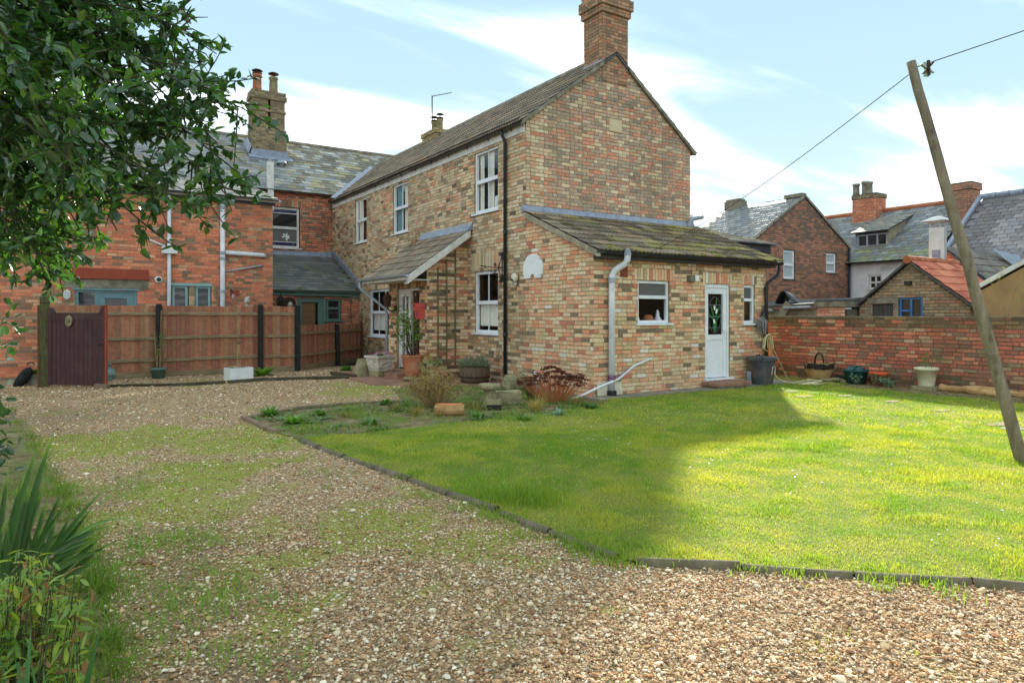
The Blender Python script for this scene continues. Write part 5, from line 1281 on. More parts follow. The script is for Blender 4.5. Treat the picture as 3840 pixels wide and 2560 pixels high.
# lower slated lean-to in front of it
ll = thing('slate_lean_to', 'low slate roofed lean-to with dark gutter below the white house', 'building', (15.5, 2.5, 0))
RLL = Roofing(ll, 62, 120); RLL.slope('roof', (14.15, 4.7, 1.62), (0, -1, 0), Vector((2.4, 0, .44)), 4.3, 2.5, sv, 'slate', .32, .23, [(rgb(120, 128, 134), 4), (rgb(108, 116, 122), 4)], stagger=True, piece='slate'); RLL.finish('roof_slates')
mb = MB(); mb.bb((14.4, .45, 0), (14.6, 4.6, 1.6)); WB(mb, 'wall', 'brick_paver', ll)
gutter(ll, 'gutter', (14.08, .4, 1.61), (14.08, 4.7, 1.61), .06, 'black_plastic', (-1, 0, 0))
pipe(ll, 'rainwater_pipe', [(14.1, .9, 1.58), (14.1, .9, .2)], .05, 'pipe_white', 8)

# long dark slate roof at the right
ds = thing('long_slate_house', 'long house with big dark purple grey slate roof and a brick chimney at right', 'house', (19, 0, 0))
RD = Roofing(ds, 71, 300)
yR = -9.0; yL = wy(3495, 17.5)
vd2 = Vector((4, 0, 3.2)).normalized()
RD.slope('roof', (17.3, yL, 2.6), (0, -1, 0), vd2, yL - yR, 5.2, sv, 'slate', .32, .24, lambda u, v, rg: [(rgb(120, 118, 122), 3), (rgb(98, 96, 100), 3), (rgb(108, 107, 112), 3)] if mnoise.noise(Vector((u * .9, v * .35, 7))) > -.05 else [(rgb(88, 86, 90), 3), (rgb(98, 95, 99), 3)], stagger=True, piece='slate')
RD.finish('roof_slates')
mb = MB(); mb.prism([(21.35, yL, 5.86), (21.35, yR, 5.86), (25.4, yR, 2.6), (25.4, yL, 2.6)], (0, 0, -.05)); WB(mb, 'roof', 'roof_felt', ds)
mb = MB(); mb.bb((17.6, yR, 0), (17.8, yL, 2.6)); WB(mb, 'wall', 'brick_paver', ds)
mb = MB(); mb.prism([(17.6, yL, 0), (25.2, yL, 0), (25.2, yL, 2.7), (21.4, yL, 5.75), (17.6, yL, 2.7)], (0, .15, 0)); WB(mb, 'wall', 'brick_paver', ds)
mb = MB(); mb.prism([(17.25, yL + .02, 2.6), (17.25, yL + .02, 2.72), (21.4, yL + .02, 6.04), (21.4, yL + .02, 5.9)], (0, .14, 0)); WB(mb, 'verge', 'lead', ds)
for k in range(int((yL - yR) / .45)):
    mb = MB(); mb.tube([(21.38, yL - k * .45, 5.92), (21.38, yL - k * .45 - .43, 5.93)], .12, 8); WB(mb, 'ridge_tile', 'lead', ds)
gutter(ds, 'gutter', (17.22, yL, 2.6), (17.22, yR, 2.6), .07, 'black_plastic', (-1, 0, 0))
# chimneys of those houses
BWH = Brickwork(wh, 63, 120); BDS = Brickwork(ds, 72, 120)
P_CR = [(rgb(184, 108, 76), 4), (rgb(170, 96, 68), 4), (rgb(154, 112, 84), 2), (rgb(192, 124, 88), 3)]
xc = 22.1; ya, yb_ = wy(3285, xc), wy(3197, xc); zt_, zm = wz(3240, 728, xc), wz(3240, 745, xc)
BWH.ring('chimney', xc, xc + .8, ya, yb_, 4.9, zm, P_CR, 'brick_red', 'mortar_dark'); BWH.ring('chimney_corbel', xc - .03, xc + .83, ya - .03, yb_ + .03, zm, zt_, P_CH2, 'brick_old', 'mortar_dark'); BWH.finish()
for k, px in enumerate((3213, 3242, 3262)):
    p = gx(px, 725, xc + .3); h = .55 if k != 1 else .62
    mb = MB(); mb.lathe([(.17, 0), (.14, .1), (.13, h * .8), (.16, h * .85), (.16, h), (.12, h)], (xc + .25 + .1 * (k % 2), p.y, zt_), 12); WB(mb, 'chimney_pot', 'concrete', wh, smooth=True)
xc = 21.3; ya, yb_ = wy(3640, xc), wy(3574, xc); zt_, zm = wz(3605, 684, xc), wz(3605, 700, xc)
P_CB = [(rgb(160, 110, 86), 4), (rgb(142, 102, 82), 4), (rgb(126, 98, 80), 2)]
BDS.ring('chimney', xc, xc + .8, ya, yb_, 5.0, zm - .12, P_CB, 'brick_red', 'mortar_dark'); BDS.ring('chimney_corbel', xc - .05, xc + .85, ya - .05, yb_ + .05, zm - .12, zt_, P_CB, 'brick_red', 'mortar_dark'); BDS.finish()

# brick outbuilding with red tiled roof and blue window
ob_ = thing('brick_outbuilding', 'small brick outbuilding with red tiled roof and blue framed window behind garden wall', 'outbuilding', (10.5, -.6, 0))
OX = 9.5; OF = Fr((OX, 0, 0), (0, 1, 0), (-1, 0, 0))
oy0, oy1 = gx(3640, 1178, OX).y, gx(3222, 1178, OX).y; oya = gx(3412, 1178, OX).y; oza = gx(3412, 985, OX).z; oze = 1.66
bw0, bw1 = gx(3461, 1178, OX).y, gx(3370, 1178, OX).y; bzt = gx(3415, 1113, OX).z; dw0, dw1 = gx(3350, 1178, OX).y, gx(3272, 1178, OX).y; dzt = gx(3310, 1140, OX).z
BO = Brickwork(ob_, 81)
P_OUT = [(rgb(140, 128, 100), 4), (rgb(126, 112, 88), 4), (rgb(152, 126, 94), 3), (rgb(110, 100, 82), 2), (rgb(150, 106, 82), 1)]
BO.wall('wall', OF, oy1, 0.0, [(oy0, oze), (oya, oza), (oy1, oze)], [(bw0, bw1, .4, bzt), (dw0, dw1, .0, dzt)], lambda s, z, rg: pick(rg, P_OUT), 'brick_old', 'mortar_dark', s0=oy0, bond='stretcher'); BO.finish()
mb = MB(); mb.bb((OX + .03, oy0, 0), (13, oy0 + .1, oze)); mb.bb((OX + .03, oy1 - .1, 0), (13, oy1, oze)); WB(mb, 'wall', 'concrete', ob_)
mb = MB(); mb.bb((OX + 1.2, oy0 + .1, 0), (OX + 1.25, oy1 - .1, 1.7)); WB(mb, 'inner_wall', 'dark_inside', ob_)
RO = Roofing(ob_, 82)
P_RT = [(rgb(176, 98, 70), 4), (rgb(162, 88, 64), 4), (rgb(148, 82, 62), 2), (rgb(182, 112, 80), 2)]
sd = Vector((0, oya - oy0 + .15, (oza - oze) * 1.1)); sdl = sd.length
RO.slope('roof', (OX - .12, oy0 - .15, oze - .03), (1, 0, 0), sd, 2.6, sdl, tv, 'tile', .30, .30, P_RT)
sd2 = Vector((0, oya - oy1 - .15, (oza - oze) * 1.1))
RO.slope('roof', (OX + 2.48, oy1 + .15, oze - .03), (-1, 0, 0), sd2, 2.6, sd2.length, tv, 'tile', .30, .30, P_RT)
RO.finish()
mb = MB()
for k in range(6): mb.tube([(OX - .15 + k * .42, oya, oza + .07), (OX + .26 + k * .42, oya, oza + .075)], .1, 8)
WB(mb, 'ridge', 'terracotta', ob_)
window(ob_, OF, bw0 + .01, bw1 - .01, .42, bzt - .01, 'blue_paint', .05, (), ((bw0 + bw1) / 2,), (), rec=.02, pane='glass_dark', sill=False)
mb = MB(); OF.box(mb, (bw0 + bw1) / 2 + .03, bw1 - .06, -.07, -.01, bzt - .36, bzt - .31); WB(mb, 'glazing_bar', 'blue_paint', ob_)
mb = MB(); OF.box(mb, dw0, dw1, -.08, -.03, 0, dzt); WB(mb, 'door', 'door_grey', ob_)
mb = MB(); OF.box(mb, dw0 - .12, dw1 + .12, -.0, .03, dzt + .02, dzt + .16); OF.box(mb, dw0 - .12, dw0 - .05, 0, .028, .6, dzt + .02); OF.box(mb, dw1 + .05, dw1 + .12, 0, .028, .6, dzt + .02); WB(mb, 'door_surround', 'concrete', ob_)
p = gx(3410, 1061, OX); mb = MB(); mb.box((OX - .06, p.y, p.z), (.1, .14, .09)); WB(mb, 'floodlight', 'black_plastic', ob_)
# orange gable and tiled roof just behind it
og = thing('orange_gable', 'orange brick gable with dark tiled slope between red tiled roof and slate house', 'building', (12.3, -1.2, 0))
BOG = Brickwork(og, 83, 150); OX2 = 12.2; OF2 = Fr((OX2, 0, 0), (0, 1, 0), (-1, 0, 0))
g0, g1, g2 = gx(3760, 1178, OX2).y, gx(3548, 1178, OX2).y, gx(3400, 1178, OX2).y; gza = gx(3548, 930, OX2).z; gze = gx(3760, 1105, OX2).z
BOG.wall('wall', OF2, g2, 0, [(g0, gze), (g1, gza), (g2, gze)], [], lambda s, z, rg: pick(rg, [(rgb(196, 96, 62), 4), (rgb(178, 84, 56), 4), (rgb(140, 90, 66), 1)]), 'brick_red', 'mortar_dark', s0=g0); BOG.finish()
ROG = Roofing(og, 84, 100)
sd = Vector((0, g1 - g0 + .1, gza - gze)); ROG.slope('roof', (OX2 - .12, g0 - .1, gze - .0), (1, 0, 0), sd, 3.4, sd.length, tv, 'tile', .30, .31, [(rgb(104, 104, 100), 4), (rgb(92, 92, 90), 4)]); ROG.finish()
mb = MB(); mb.prism([(OX2 - .1, g2, gze), (OX2 + 3, g2, gze), (OX2 + 3, g1, gza), (OX2 - .1, g1, gza)], (0, 0, -.05)); WB(mb, 'roof', 'roof_felt', og)
mb = MB(); mb.prism([(OX2 + 2.2, g1 - .2, gza + .06), (OX2 + 3.4, g1 - .4, gza - .1), (OX2 + 3.4, g0, gze + .1), (OX2 + 2.9, g0, gze + .1)], (0, 0, .03)); WB(mb, 'flashing', 'lead', og)
# tall galvanised flue
p = gx(3517, 985, 11.2); q = gx(3517, 856, 11.2)
fl = thing('metal_flue', 'tall square galvanised flue with a pyramid cowl above red tiled roof', 'flue', (11.2, p.y, p.z - .3))
h = q.z - p.z + .3
mb = MB(); mb.box((0, 0, h / 2), (.34, .34, h), Matrix.Rotation(.25, 3, 'Z')); mb.build('stack', 'galvanised', fl)
mb = MB(); mb.bb((-.19, -.13, .32), (-.178, .13, .62)); mb.build('hatch', 'lead', fl)
for sx_, sy_ in ((-1, -1), (1, -1), (1, 1), (-1, 1)):
    mb = MB(); mb.bar((sx_ * .12, sy_ * .12, h), (sx_ * .12, sy_ * .12, h + .17), .02, .02); mb.build('strut', 'galvanised', fl)
mb = MB(); mb.box((0, 0, h + .24), (.62, .62, .13), taper=.25); mb.build('cowl', 'galvanised', fl)
# flat roofed store with junk on it
fs_ = thing('flat_roof_store', 'dilapidated flat roofed store with grey and pink walls behind the garden wall', 'outbuilding', (9.2, 2, 0))
SX = 8.9; SF = Fr((SX, 0, 0), (0, 1, 0), (-1, 0, 0)); sy0, sym, sy1 = gx(3167, 1178, SX).y, gx(3063, 1178, SX).y, 4.5
mb = MB(); SF.box(mb, sym, sy1, -.2, 0, 0, 1.62); mb.bb((SX + .2, sy0 + .05, 0), (SX + 2.5, sy1, 1.6)); WB(mb, 'wall', 'concrete', fs_)
BS_ = Brickwork(fs_, 85, 120); BS_.wall('wall', SF, sym, 0, [(sy0, 1.66), (sym, 1.66)], [], lambda s, z, rg: pick(rg, [(rgb(206, 150, 130), 4), (rgb(192, 120, 98), 4), (rgb(214, 170, 150), 2)]), 'brick_buff', 'mortar', s0=sy0); BS_.finish()
mb = MB(); mb.bb((SX - .08, sy0 - .06, 1.66), (SX + 2.6, sym + .03, 1.79)); WB(mb, 'roof', 'concrete', fs_)
mb = MB(); mb.bb((SX - .06, sy0 - .04, 1.792), (SX + 2.6, sym, 1.85)); WB(mb, 'roof', 'roof_felt', fs_)
mb = MB(); mb.prism([(SX - .1, sym + .02, 1.7), (SX - .1, sy1, 1.60), (SX + 2.5, sy1, 1.85), (SX + 2.5, sym + .02, 1.9)], (0, 0, .06)); WB(mb, 'roof', 'roof_felt', fs_)
mb = MB(); mb.tube([(SX - .12, sym + .1, 1.66), (SX - .12, sym + .9, 1.64)], .04, 8); mb.tube([(SX - .05, sym + 1.3, 1.58), (SX - .05, sy1, 1.60)], .05, 8); WB(mb, 'gutter', 'pipe_grey', fs_)
pc = gx(2950, 1130, 9.2); mb = MB(); pts = [(0, .35, 0), (.05, .28, .2), (.0, .16, .33), (0, .05, .36), (0, -.1, .18), (0, -.25, .06), (0, -.45, -.02)]
vs = [Vector((9.15, pc.y, 1.78)) + Vector((x, y, z)) for x, y, z in pts] + [Vector((9.8, pc.y + .1, 1.76)) + Vector((x, y, z * .75)) for x, y, z in pts]
n = len(pts); mb.add(vs, [(i, i + 1, n + i + 1, n + i) for i in range(n - 1)]); o = mb.build('felt_sheet', 'black_plastic', None, smooth=True)
sm = o.modifiers.new('thick', 'SOLIDIFY'); sm.thickness = .02
tag(o, 'curled dark sheet of roofing felt standing up on the flat roofed store', 'felt')
pc = gx(2940, 1165, SX - .1); mb = MB(); mb.box(pc, (.03, .22, .5), Matrix.Rotation(.6, 3, 'X')); tag(mb.build('loose_board', 'concrete'), 'pale loose board hanging askew off the flat roofed store', 'board')
# rendered shed end at the far right
sh = thing('rendered_shed', 'tan rendered shed end with white verge board at far right behind wall', 'shed', (8.5, -5.2, 0))
HX = 7.6; ys = (-2.95, -5.6, -8.2); zz = (1.96, 3.5, 1.96)
mb = MB(); mb.prism([(HX, ys[0], 0), (HX, ys[0], zz[0]), (HX, ys[1], zz[1]), (HX, ys[2], zz[2]), (HX, ys[2], 0)], (3, 0, 0)); WB(mb, 'wall', 'tan_render', sh)
mb = MB(); mb.prism([(HX - .06, ys[0] + .12, zz[0] - .02), (HX - .06, ys[0] + .12, zz[0] + .08), (HX - .06, ys[1], zz[1] + .14), (HX - .06, ys[1], zz[1] + .03)], (.05, 0, 0)); WB(mb, 'verge', 'white_paint', sh)
mb = MB(); mb.prism([(HX - .05, ys[0] + .14, zz[0] + .0), (HX - .05, ys[1], zz[1] + .1), (HX - .05, ys[2] - .1, zz[2]), (HX - .05, ys[2] - .1, zz[2] + .06), (HX - .05, ys[1], zz[1] + .17), (HX - .05, ys[0] + .14, zz[0] + .07)], (3.2, 0, 0)); WB(mb, 'roof', 'roof_felt', sh)
# ------------------------------------------------------------------ the ground
def OV(*pts): return [gz(*o2(x, y)) for x, y in pts]
E1 = OV((690, 1012), (760, 1043), (850, 1073), (950, 1108), (1050, 1145), (1130, 1172), (1200, 1200), (1280, 1235), (1340, 1262), (1400, 1282), (1432, 1291), (1458, 1296))
E2 = OV((1458, 1296), (1540, 1298), (1650, 1304), (1800, 1315), (1950, 1325), (2100, 1334), (2250, 1344), (2352, 1352), (2560, 1372))
LT = OV((1400, 925), (1300, 945), (1200, 960), (1080, 970), (950, 985), (820, 1000))
LAWN = [(p.x, p.y) for p in E1 + E2[1:]] + [(GX - .02, -9.0), (GX - .02, 2.5), (5.0, 2.5), (5.0, -.42), (-.1, -.42)] + [(p.x, p.y) for p in LT]
BT = OV((560, 965), (690, 940), (810, 930), (930, 925))
BED = [(p.x, p.y) for p in BT] + [(-2.45, 3.2), (-1.3, 3.0), (-.02, 2.6), (-.02, -.02)] + [(-.1, -.42)] + [(p.x, p.y) for p in LT] + [(p.x, p.y) for p in OV((690, 1012), (600, 982))]
def inpoly(P, poly):
    x, y = P[:, 0], P[:, 1]; c = np.zeros(len(P), bool); n = len(poly); j = n - 1
    for i in range(n):
        xi, yi = poly[i]; xj, yj = poly[j]
        m = ((yi > y) != (yj > y)) & (x < (xj - xi) * (y - yi) / ((yj - yi) or 1e-9) + xi); c ^= m; j = i
    return c
_tab = np.random.default_rng(3).random((256, 256))
def vn(x, y, s=1.0, o=0.0):
    x = x * s + o + 500; y = y * s + o * 1.7 + 500; xi = np.floor(x).astype(int); yi = np.floor(y).astype(int); fx_ = x - xi; fy_ = y - yi
    fx_ = fx_ * fx_ * (3 - 2 * fx_); fy_ = fy_ * fy_ * (3 - 2 * fy_); g = lambda a, b: _tab[a % 256, b % 256]
    return (g(xi, yi) * (1 - fx_) + g(xi + 1, yi) * fx_) * (1 - fy_) + (g(xi, yi + 1) * (1 - fx_) + g(xi + 1, yi + 1) * fx_) * fy_
def fbm(x, y, s=1.0, o=0.0): return (vn(x, y, s, o) + .5 * vn(x, y, s * 2.1, o + 7) + .25 * vn(x, y, s * 4.3, o + 13)) / 1.75

# flat sheets, each a little above the one below
mb = MB(); mb.quad((-400, -400, -.06), (400, -400, -.06), (400, 400, -.06), (-400, 400, -.06)); struct(mb.build('ground', 'soil'))

# where moss and weeds, and where bare dirt, have come up through the gravel
MOSS = [(900, 1205, .55, .9), (1050, 1255, .5, .8), (800, 1215, .4, .7), (1180, 1300, .35, .6), (560, 1020, .8, .9), (480, 1075, .7, .8), (430, 1120, .5, .7), (520, 1180, .4, .7), (640, 1120, .5, .5), (700, 1000, .5, .75), (620, 985, .7, .8), (330, 1010, .9, .9),
        (200, 1030, .9, .9), (160, 1010, .6, .8), (560, 1300, .3, .8), (380, 1250, .35, .6), (470, 1360, .3, .6), (330, 1180, .4, .7), (700, 1280, .3, .5), (860, 890, 1.0, .7), (800, 905, .8, .7), (430, 880, .8, .6), (960, 1330, .3, .5), (620, 1430, .25, .6), (300, 1480, .25, .8), (270, 1330, .3, .7), (600, 1220, .4, .7),
        (240, 1200, .4, .8), (200, 1120, .5, .5), (760, 1370, .2, .4)]
DIRT = [(90, 960, 1.2, .9), (60, 1010, 1.0, .9), (230, 1130, .6, .8), (330, 1290, .5, 1), (420, 1420, .45, 1), (300, 1400, .5, 1), (250, 1520, .35, 1), (470, 1500, .35, .8), (600, 1520, .3, .7), (380, 1540, .3, .9), (190, 920, .8, .7), (780, 1100, .5, .3), (130, 1150, .6, .8)]
def blobs(x, y, lst):
    r = np.zeros_like(x)
    for ox, oy, rad, a in lst:
        p = gz(*o2(ox, oy)); d2 = ((x - p.x) ** 2 + (y - p.y) ** 2) / rad ** 2; r = np.maximum(r, a * np.exp(-d2 * 1.1))
    return r
def moss_at(x, y):
    b = blobs(x, y, MOSS); n = fbm(x, y, 3.2, 2); return np.clip((b * 1.35 + (n - .5) * 1.5 - .24) * 2.0, 0, 1)
def dirt_at(x, y):
    b = blobs(x, y, DIRT); n = fbm(x, y, 2.4, 9); return np.clip((b * 1.2 + (n - .5) * 1.3 - .3) * 1.7, 0, 1)
def relief(x, y): return (fbm(x, y, 1.1, 4) - .5) * .05

nx, ny = 230, 260
gxs = np.linspace(-13, 2.2, nx); gys = np.linspace(-9.6, 9.6, ny); XX, YY = np.meshgrid(gxs, gys)
ZZ = relief(XX, YY) * .6; V = np.stack([XX, YY, ZZ], -1).reshape(-1, 3)
ii = (np.arange(ny - 1)[:, None] * nx + np.arange(nx - 1)[None]).ravel(); F = np.stack([ii, ii + 1, ii + nx + 1, ii + nx], -1)
mo = moss_at(V[:, 0], V[:, 1]); di = dirt_at(V[:, 0], V[:, 1])
t = NT('gravel'); at_ = t.attr('tint'); sep = t.n.new('ShaderNodeSeparateColor'); t.l.new(at_, sep.inputs[0])
vo = t.n.new('ShaderNodeTexVoronoi'); vo.inputs['Scale'].default_value = 62; t.l.new(t.pos, vo.inputs['Vector'])
rp = t.n.new('ShaderNodeValToRGB'); e = rp.color_ramp.elements; e[0].color = rgb(134, 112, 86); e[1].color = rgb(228, 214, 188); e[1].position = 1
for p_, c_ in ((.2, rgb(168, 142, 108)), (.45, rgb(194, 166, 128)), (.7, rgb(212, 188, 154)), (.85, rgb(184, 148, 110))): q = e.new(p_); q.color = c_
sc_ = t.n.new('ShaderNodeSeparateColor'); t.l.new(vo.outputs['Color'], sc_.inputs[0]); t.l.new(sc_.outputs[0], rp.inputs[0])
edge_ = t.ramp(vo.outputs['Distance'], .25, .62, (1, 1, 1, 1), (.55, .50, .43, 1))
col = t.mix(1.0, rp.outputs[0], edge_, 'MULTIPLY')
col = t.mix(t.math('MULTIPLY', t.ramp(t.noise(1.3, 5), .35, .7), .3), col, rgb(168, 144, 110))
mossc = t.mix(t.ramp(t.noise(30, 4), .35, .65), rgb(158, 158, 66), rgb(118, 128, 56))
mf = t.math('MULTIPLY', sep.outputs[0], t.ramp(t.noise(34, 5, .7), .30, .52)); col = t.mix(mf, col, mossc)
df = t.math('MULTIPLY', t.math('MULTIPLY', sep.outputs[1], .92), t.ramp(t.noise(22, 5, .7), .36, .6)); col = t.mix(df, col, t.mix(t.noise(50, 3), rgb(96, 80, 60), rgb(136, 116, 88)))
t.bump(t.math('SUBTRACT', 1.0, vo.outputs['Distance']), .9, .012); M['gravel'] = t.fin(col, .92, .2)
drive = np_mesh('gravel_drive', V, F, np.stack([mo, di, mo * 0, mo * 0 + 1], -1), ['gravel'], smooth=True); struct(drive)

t = NT('lawn'); n1 = t.ramp(t.noise(1.3, 5, .6), .35, .68); n2 = t.ramp(t.noise(14, 4), .3, .7)
col = t.mix(n1, rgb(112, 128, 56), rgb(150, 148, 76)); col = t.mix(t.math('MULTIPLY', n2, .5), col, rgb(130, 116, 76)); t.bump(t.noise(90, 4), 1, .02); M['lawn'] = t.fin(col, .95, .15)
mb = MB(); mb.quad(*[(x, y, .022) for x, y in LAWN]); struct(mb.build('lawn', 'lawn'))
t = NT('bed'); n1 = t.ramp(t.noise(5, 6, .65), .4, .6); col = t.mix(n1, rgb(112, 94, 70), rgb(152, 132, 102)); col = t.mix(t.math('MULTIPLY', t.ramp(t.noise(2.2, 5, .6), .45, .6), .8), col, rgb(112, 124, 62)); t.bump(t.noise(60, 5), 1, .03); M['bed'] = t.fin(col, 1, .1)
mb = MB(); mb.quad(*[(x, y, .014) for x, y in BED]); struct(mb.build('flower_bed', 'bed'))
vg = OV((-60, 900), (20, 940), (70, 1010), (120, 1100), (170, 1200), (215, 1330), (240, 1460), (260, 1600), (-60, 1600)); mb = MB(); mb.quad(*[(p.x, p.y, .02) for p in vg]); struct(mb.build('verge_bed', 'bed'))
mb = MB(); mb.quad(*[(x, y, .027) for x, y in ((5.3, -1.15), (6.32, -1.35), (6.32, -9), (5.2, -9), (5.35, -5), (5.1, -3))]); struct(mb.build('flower_bed', 'bed'))
# paving
mb = MB(); mb.prism([(-.25, -.46, 0), (5.35, -.46, 0), (5.35, 1.2, 0), (4.78, 1.2, 0), (4.78, -.012, 0), (-.25, -.012, 0)], (0, 0, .034)); struct(mb.build('concrete_path', 'concrete'))
mb = MB(); mb.prism([(-2.5, 4.2, 0), (-1.3, 3.0, 0), (-.02, 2.5, 0), (-.02, 4.5, 0), (-1.03, 4.5, 0), (-1.03, 6.7, 0), (-.02, 6.7, 0), (-.02, 7.2, 0), (-2.3, 7.2, 0)], (0, 0, .03)); struct(mb.build('porch_paving', 'brick_paver'))

# concrete edging, stone by stone
def along(pts, step):
    pts = [Vector((p.x, p.y, 0)) for p in pts]; out = []; acc = 0.0; last = pts[0]; cur = pts[0]; out.append(cur.copy())
    for q in pts[1:]:
        while (q - last).length + acc >= step:
            d = (q - last).normalized(); last = last + d * (step - acc); acc = 0.0; out.append(last.copy())
        acc += (q - last).length; last = q
    return out
edging = thing('lawn_edging', 'row of low rounded concrete edging stones between gravel drive and lawn', 'edging', E1[5])
rg = random.Random(77)
for pts in (along(E1, .62), along(E2, .60)):
    for a, b in zip(pts[:-1], pts[1:]):
        d = (b - a).normalized(); n = Vector((-d.y, d.x, 0)); a2 = a + d * .006; b2 = b - d * .006; mb = MB(); vs = []; kk = 7; segs = 4
        h0 = rg.uniform(.034, .055); h1 = h0 + rg.uniform(-.010, .010)
        for j in range(segs + 1):
            f_ = j / segs; p = a2 + (b2 - a2) * f_; h = h0 + (h1 - h0) * f_
            for k in range(kk):
                an = math.pi * k / (kk - 1); wob = 1 + .10 * mnoise.noise(Vector((p.x * 9, p.y * 9, k)))
                vs.append(p + n * (math.cos(an) * .036 * wob) + Vector((0, 0, -.02 + (h + .02) * (math.sin(an) ** .6) * (1 + .06 * mnoise.noise(Vector((p.x * 14, p.y * 14, k * .7)))))))
        fs = [(j * kk + k, j * kk + k + 1, (j + 1) * kk + k + 1, (j + 1) * kk + k) for j in range(segs) for k in range(kk - 1)] + [tuple(range(kk)), tuple(reversed(range(segs * kk, segs * kk + kk)))]
        mb.add(vs, fs); WB(mb, 'edging_stone', 'edge_stone' if 'edge_stone' in M else 'concrete', edging, smooth=True)
be = thing('brick_edging', 'low brown brick edging between the gravel and the planted bed', 'edging', BT[1])
for a, b in zip(along(BT, .26)[:-1], along(BT, .26)[1:]):
    mb = MB(); d = (b - a).normalized(); mb.bar(a + d * .008 + Vector((0, 0, .02 + rg.uniform(-.006, .006))), b - d * .008 + Vector((0, 0, .02 + rg.uniform(-.006, .006))), .10, .065); WB(mb, 'brick', 'slab', be)
tipe = OV((558, 962), (580, 972), (602, 984), (640, 998))
for a, b in zip(along(tipe, .24)[:-1], along(tipe, .24)[1:]):
    mb = MB(); d = (b - a).normalized(); mb.bar(a + d * .006 + Vector((0, 0, .02)), b - d * .006 + Vector((0, 0, .022)), .07, .06); WB(mb, 'brick', 'slab', be)
# stepping stones across the far grass
step_px = [(1815, 902, .2, .16), (1868, 906, .16, .12), (1905, 908, .2, .13), (1850, 914, .24, .12), (1940, 912, .15, .1), (2050, 926, .16, .09), (2160, 947, .17, .10), (2290, 980, .2, .11), (2330, 989, .22, .13)]
ordn = ('first', 'second', 'third', 'fourth', 'fifth', 'sixth', 'seventh', 'eighth', 'ninth')
for k, (x, y, rx, ry) in enumerate(step_px):
    c = gz(*o2(x, y)); n = 9; mb = MB()
    mb.prism([(c.x + rx * rg.uniform(.8, 1.15) * math.cos(6.283 * j / n), c.y + ry * rg.uniform(.75, 1.1) * math.sin(6.283 * j / n), .0) for j in range(n)], (0, 0, .034 + .003 * (k % 2)))
    tag(mb.build('stepping_stone', 'slab' if k % 2 else 'concrete'), ordn[k] + ' worn flat stone sunk in the grass, counted from the hose', 'stone', 'flat stones sunk in the grass')

# ------------------------------------------------------------------ loose gravel stones
rng = np.random.default_rng(12)
def ground_pts(n, z0, z1, pw=1.0):
    """random ground points between two depths inside (a little beyond) the view"""
    dep = np.sqrt(rng.uniform(z0 ** 2, z1 ** 2, n)); a = rng.uniform(-.82, .82, n)
    x = CAM.x + dep * (FW.x + RT.x * a); y = CAM.y + dep * (FW.y + RT.y * a); return x, y, dep
OCT = np.array([(1, 0, 0), (-1, 0, 0), (0, 1, 0), (0, -1, 0), (0, 0, 1), (0, 0, -1)], float); OCTF = np.array([(0, 2, 4), (2, 1, 4), (1, 3, 4), (3, 0, 4), (2, 0, 5), (1, 2, 5), (3, 1, 5), (0, 3, 5)])
g_ = (1 + 5 ** .5) / 2
ICO = np.array([(-1, g_, 0), (1, g_, 0), (-1, -g_, 0), (1, -g_, 0), (0, -1, g_), (0, 1, g_), (0, -1, -g_), (0, 1, -g_), (g_, 0, -1), (g_, 0, 1), (-g_, 0, -1), (-g_, 0, 1)], float) / math.sqrt(1 + g_ * g_)
ICOF = np.array([(0, 11, 5), (0, 5, 1), (0, 1, 7), (0, 7, 10), (0, 10, 11), (1, 5, 9), (5, 11, 4), (11, 10, 2), (10, 7, 6), (7, 1, 8), (3, 9, 4), (3, 4, 2), (3, 2, 6), (3, 6, 8), (3, 8, 9), (4, 9, 5), (2, 4, 11), (6, 2, 10), (8, 6, 7), (9, 8, 1)])
STC = np.array([rgb(214, 198, 170)[:3], rgb(196, 168, 132)[:3], rgb(178, 146, 108)[:3], rgb(158, 124, 90)[:3], rgb(228, 218, 198)[:3], rgb(146, 108, 78)[:3], rgb(128, 110, 92)[:3], rgb(190, 142, 100)[:3], rgb(110, 88, 68)[:3]])
STP = np.array([.17, .21, .18, .12, .08, .08, .06, .07, .03])
def stones(name, x, y, r, base, faces, smooth, sink=.25, label=None, zb=0.0):
    n = len(x); k = len(base); s = np.stack([rng.uniform(.75, 1.35, n), rng.uniform(.65, 1.1, n), rng.uniform(.38, .75, n)], -1) * r[:, None]
    B = base[None] * (1 + rng.uniform(-.32, .28, (n, k, 1))) * s[:, None]
    an = rng.uniform(0, 6.283, n); ti = rng.normal(0, .25, n); ca, sa = np.cos(an)[:, None], np.sin(an)[:, None]; ct_, st_ = np.cos(ti)[:, None], np.sin(ti)[:, None]
    X, Y, Zc = B[..., 0], B[..., 1], B[..., 2]; Y, Zc = Y * ct_ - Zc * st_, Y * st_ + Zc * ct_; X, Y = X * ca - Y * sa, X * sa + Y * ca
    zc = relief(x, y) * .6 + r * .5 * (1 - 2 * sink) + zb + rng.uniform(0, .006, n)
    V = np.stack([X + x[:, None], Y + y[:, None], Zc + zc[:, None]], -1).reshape(-1, 3); F = (faces[None] + (np.arange(n) * k)[:, None, None]).reshape(-1, 3)
    c = STC[rng.choice(len(STC), n, p=STP / STP.sum())] * rng.uniform(.8, 1.12, (n, 1)) * np.array([[1.2, 1.16, 1.1]]); c = np.concatenate([c, np.ones((n, 1))], 1)
    ob = np_mesh(name, V, F, np.repeat(c, k, axis=0), ['stone'], smooth=smooth); ob['kind'] = 'stuff'; return ob
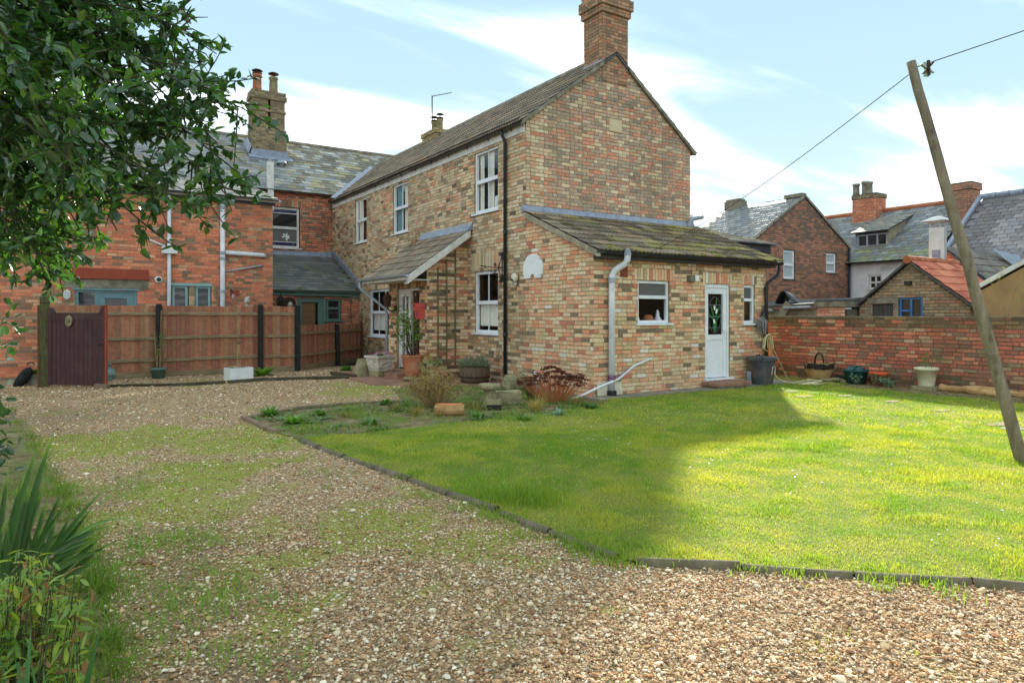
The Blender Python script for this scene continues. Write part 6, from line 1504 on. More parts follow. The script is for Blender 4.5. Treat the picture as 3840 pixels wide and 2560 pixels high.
def drive_only(x, y, *more):
    P = np.stack([x, y], -1); ok = ~inpoly(P, LAWN) & ~inpoly(P, BED); d = np.clip(dirt_at(x, y), 0, 1); m = moss_at(x, y); ok &= rng.random(len(x)) > np.maximum(d * .6, m * .62)
    return ok
x, y, dep = ground_pts(120000, 2.3, 5.2); ok = drive_only(x, y)
stuff(stones('gravel_chips', x[ok], y[ok], rng.lognormal(math.log(.0048), .3, ok.sum()), OCT, OCTF, False, zb=-.002), 'small stone chips packed between the pebbles of the near drive', 'gravel')
x, y, dep = ground_pts(46000, 2.3, 4.6); ok = drive_only(x, y)
stuff(stones('gravel_stones', x[ok], y[ok], rng.lognormal(math.log(.0068), .36, ok.sum()), ICO, ICOF, False), 'loose cream and brown pebbles covering the nearest part of the drive', 'gravel')
x, y, dep = ground_pts(95000, 4.6, 9.5); ok = drive_only(x, y)
stuff(stones('gravel_stones', x[ok], y[ok], rng.lognormal(math.log(.0075), .35, ok.sum()), OCT, OCTF, False), 'loose cream and brown pebbles covering the middle of the drive', 'gravel')
x, y, dep = ground_pts(45000, 9.5, 18); ok = drive_only(x, y) & (y < FY - .1) & ~((x > -1.2) & (y > -.5)); stuff(stones('gravel_stones', x[ok], y[ok], rng.lognormal(math.log(.013), .35, ok.sum()), OCT, OCTF, False), 'loose pale pebbles of the far drive in front of the fence', 'gravel')

# ------------------------------------------------------------------ grass blades
def blades(name, x, y, h, w, tint, zb, lean=.6, m='grass_blade', simple=False):
    n = len(x); an = rng.uniform(0, 6.283, n); wx, wy_ = np.cos(an) * w, np.sin(an) * w; la = rng.uniform(0, 6.283, n); lm = np.abs(rng.normal(0, lean, n)) * h
    lx, ly = np.cos(la) * lm, np.sin(la) * lm
    b = np.stack([x, y, zb], -1); W = np.stack([wx, wy_, 0 * wx], -1); mid = b + np.stack([lx * .35, ly * .35, h * .58], -1); tip = b + np.stack([lx, ly, h * (1 - .25 * np.minimum(1, lm / h))], -1)
    if simple:
        V = np.stack([b - W, b + W, tip], 1).reshape(-1, 3); F = np.arange(n * 3).reshape(-1, 3)
        ob = np_mesh(name, V, F, np.repeat(np.concatenate([tint, np.ones((n, 1))], 1), 3, axis=0), [m]); ob['kind'] = 'stuff'; return ob
    V = np.stack([b - W, b + W, mid + W * .8, mid - W * .8, tip], 1).reshape(-1, 3); o = (np.arange(n) * 5)[:, None, None]
    F = (np.array([(0, 1, 2), (0, 2, 3), (3, 2, 4)])[None] + o).reshape(-1, 3)
    ob = np_mesh(name, V, F, np.repeat(np.concatenate([tint, np.ones((n, 1))], 1), 5, axis=0), [m]); ob['kind'] = 'stuff'; return ob
def lawn_tint(x, y, n):
    q = (.6 * fbm(x, y, 1.0, 3) + .4 * vn(x, y, 5.5, 8))[:, None]; r = rng.random((n, 1)); g0 = np.array([[.60, .82, .62]]); g1 = np.array([[1.22, 1.05, 1.0]]); t_ = np.clip((q - .5) * 3.6 + .42 + (r - .5) * .8, 0, 1)
    c = g0 * (1 - t_) + g1 * t_; dry = rng.random((n, 1)) < (.05 + .09 * t_); c = np.where(dry, np.array([[1.7, 1.3, 1.9]]), c); return c * rng.uniform(.75, 1.2, (n, 1))
def on_lawn(x, y):
    P = np.stack([x, y], -1); ok = inpoly(P, LAWN)
    ok &= ~((x > 5.2) & (y < -1.2)); ok &= (y < -.47) | (x > 5.36); return ok
for n, z0, z1, h, w, lab, simple in ((170000, 3.3, 5.6, .021, .0017, 'short green and straw coloured grass of the nearest lawn', False), (260000, 5.6, 8.8, .025, .0030, 'short green and yellowish grass across the middle of the lawn', True), (230000, 8.8, 15, .032, .0048, 'short grass of the far lawn towards the extension and wall', True)):
    x, y, dep = ground_pts(n, z0, z1); ok = on_lawn(x, y); x, y = x[ok], y[ok]; tuft = fbm(x, y, 2.6, 21)
    hh = h * (0.75 + 1.2 * np.clip((tuft - .45) * 2.6, 0, 1.1)) * rng.uniform(.6, 1.4, len(x))
    stuff(blades('lawn_grass', x, y, hh, np.full(len(x), w), lawn_tint(x, y, len(x)), np.full(len(x), .02), .75, simple=simple), lab, 'grass')
# taller tufts: along the edging, one big tuft, and in the bed
tx, ty, th_ = [], [], []
def tuft(c, n, rad, h):
    tx.append(c.x + rng.normal(0, rad, n)); ty.append(c.y + rng.normal(0, rad, n)); th_.append(h * rng.uniform(.5, 1.2, n))
tuft(gz(3836, 1744), 260, .09, .07); tuft(gz(*o2(1190, 1150)), 900, .13, .13); tuft(gz(*o2(1230, 1160)), 500, .10, .10); tuft(gz(*o2(1150, 1140)), 400, .10, .08)
for k in range(46):
    p = E1[rg.randrange(len(E1))].lerp(E1[rg.randrange(len(E1))], 0) if k < 0 else (E1 + E2)[rg.randrange(len(E1) + len(E2) - 1)]
    tuft(p + Vector((rg.uniform(-.3, .3), rg.uniform(.0, .25), 0)), 60, .06, .055)
for k in range(130):
    q_ = Vector((rg.uniform(-4.5, 4.8), rg.uniform(-7.2, -.8), 0))
    if inpoly(np.array([[q_.x, q_.y]]), LAWN)[0]: tuft(q_, 60, .05 + .03 * rg.random(), .045)
bp = []
for k in range(75):
    x0, y0 = rg.uniform(-5.6, -.6), rg.uniform(-1.5, 3); bp.append((x0, y0))
bp = np.array(bp); bp = bp[inpoly(bp, BED)]
for x0, y0 in bp: tuft(Vector((x0, y0, 0)), 90, .15, .07)
x, y, h = map(np.concatenate, (tx, ty, th_)); tt_ = np.tile(np.array([[.6, .76, .62]]), (len(x), 1)) * rng.uniform(.75, 1.25, (len(x), 1))
stuff(blades('tall_grass', x, y, h, np.full(len(x), .0028), tt_, np.full(len(x), .01), .5), 'longer grass tufts along the edging and through the planted bed', 'grass')
# weeds and grass in the drive
x, y, dep = ground_pts(150000, 2.4, 11); P = np.stack([x, y], -1); m_ = moss_at(x, y) * (fbm(x, y, 7, 31) > .46); ok = ~inpoly(P, LAWN) & ~inpoly(P, BED) & (rng.random(len(x)) < m_ * .75) & (y < 8.4)
x, y, dep = x[ok], y[ok], dep[ok]; tt_ = np.array([[.92, .92, .62]]) * rng.uniform(.7, 1.3, (len(x), 1))
stuff(blades('drive_grass', x, y, rng.uniform(.010, .032, len(x)), .0011 + .0003 * dep, tt_, relief(x, y) * .6 + .002, .9), 'thin grass and moss growing up through the gravel drive', 'grass')
x, y, dep = ground_pts(80000, 2.5, 6.5); d_ = dirt_at(x, y) * (fbm(x, y, 4.5, 41) > .5); P = np.stack([x, y], -1); ok = (rng.random(len(x)) < d_ * .55) & ~inpoly(P, LAWN); x, y, dep = x[ok], y[ok], dep[ok]
stuff(blades('drive_weeds', x, y, rng.uniform(.02, .075, len(x)), .0016 + .0002 * dep, np.array([[.6, .9, .75]]) * rng.uniform(.7, 1.3, (len(x), 1)), relief(x, y) * .6, .95), 'sparse green weeds on the bare earth at the left of the drive', 'weeds')

# tiny white discs scattered over part of the lawn
x, y, dep = ground_pts(2600, 4.2, 11); ok = on_lawn(x, y) & (x > -3.5) & (fbm(x, y, 1.6, 55) > .47); x, y = x[ok], y[ok]; mb = MB(); rg = random.Random(19)
for a, b in list(zip(x, y))[:160]:
    r = rg.uniform(.005, .010); mb.tint = (1, 1, 1, 1); mb.lathe([(r, 0), (r * .8, .003), (.001, .004)], (a, b, .04 + rg.uniform(0, .02)), 6)
stuff(mb.build('lawn_specks', 'plastic_white'), 'tiny white specks sprinkled through the lawn', 'flowers')
# ------------------------------------------------------------------ things on the cottage walls
def arc(c, r, a0, a1, n, ax, ay): return [Vector(c) + Vector(ax) * (r * math.cos(a0 + (a1 - a0) * k / n)) + Vector(ay) * (r * math.sin(a0 + (a1 - a0) * k / n)) for k in range(n + 1)]
def spiral(c, r0, r1, turns, n, ax, ay, a0=0): return [Vector(c) + Vector(ax) * ((r0 + (r1 - r0) * k / n) * math.cos(a0 + turns * 6.283 * k / n)) + Vector(ay) * ((r0 + (r1 - r0) * k / n) * math.sin(a0 + turns * 6.283 * k / n)) for k in range(n + 1)]
# white horseshoe panel
t = thing('wall_panel', 'white horseshoe shaped plastic panel with a notched foot on the cottage wall', 'panel', (-.012, 1.83, 2.18))
pr_ = [(.36, .08), (.30, .0), (.10, .0), (.06, .07), (0, .09), (-.06, .07), (-.10, .0), (-.30, .0), (-.36, .08)] + [(-.36 * math.cos(k * math.pi / 14), .22 + .32 * math.sin(k * math.pi / 14)) for k in range(0, 15)]; pr_ = [(y * .92, z * .9) for y, z in pr_]
mb = MB(); mb.prism([(0, y, z) for y, z in pr_], (-.035, 0, 0)); mb.build('panel', 'plastic_white', t)
mb = MB(); mb.prism([(-.0355, y * .88, z * .9 + .02) for y, z in pr_ if True], (-.004, 0, 0)); mb.build('raised_face', 'plastic_white', t)
for y, z in ((.26, .38), (-.26, .38), (.30, .06), (-.30, .06)):
    mb = MB(); mb.tube([(-.036, y, z), (-.044, y, z)], .012, 8); mb.build('screw', 'iron', t)
mb = MB(); mb.box((-.041, 0, .34), (.004, .09, .08)); mb.build('label', 'pipe_white', t)
# alarm sensor
t = thing('alarm_sounder', 'small cream dome shaped sensor on brick between black pipe and white panel', 'sensor', (-.01, 2.45, 2.22))
mb = MB(); mb.blob((-.05, 0, 0), (.07, .09, .10), 2, .02, 14, 10); mb.build('body', 'cream_plastic', t, smooth=True)
mb = MB(); mb.box((-.105, .01, -.045), (.03, .07, .035), Matrix.Rotation(.5, 3, 'X')); mb.build('opening', 'black_plastic', t)
mb = MB(); mb.box((-.03, 0, -.12), (.03, .06, .05)); mb.build('bracket', 'pipe_white', t)
# wrought iron bracket
t = thing('hanging_bracket', 'black wrought iron hanging bracket with scrolls beside the lower window', 'bracket', (-.02, 3.0, 2.46))
mb = MB(); Yx, Zx, Xx = (0, 1, 0), (0, 0, 1), (-1, 0, 0)
mb.tube([(0, 0, .32), (0, 0, -.30)], .011, 6); mb.build('upright', 'iron', t)
mb = MB(); mb.tube([(0, 0, .27), (0, .15, .0), (0, 0, -.27), (0, -.15, 0), (0, 0, .27)], .009, 6); mb.build('diamond', 'iron', t)
mb = MB(); mb.tube([(0, -.15, 0), (0, .1, .005), (-.1, .2, .01), (-.42, .22, .04)], .010, 6); mb.build('arm', 'iron', t)
mb = MB(); mb.tube([(0, 0, -.26), (-.16, .12, -.1), (-.34, .2, .03)], .008, 6); mb.build('brace', 'iron', t)
for c, ax, ay, r in (((0, .07, .28), Yx, Zx, .06), ((0, -.07, .28), (0, -1, 0), Zx, .06), ((0, .07, -.27), Yx, (0, 0, -1), .06), ((0, -.07, -.27), (0, -1, 0), (0, 0, -1), .06), ((-.04, .22, .07), Yx, Zx, .05), ((-.04, .22, -.07), Yx, (0, 0, -1), .05), ((-.38, .215, -.05), Xx, Zx, .06)):
    mb = MB(); mb.tube(spiral(c, r, .012, 1.6, 22, ax, ay), .007, 5); mb.build('scroll', 'iron', t)
# lantern by the porch
p = gx(1452, 1125, -1.28); t = thing('porch_lantern', 'rusty brown carriage lantern on a scrolled arm beside the porch door', 'lantern', (-1.05, p.y, p.z))
mb = MB(); mb.lathe([(.05, -.17), (.085, -.12), (.105, .03), (.105, .05)], (-.23, 0, 0), 8); mb.build('cage', 'rust_iron', t)
mb = MB(); mb.lathe([(.125, .05), (.12, .07), (.07, .13), (.03, .16), (.02, .2), (.005, .22)], (-.23, 0, 0), 8); mb.build('roof', 'rust_iron', t)
mb = MB(); mb.tube([(0, 0, -.2), (-.06, 0, -.26), (-.14, 0, -.27), (-.22, 0, -.22), (-.23, 0, -.17)], .015, 6); mb.build('arm', 'iron', t)
mb = MB(); mb.tube([(0.0, 0, -.2), (-.03, 0, -.2)], .07, 12); mb.build('backplate', 'iron', t)
# letterbox
p = gx(1574, 1168, -1.14); t = thing('letter_box', 'coral red metal letter box with pitched lid on the porch pier', 'letter box', (-1.045, 4.70, p.z - .17))
mb = MB(); vs = [(-.02, -.095, 0), (-.15, -.095, 0), (-.15, .095, 0), (-.02, .095, 0), (-.0, -.11, .27), (-.19, -.11, .27), (-.19, .11, .27), (-.0, .11, .27)]; mb.add(vs, [(3, 2, 1, 0), (0, 1, 5, 4), (1, 2, 6, 5), (2, 3, 7, 6), (3, 0, 4, 7)]); mb.build('box', 'letterbox_red', t)
mb = MB(); mb.prism([(-.21, -.125, .27), (-.21, -.10, .315), (-.21, -.045, .36), (-.21, .045, .36), (-.21, .10, .315), (-.21, .125, .27)], (.21, 0, 0)); mb.build('lid', 'letterbox_red', t)
mb = MB(); mb.box((-.195, .0, .225), (.014, .16, .075)); mb.build('flap', 'letterbox_red', t)
mb = MB(); mb.box((-.212, .02, .31), (.006, .06, .04)); mb.build('slot', 'iron', t)
mb = MB(); mb.tube([(-.17, 0, .16), (-.185, 0, .16)], .01, 8); mb.build('lock', 'galvanised', t)
mb = MB()
for y, z, w_, h_ in ((.012, .11, .02, .045), (-.008, .1, .022, .03), (.0, .075, .012, .035)): mb.box((-.172, y, z), (.003, w_, h_), Matrix.Rotation(.3, 3, 'X'))
mb.build('bird_emblem', 'blue_mark', t)
# star garland
t = thing('star_garland', 'string of small gold stars looped in the porch doorway', 'garland', (-1.10, 5.2, 1.95)); pts = [(0, .42 - .7 * k / 10, .05 - .28 * math.sin(math.pi * k / 10)) for k in range(11)]
mb = MB(); mb.tube(pts, .003, 4); mb.build('string', 'wire_steel', t)
for k in (1, 3, 7, 9):
    mb = MB(); c = Vector(pts[k]); poly = []
    for j in range(12):
        r = .055 if j % 2 == 0 else .025; a = j * math.pi / 6; poly.append(c + Vector((-.01, r * math.cos(a), r * math.sin(a))))
    mb.prism(poly, (.006, 0, 0)); mb.build('star', 'cane', t)
# trellis
t = thing('trellis', 'tall weathered green grey timber trellis fixed to the porch side wall', 'trellis', (-.56, 4.50, .3))
for x, top in ((-.22, 2.22), (0, 2.42), (.22, 2.62)):
    mb = MB(); mb.bb((x - .016, -.018, 0), (x + .016, .0, top)); mb.build('upright', 'trellis_wood', t)
for k in range(9):
    z = .1 + k * .285
    mb = MB(); mb.bb((-.25 if z < 2.2 else -.05, -.034, z - .014), (.25, -.0185, z + .014)); mb.build('slat', 'trellis_wood', t)
# outside light above the back door
p = gy(2592, 1044, 0); t = thing('door_light', 'small square outside light with white lens between back door and window', 'light', (p.x, -.01, p.z))
mb = MB(); mb.bb((-.13, -.09, -.06), (.0, 0, .06)); mb.build('body', 'concrete', t); mb = MB(); mb.bb((.002, -.10, -.045), (.1, -.01, .055)); mb.build('lens', 'plastic_white', t)
mb = MB(); mb.tube([(0, -.004, .06), (.01, -.004, .3)], .005, 5); mb.build('cable', 'black_plastic', t)
# cream tray leaning behind the soil pipe
t = thing('cream_tray', 'cream plastic tray leaning on the wall behind the soil pipe foot', 'tray', (.33, -.045, .036)); w_ = .29
mb = MB(); mb.box((0, .0, .11), (w_ * 2, .01, .21), Matrix.Rotation(-.10, 3, 'X')); mb.build('base', 'cream_plastic', t)
mb = MB(); mb.tube([(-w_, -.012, .005), (w_, -.012, .005), (w_, .008, .215), (-w_, .008, .215), (-w_, -.012, .005)], .010, 6); mb.build('rim', 'cream_plastic', t)
# cord
mb = MB()
for k in range(9): mb.tube([(.33 + .068 * math.cos(a * .785), -.10 + .068 * math.sin(a * .785), .31 + k * .008 + .02 * math.sin(a * 1.3 + k)) for a in range(9)], .004, 4)
mb.tube([(.33, -.17, .34), (.5, -.19, .42), (.7, -.15, .50), (.62, -.14, .45), (.4, -.18, .36)], .004, 4)
tag(mb.build('tie_cord', 'purple_cord'), 'purple cord wound round the soil pipe and waste pipe', 'cord')
# ornaments inside the extension window
for k, (x, lab, m_, prof) in enumerate(((1.16, 'white vase with narrow neck inside the kitchen window', 'plastic_white', [(.05, 0), (.07, .06), (.05, .12), (.02, .17), (.025, .2)]), (1.47, 'pinkish round pot inside the middle of kitchen window', 'terracotta', [(.05, 0), (.1, .05), (.1, .1), (.06, .15)]), (1.72, 'white and blue ornament inside right end of kitchen window', 'pipe_white', [(.06, 0), (.08, .05), (.04, .12), (.03, .2), (.01, .25)]))):
    mb = MB(); mb.lathe(prof, (x, .17, 1.31), 14); tag(mb.build('window_ornament', m_, None, smooth=True), lab, 'ornament')
mb = MB(); mb.bb((1.0, .11, 1.29), (1.9, .25, 1.31)); WB(mb, 'window_board', 'plastic_white', cot)
mb = MB(); mb.lathe([(.06, 0), (.09, .05), (.085, .28), (.07, .30)], (.18, 3.45, 3.76), 14); tag(mb.build('lamp_shade', 'plastic_white', None, smooth=True), 'white ribbed lamp standing inside the upper window nearest the gable', 'lamp')
mb = MB(); mb.bb((.08, 3.2, 3.72), (.3, 4.2, 3.745)); WB(mb, 'window_board', 'plastic_white', cot)
# tv aerial
p = gx(1583, 540, 2.9); t = thing('tv_aerial', 'thin television aerial on a tall mast behind the cottage ridge', 'aerial', (2.6, 11.62, 7.2)); q = gx(1583, 383, 2.6); hh = q.z - 7.2
mb = MB(); mb.tube([(0, 0, -.3), (0, 0, hh)], .02, 6); mb.build('mast', 'wire_steel', t); mb = MB(); mb.tube([(.0, 0.05, hh), (.42, -.62, hh + .02)], .012, 5); mb.build('boom', 'wire_steel', t)
for k in range(7):
    mb = MB(); c = Vector((.06 * k, -.09 * k, hh + .01)); mb.tube([c + Vector((-.10, -.07, 0)), c + Vector((.10, .07, 0))], .005, 4); mb.build('element', 'wire_steel', t)

# ------------------------------------------------------------------ pots and stones round the porch
def pot(name, label, cat, loc, prof, m, seg=24, soil_at=None, rz=0, rim=None, group=None):
    t = thing(name, label, cat, loc, rz, group); mb = MB(); mb.lathe(prof, (0, 0, 0), seg); mb.build('body', m, t, smooth=seg > 10)
    if rim: mb = MB(); mb.lathe(rim, (0, 0, 0), seg); mb.build('rim', m, t)
    if soil_at: mb = MB(); mb.lathe([(soil_at[0], soil_at[1] - .03), (soil_at[0], soil_at[1]), (.01, soil_at[1] + .01)], (0, 0, 0), seg); mb.build('soil', 'soil', t)
    return t
c = gz(1355, 1414); t = thing('staddle_stone', 'squat tapering old stone standing left of the stone planter', 'stone', (c.x, c.y, 0), .4)
mb = MB(); vs = []; n = 5
for j in range(n + 1):
    f_ = j / n; w_ = .20 - .10 * f_; d_ = .17 - .075 * f_
    for k in range(12):
        a = k * math.pi / 6; ca, sa = math.cos(a), math.sin(a); e_ = .55
        vs.append((math.copysign(abs(ca) ** e_, ca) * w_ * (1 + .08 * mnoise.noise(Vector((ca * 2, sa * 2, f_ * 5)))) + .03 * f_, math.copysign(abs(sa) ** e_, sa) * d_, f_ * .43))
mb.add(vs, [(j * 12 + k, j * 12 + (k + 1) % 12, (j + 1) * 12 + (k + 1) % 12, (j + 1) * 12 + k) for j in range(n) for k in range(12)] + [tuple(n * 12 + k for k in range(12))]); mb.build('stone', 'old_stone', t, smooth=True)
# rock faced stone planter on a plinth
c = gz(1437, 1414); pl = thing('stone_planter', 'pale rock faced square stone planter on a plinth beside the porch', 'planter', (c.x - .05, c.y + .05, 0.03), .25)
mb = MB(); mb.box((0, 0, .065), (.40, .40, .13)); mb.build('plinth', 'old_stone', pl)
mb = MB(); vs = []; n = 9; mm = 9; rows = []
for j in range(n + 1):
    f_ = j / n; w_ = .19 + .055 * f_; ring = []
    for side in range(4):
        for k in range(mm):
            u = -1 + 2 * k / mm; q = .022 * mnoise.noise(Vector((side * 5 + u * 2.2, f_ * 6, 1.7))) if 0 < j < n else 0
            x, y = (u * w_, -w_ - q) if side == 0 else ((w_ + q, u * w_) if side == 1 else ((-u * w_, w_ + q) if side == 2 else (-w_ - q, -u * w_)))
            ring.append((x, y, .13 + .30 * f_))
    rows.append(ring)
vs = [p for r_ in rows for p in r_]; L_ = 4 * mm
mb.add(vs, [(j * L_ + k, j * L_ + (k + 1) % L_, (j + 1) * L_ + (k + 1) % L_, (j + 1) * L_ + k) for j in range(n) for k in range(L_)]); mb.build('bowl', 'cast_stone', pl)
mb = MB()
for a, b in (((-.27, -.27, .43), (.27, -.2, .48)), ((-.27, .2, .43), (.27, .27, .48)), ((-.27, -.199, .43), (-.2, .199, .48)), ((.2, -.199, .43), (.27, .199, .48))): mb.bb(a, b)
mb.build('rim', 'cast_stone', pl); mb = MB(); mb.bb((-.199, -.199, .40), (.199, .199, .455)); mb.build('soil', 'soil', pl)
# terracotta pot on a block
c = gz(1548, 1432); tb = thing('stone_block', 'grey stone block carrying the big terracotta pot', 'block', (c.x, c.y, .03)); mb = MB(); mb.blob((0, 0, .05), (.22, .2, .07), 6, .12, 12, 8); mb.build('block', 'old_stone', tb)
TP = pot('terracotta_pot', 'big weathered terracotta pot in front of the porch pier', 'pot', (c.x, c.y, .12), [(.15, 0), (.17, .03), (.205, .22), (.235, .40), (.25, .42), (.26, .44), (.26, .47), (.235, .47), (.22, .40)], 'terracotta', 28, (.222, .43))
# half barrel
c = gz(1790, 1441); HB = thing('half_barrel', 'weathered half barrel planter with iron bands below the lower window', 'barrel', (c.x, c.y + .1, .03))
for k in range(18):
    a0_ = k * 2 * math.pi / 18; mb = MB(); vs = []
    for z, r in ((0, .275), (.15, .31), (.33, .325)):
        for rr in (r, r - .025):
            for aa in (a0_ + .012, a0_ + 2 * math.pi / 18 - .012): vs.append((rr * math.cos(aa), rr * math.sin(aa), z))
    mb.add(vs, [(0, 1, 5, 4), (4, 5, 9, 8), (3, 2, 6, 7), (7, 6, 10, 11), (8, 9, 11, 10), (0, 4, 6, 2), (4, 8, 10, 6), (5, 1, 3, 7), (9, 5, 7, 11)]); mb.build('stave', 'barrel_wood', HB)
for z, r in ((.04, .285), (.13, .309)):
    mb = MB(); mb.lathe([(r, z - .02), (r + .006, z - .02), (r + .010, z + .02), (r, z + .02)], (0, 0, 0), 24); mb.build('band', 'iron', HB)
mb = MB(); mb.lathe([(.29, .2), (.30, .29), (.01, .30)], (0, 0, 0), 20); mb.build('soil', 'soil', HB)
c = gz(1702, 1400); pot('plant_pot', 'small dark green plastic pot standing under the trellis', 'pot', (c.x + .3, c.y + .1, .03), [(.11, 0), (.15, .24), (.16, .24), (.16, .27), (.14, .27)], 'green_tub', 18, (.138, .25))
# birdbath, blocks, stones
c = gz(1836, 1530); bb_ = thing('bird_bath', 'old stone bird bath with tree trunk stem in the planted bed', 'bird bath', (c.x, c.y, .015))
mb = MB(); mb.lathe([(.14, 0), (.13, .03), (.085, .09), (.072, .18), (.08, .24), (.10, .27)], (0, 0, 0), 14)
for i, v_ in enumerate(mb.v): q = 1 + .12 * mnoise.noise(Vector((v_[0] * 18, v_[1] * 18, v_[2] * 5))); mb.v[i] = (v_[0] * q, v_[1] * q, v_[2])
mb.build('stem', 'old_stone', bb_, smooth=True)
mb = MB(); mb.lathe([(.10, .268), (.16, .29), (.175, .33), (.17, .365), (.15, .37), (.12, .345), (.01, .335)], (0, 0, 0), 18)
for i, v_ in enumerate(mb.v): q = 1 + .07 * mnoise.noise(Vector((v_[0] * 9, v_[1] * 9, 2))); mb.v[i] = (v_[0] * q, v_[1] * q, v_[2])
mb.build('bowl', 'old_stone', bb_, smooth=True)
c = gz(1853, 1539)
mb = MB(); mb.box((0, 0, 0), (.22, .11, .075)); o = mb.build('loose_brick', 'post_black'); o.location = (c.x, c.y, .053); o.rotation_euler = (0, 0, -.5); tag(o, 'dark brick lying under a brown brick by the bird bath', 'brick')
mb = MB(); mb.box((0, 0, 0), (.215, .11, .075)); o = mb.build('loose_brick', 'old_stone'); o.location = (c.x, c.y, .131); o.rotation_euler = (0, 0, -.47); tag(o, 'brown brick stacked on a dark brick by the bird bath', 'brick')
def rock(r, sd, sq=.45, rough=.10, seg=18, rings=12):
    mb = MB(); off = Vector((sd * 3.1, sd * 1.7, sd)); vs = []; fs = []
    for i in range(rings + 1):
        th_ = math.pi * i / rings
        for k in range(seg):
            ph = 2 * math.pi * k / seg; d = Vector((math.sin(th_) * math.cos(ph), math.sin(th_) * math.sin(ph), math.cos(th_)))
            q = Vector([math.copysign(abs(c_) ** sq, c_) for c_ in d]); w = 1 + rough * 1.8 * mnoise.noise(d * 1.4 + off) + rough * mnoise.noise(d * 4 + off) + rough * .5 * mnoise.noise(d * 9 + off)
            vs.append(Vector((q.x * r[0], q.y * r[1], q.z * r[2])) * w)
    for i in range(rings):
        for k in range(seg): k2 = (k + 1) % seg; fs.append((i * seg + k, (i + 1) * seg + k, (i + 1) * seg + k2, i * seg + k2))
    mb.add(vs, fs); return mb
for px, py, r, lab, sd, sq in ((1905, 1516, (.22, .14, .13), 'long squared garden stone just behind the bird bath', 3, .35), (1935, 1462, (.26, .2, .17), 'big rough boulder behind the squared stone by the extension wall', 5, .6), (1990, 1440, (.2, .16, .24), 'upright rough stone against the extension wall behind dry flowers', 9, .5)):
    c = gz(px, py); mb = rock(r, sd, sq); o = mb.build('garden_stone', 'old_stone'); o.location = (c.x, c.y, r[2] * .8); o.rotation_euler = (0, 0, -.55 + sd * .1); tag(o, lab, 'stone')
c = gz(1686, 1560); lg = thing('log_slice', 'split log lying in the grass at front of the bed', 'log', (c.x, c.y, .02), -.55)
mb = MB(); nn = 9; ring = 14; vs = []
for j in range(nn + 1):
    x = -.21 + .42 * j / nn
    for k in range(ring):
        an = 2 * math.pi * k / ring; r = .095 * (1 + .10 * mnoise.noise(Vector((x * 6, math.cos(an) * 1.5, math.sin(an) * 1.5))) + .06 * mnoise.noise(Vector((x * 3, k * 1.7, 5))))
        vs.append((x + .03 * mnoise.noise(Vector((k, j > 5, 3))), r * 1.1 * math.cos(an), min(.145, .075 + r * math.sin(an)) + .006 * mnoise.noise(Vector((x * 14, k * .9, 8)))))
mb.add(vs, [(j * ring + k, j * ring + (k + 1) % ring, (j + 1) * ring + (k + 1) % ring, (j + 1) * ring + k) for j in range(nn) for k in range(ring)] + [tuple(range(ring)), tuple(reversed(range(nn * ring, nn * ring + ring)))]); mb.build('log', 'log_wood', lg)
for q in range(4):
    mb = MB(); mb.prism([(-.19 + q * .02, -.06 + q * .03, .146 + .004 * (q % 2)), (.17 + q * .008, -.065 + q * .034, .144), (.18, -.042 + q * .032, .15), (-.185, -.04 + q * .03, .152)], (0, 0, .010)); mb.build('splinter', 'log_split', lg)
# white sink planter with a stick plant
c = gz(900, 1426); sk = thing('sink_planter', 'white glazed sink used as a planter in front of fence', 'planter', (c.x, c.y + .15, 0), .18)
mb = MB()
for a, b in (((-.26, -.18, 0), (.26, -.14, .28)), ((-.26, .14, 0), (.26, .18, .28)), ((-.26, -.139, 0), (-.22, .139, .28)), ((.22, -.139, 0), (.26, .139, .28)), ((-.219, -.139, 0), (.219, .139, .04))): mb.bb(a, b)
mb.build('basin', 'glazed_white', sk); mb = MB(); mb.bb((-.219, -.139, .041), (.219, .139, .26)); mb.build('soil', 'soil', sk)
for k in range(6):
    mb = MB(); mb.blob((rnd.uniform(-.17, .17), rnd.uniform(-.09, .09), .285), (.05, .045, .035), k + 3, .2, 9, 6); o = mb.build('pebble', 'old_stone', sk, smooth=True)
# green pot with canes
c = gz(603, 1420); GP = pot('plant_pot', 'grey green clay pot with canes beside a black fence post', 'pot', (c.x - .05, c.y, 0), [(.12, 0), (.16, .2), (.175, .2), (.175, .25), (.15, .25)], 'green_pot', 20, (.15, .23))
# timber edging of the gravel
tp = [gz(400, 1452), gz(640, 1448), gz(850, 1438), gz(1010, 1428), gz(1310, 1420)]
for k, (a, b) in enumerate(zip(tp[:-1], tp[1:])):
    d = (b - a).normalized(); mb = MB(); mb.bar(a + d * .02 + Vector((0, 0, .02)), b - d * .02 + Vector((0, 0, .025)), .12, .07 + .02 * (k > 1))
    for i, v_ in enumerate(mb.v): mb.v[i] = (v_[0] + rnd.uniform(-.02, .02), v_[1] + rnd.uniform(-.02, .02), v_[2] + rnd.uniform(-.01, .01))
    tag(mb.build('timber_edging', 'timber_dark'), ('old dark timber half sunk in gravel nearest the gate', 'second old timber half sunk in gravel from the gate', 'third old timber in the gravel below the white sink', 'rotten dark timber in the gravel ending at the squat stone')[k], 'timber')
a, b = gz(1245, 1405), gz(1330, 1418); mb = MB(); mb.bar(a + Vector((0, 0, .04)), b + Vector((0, 0, .04)), .1, .09); tag(mb.build('timber_edging', 'timber_dark'), 'short dark timber lying behind the rotten one near squat stone', 'timber')
c = gz(383, 1458); mb = MB(); mb.box((0, 0, .045), (.24, .14, .09), Matrix.Rotation(.1, 3, 'Y')); o = mb.build('concrete_block', 'slab'); o.location = (c.x, c.y, 0); o.rotation_euler = (0, 0, -.5); tag(o, 'pinkish brick lying at the foot of the open gate', 'brick')
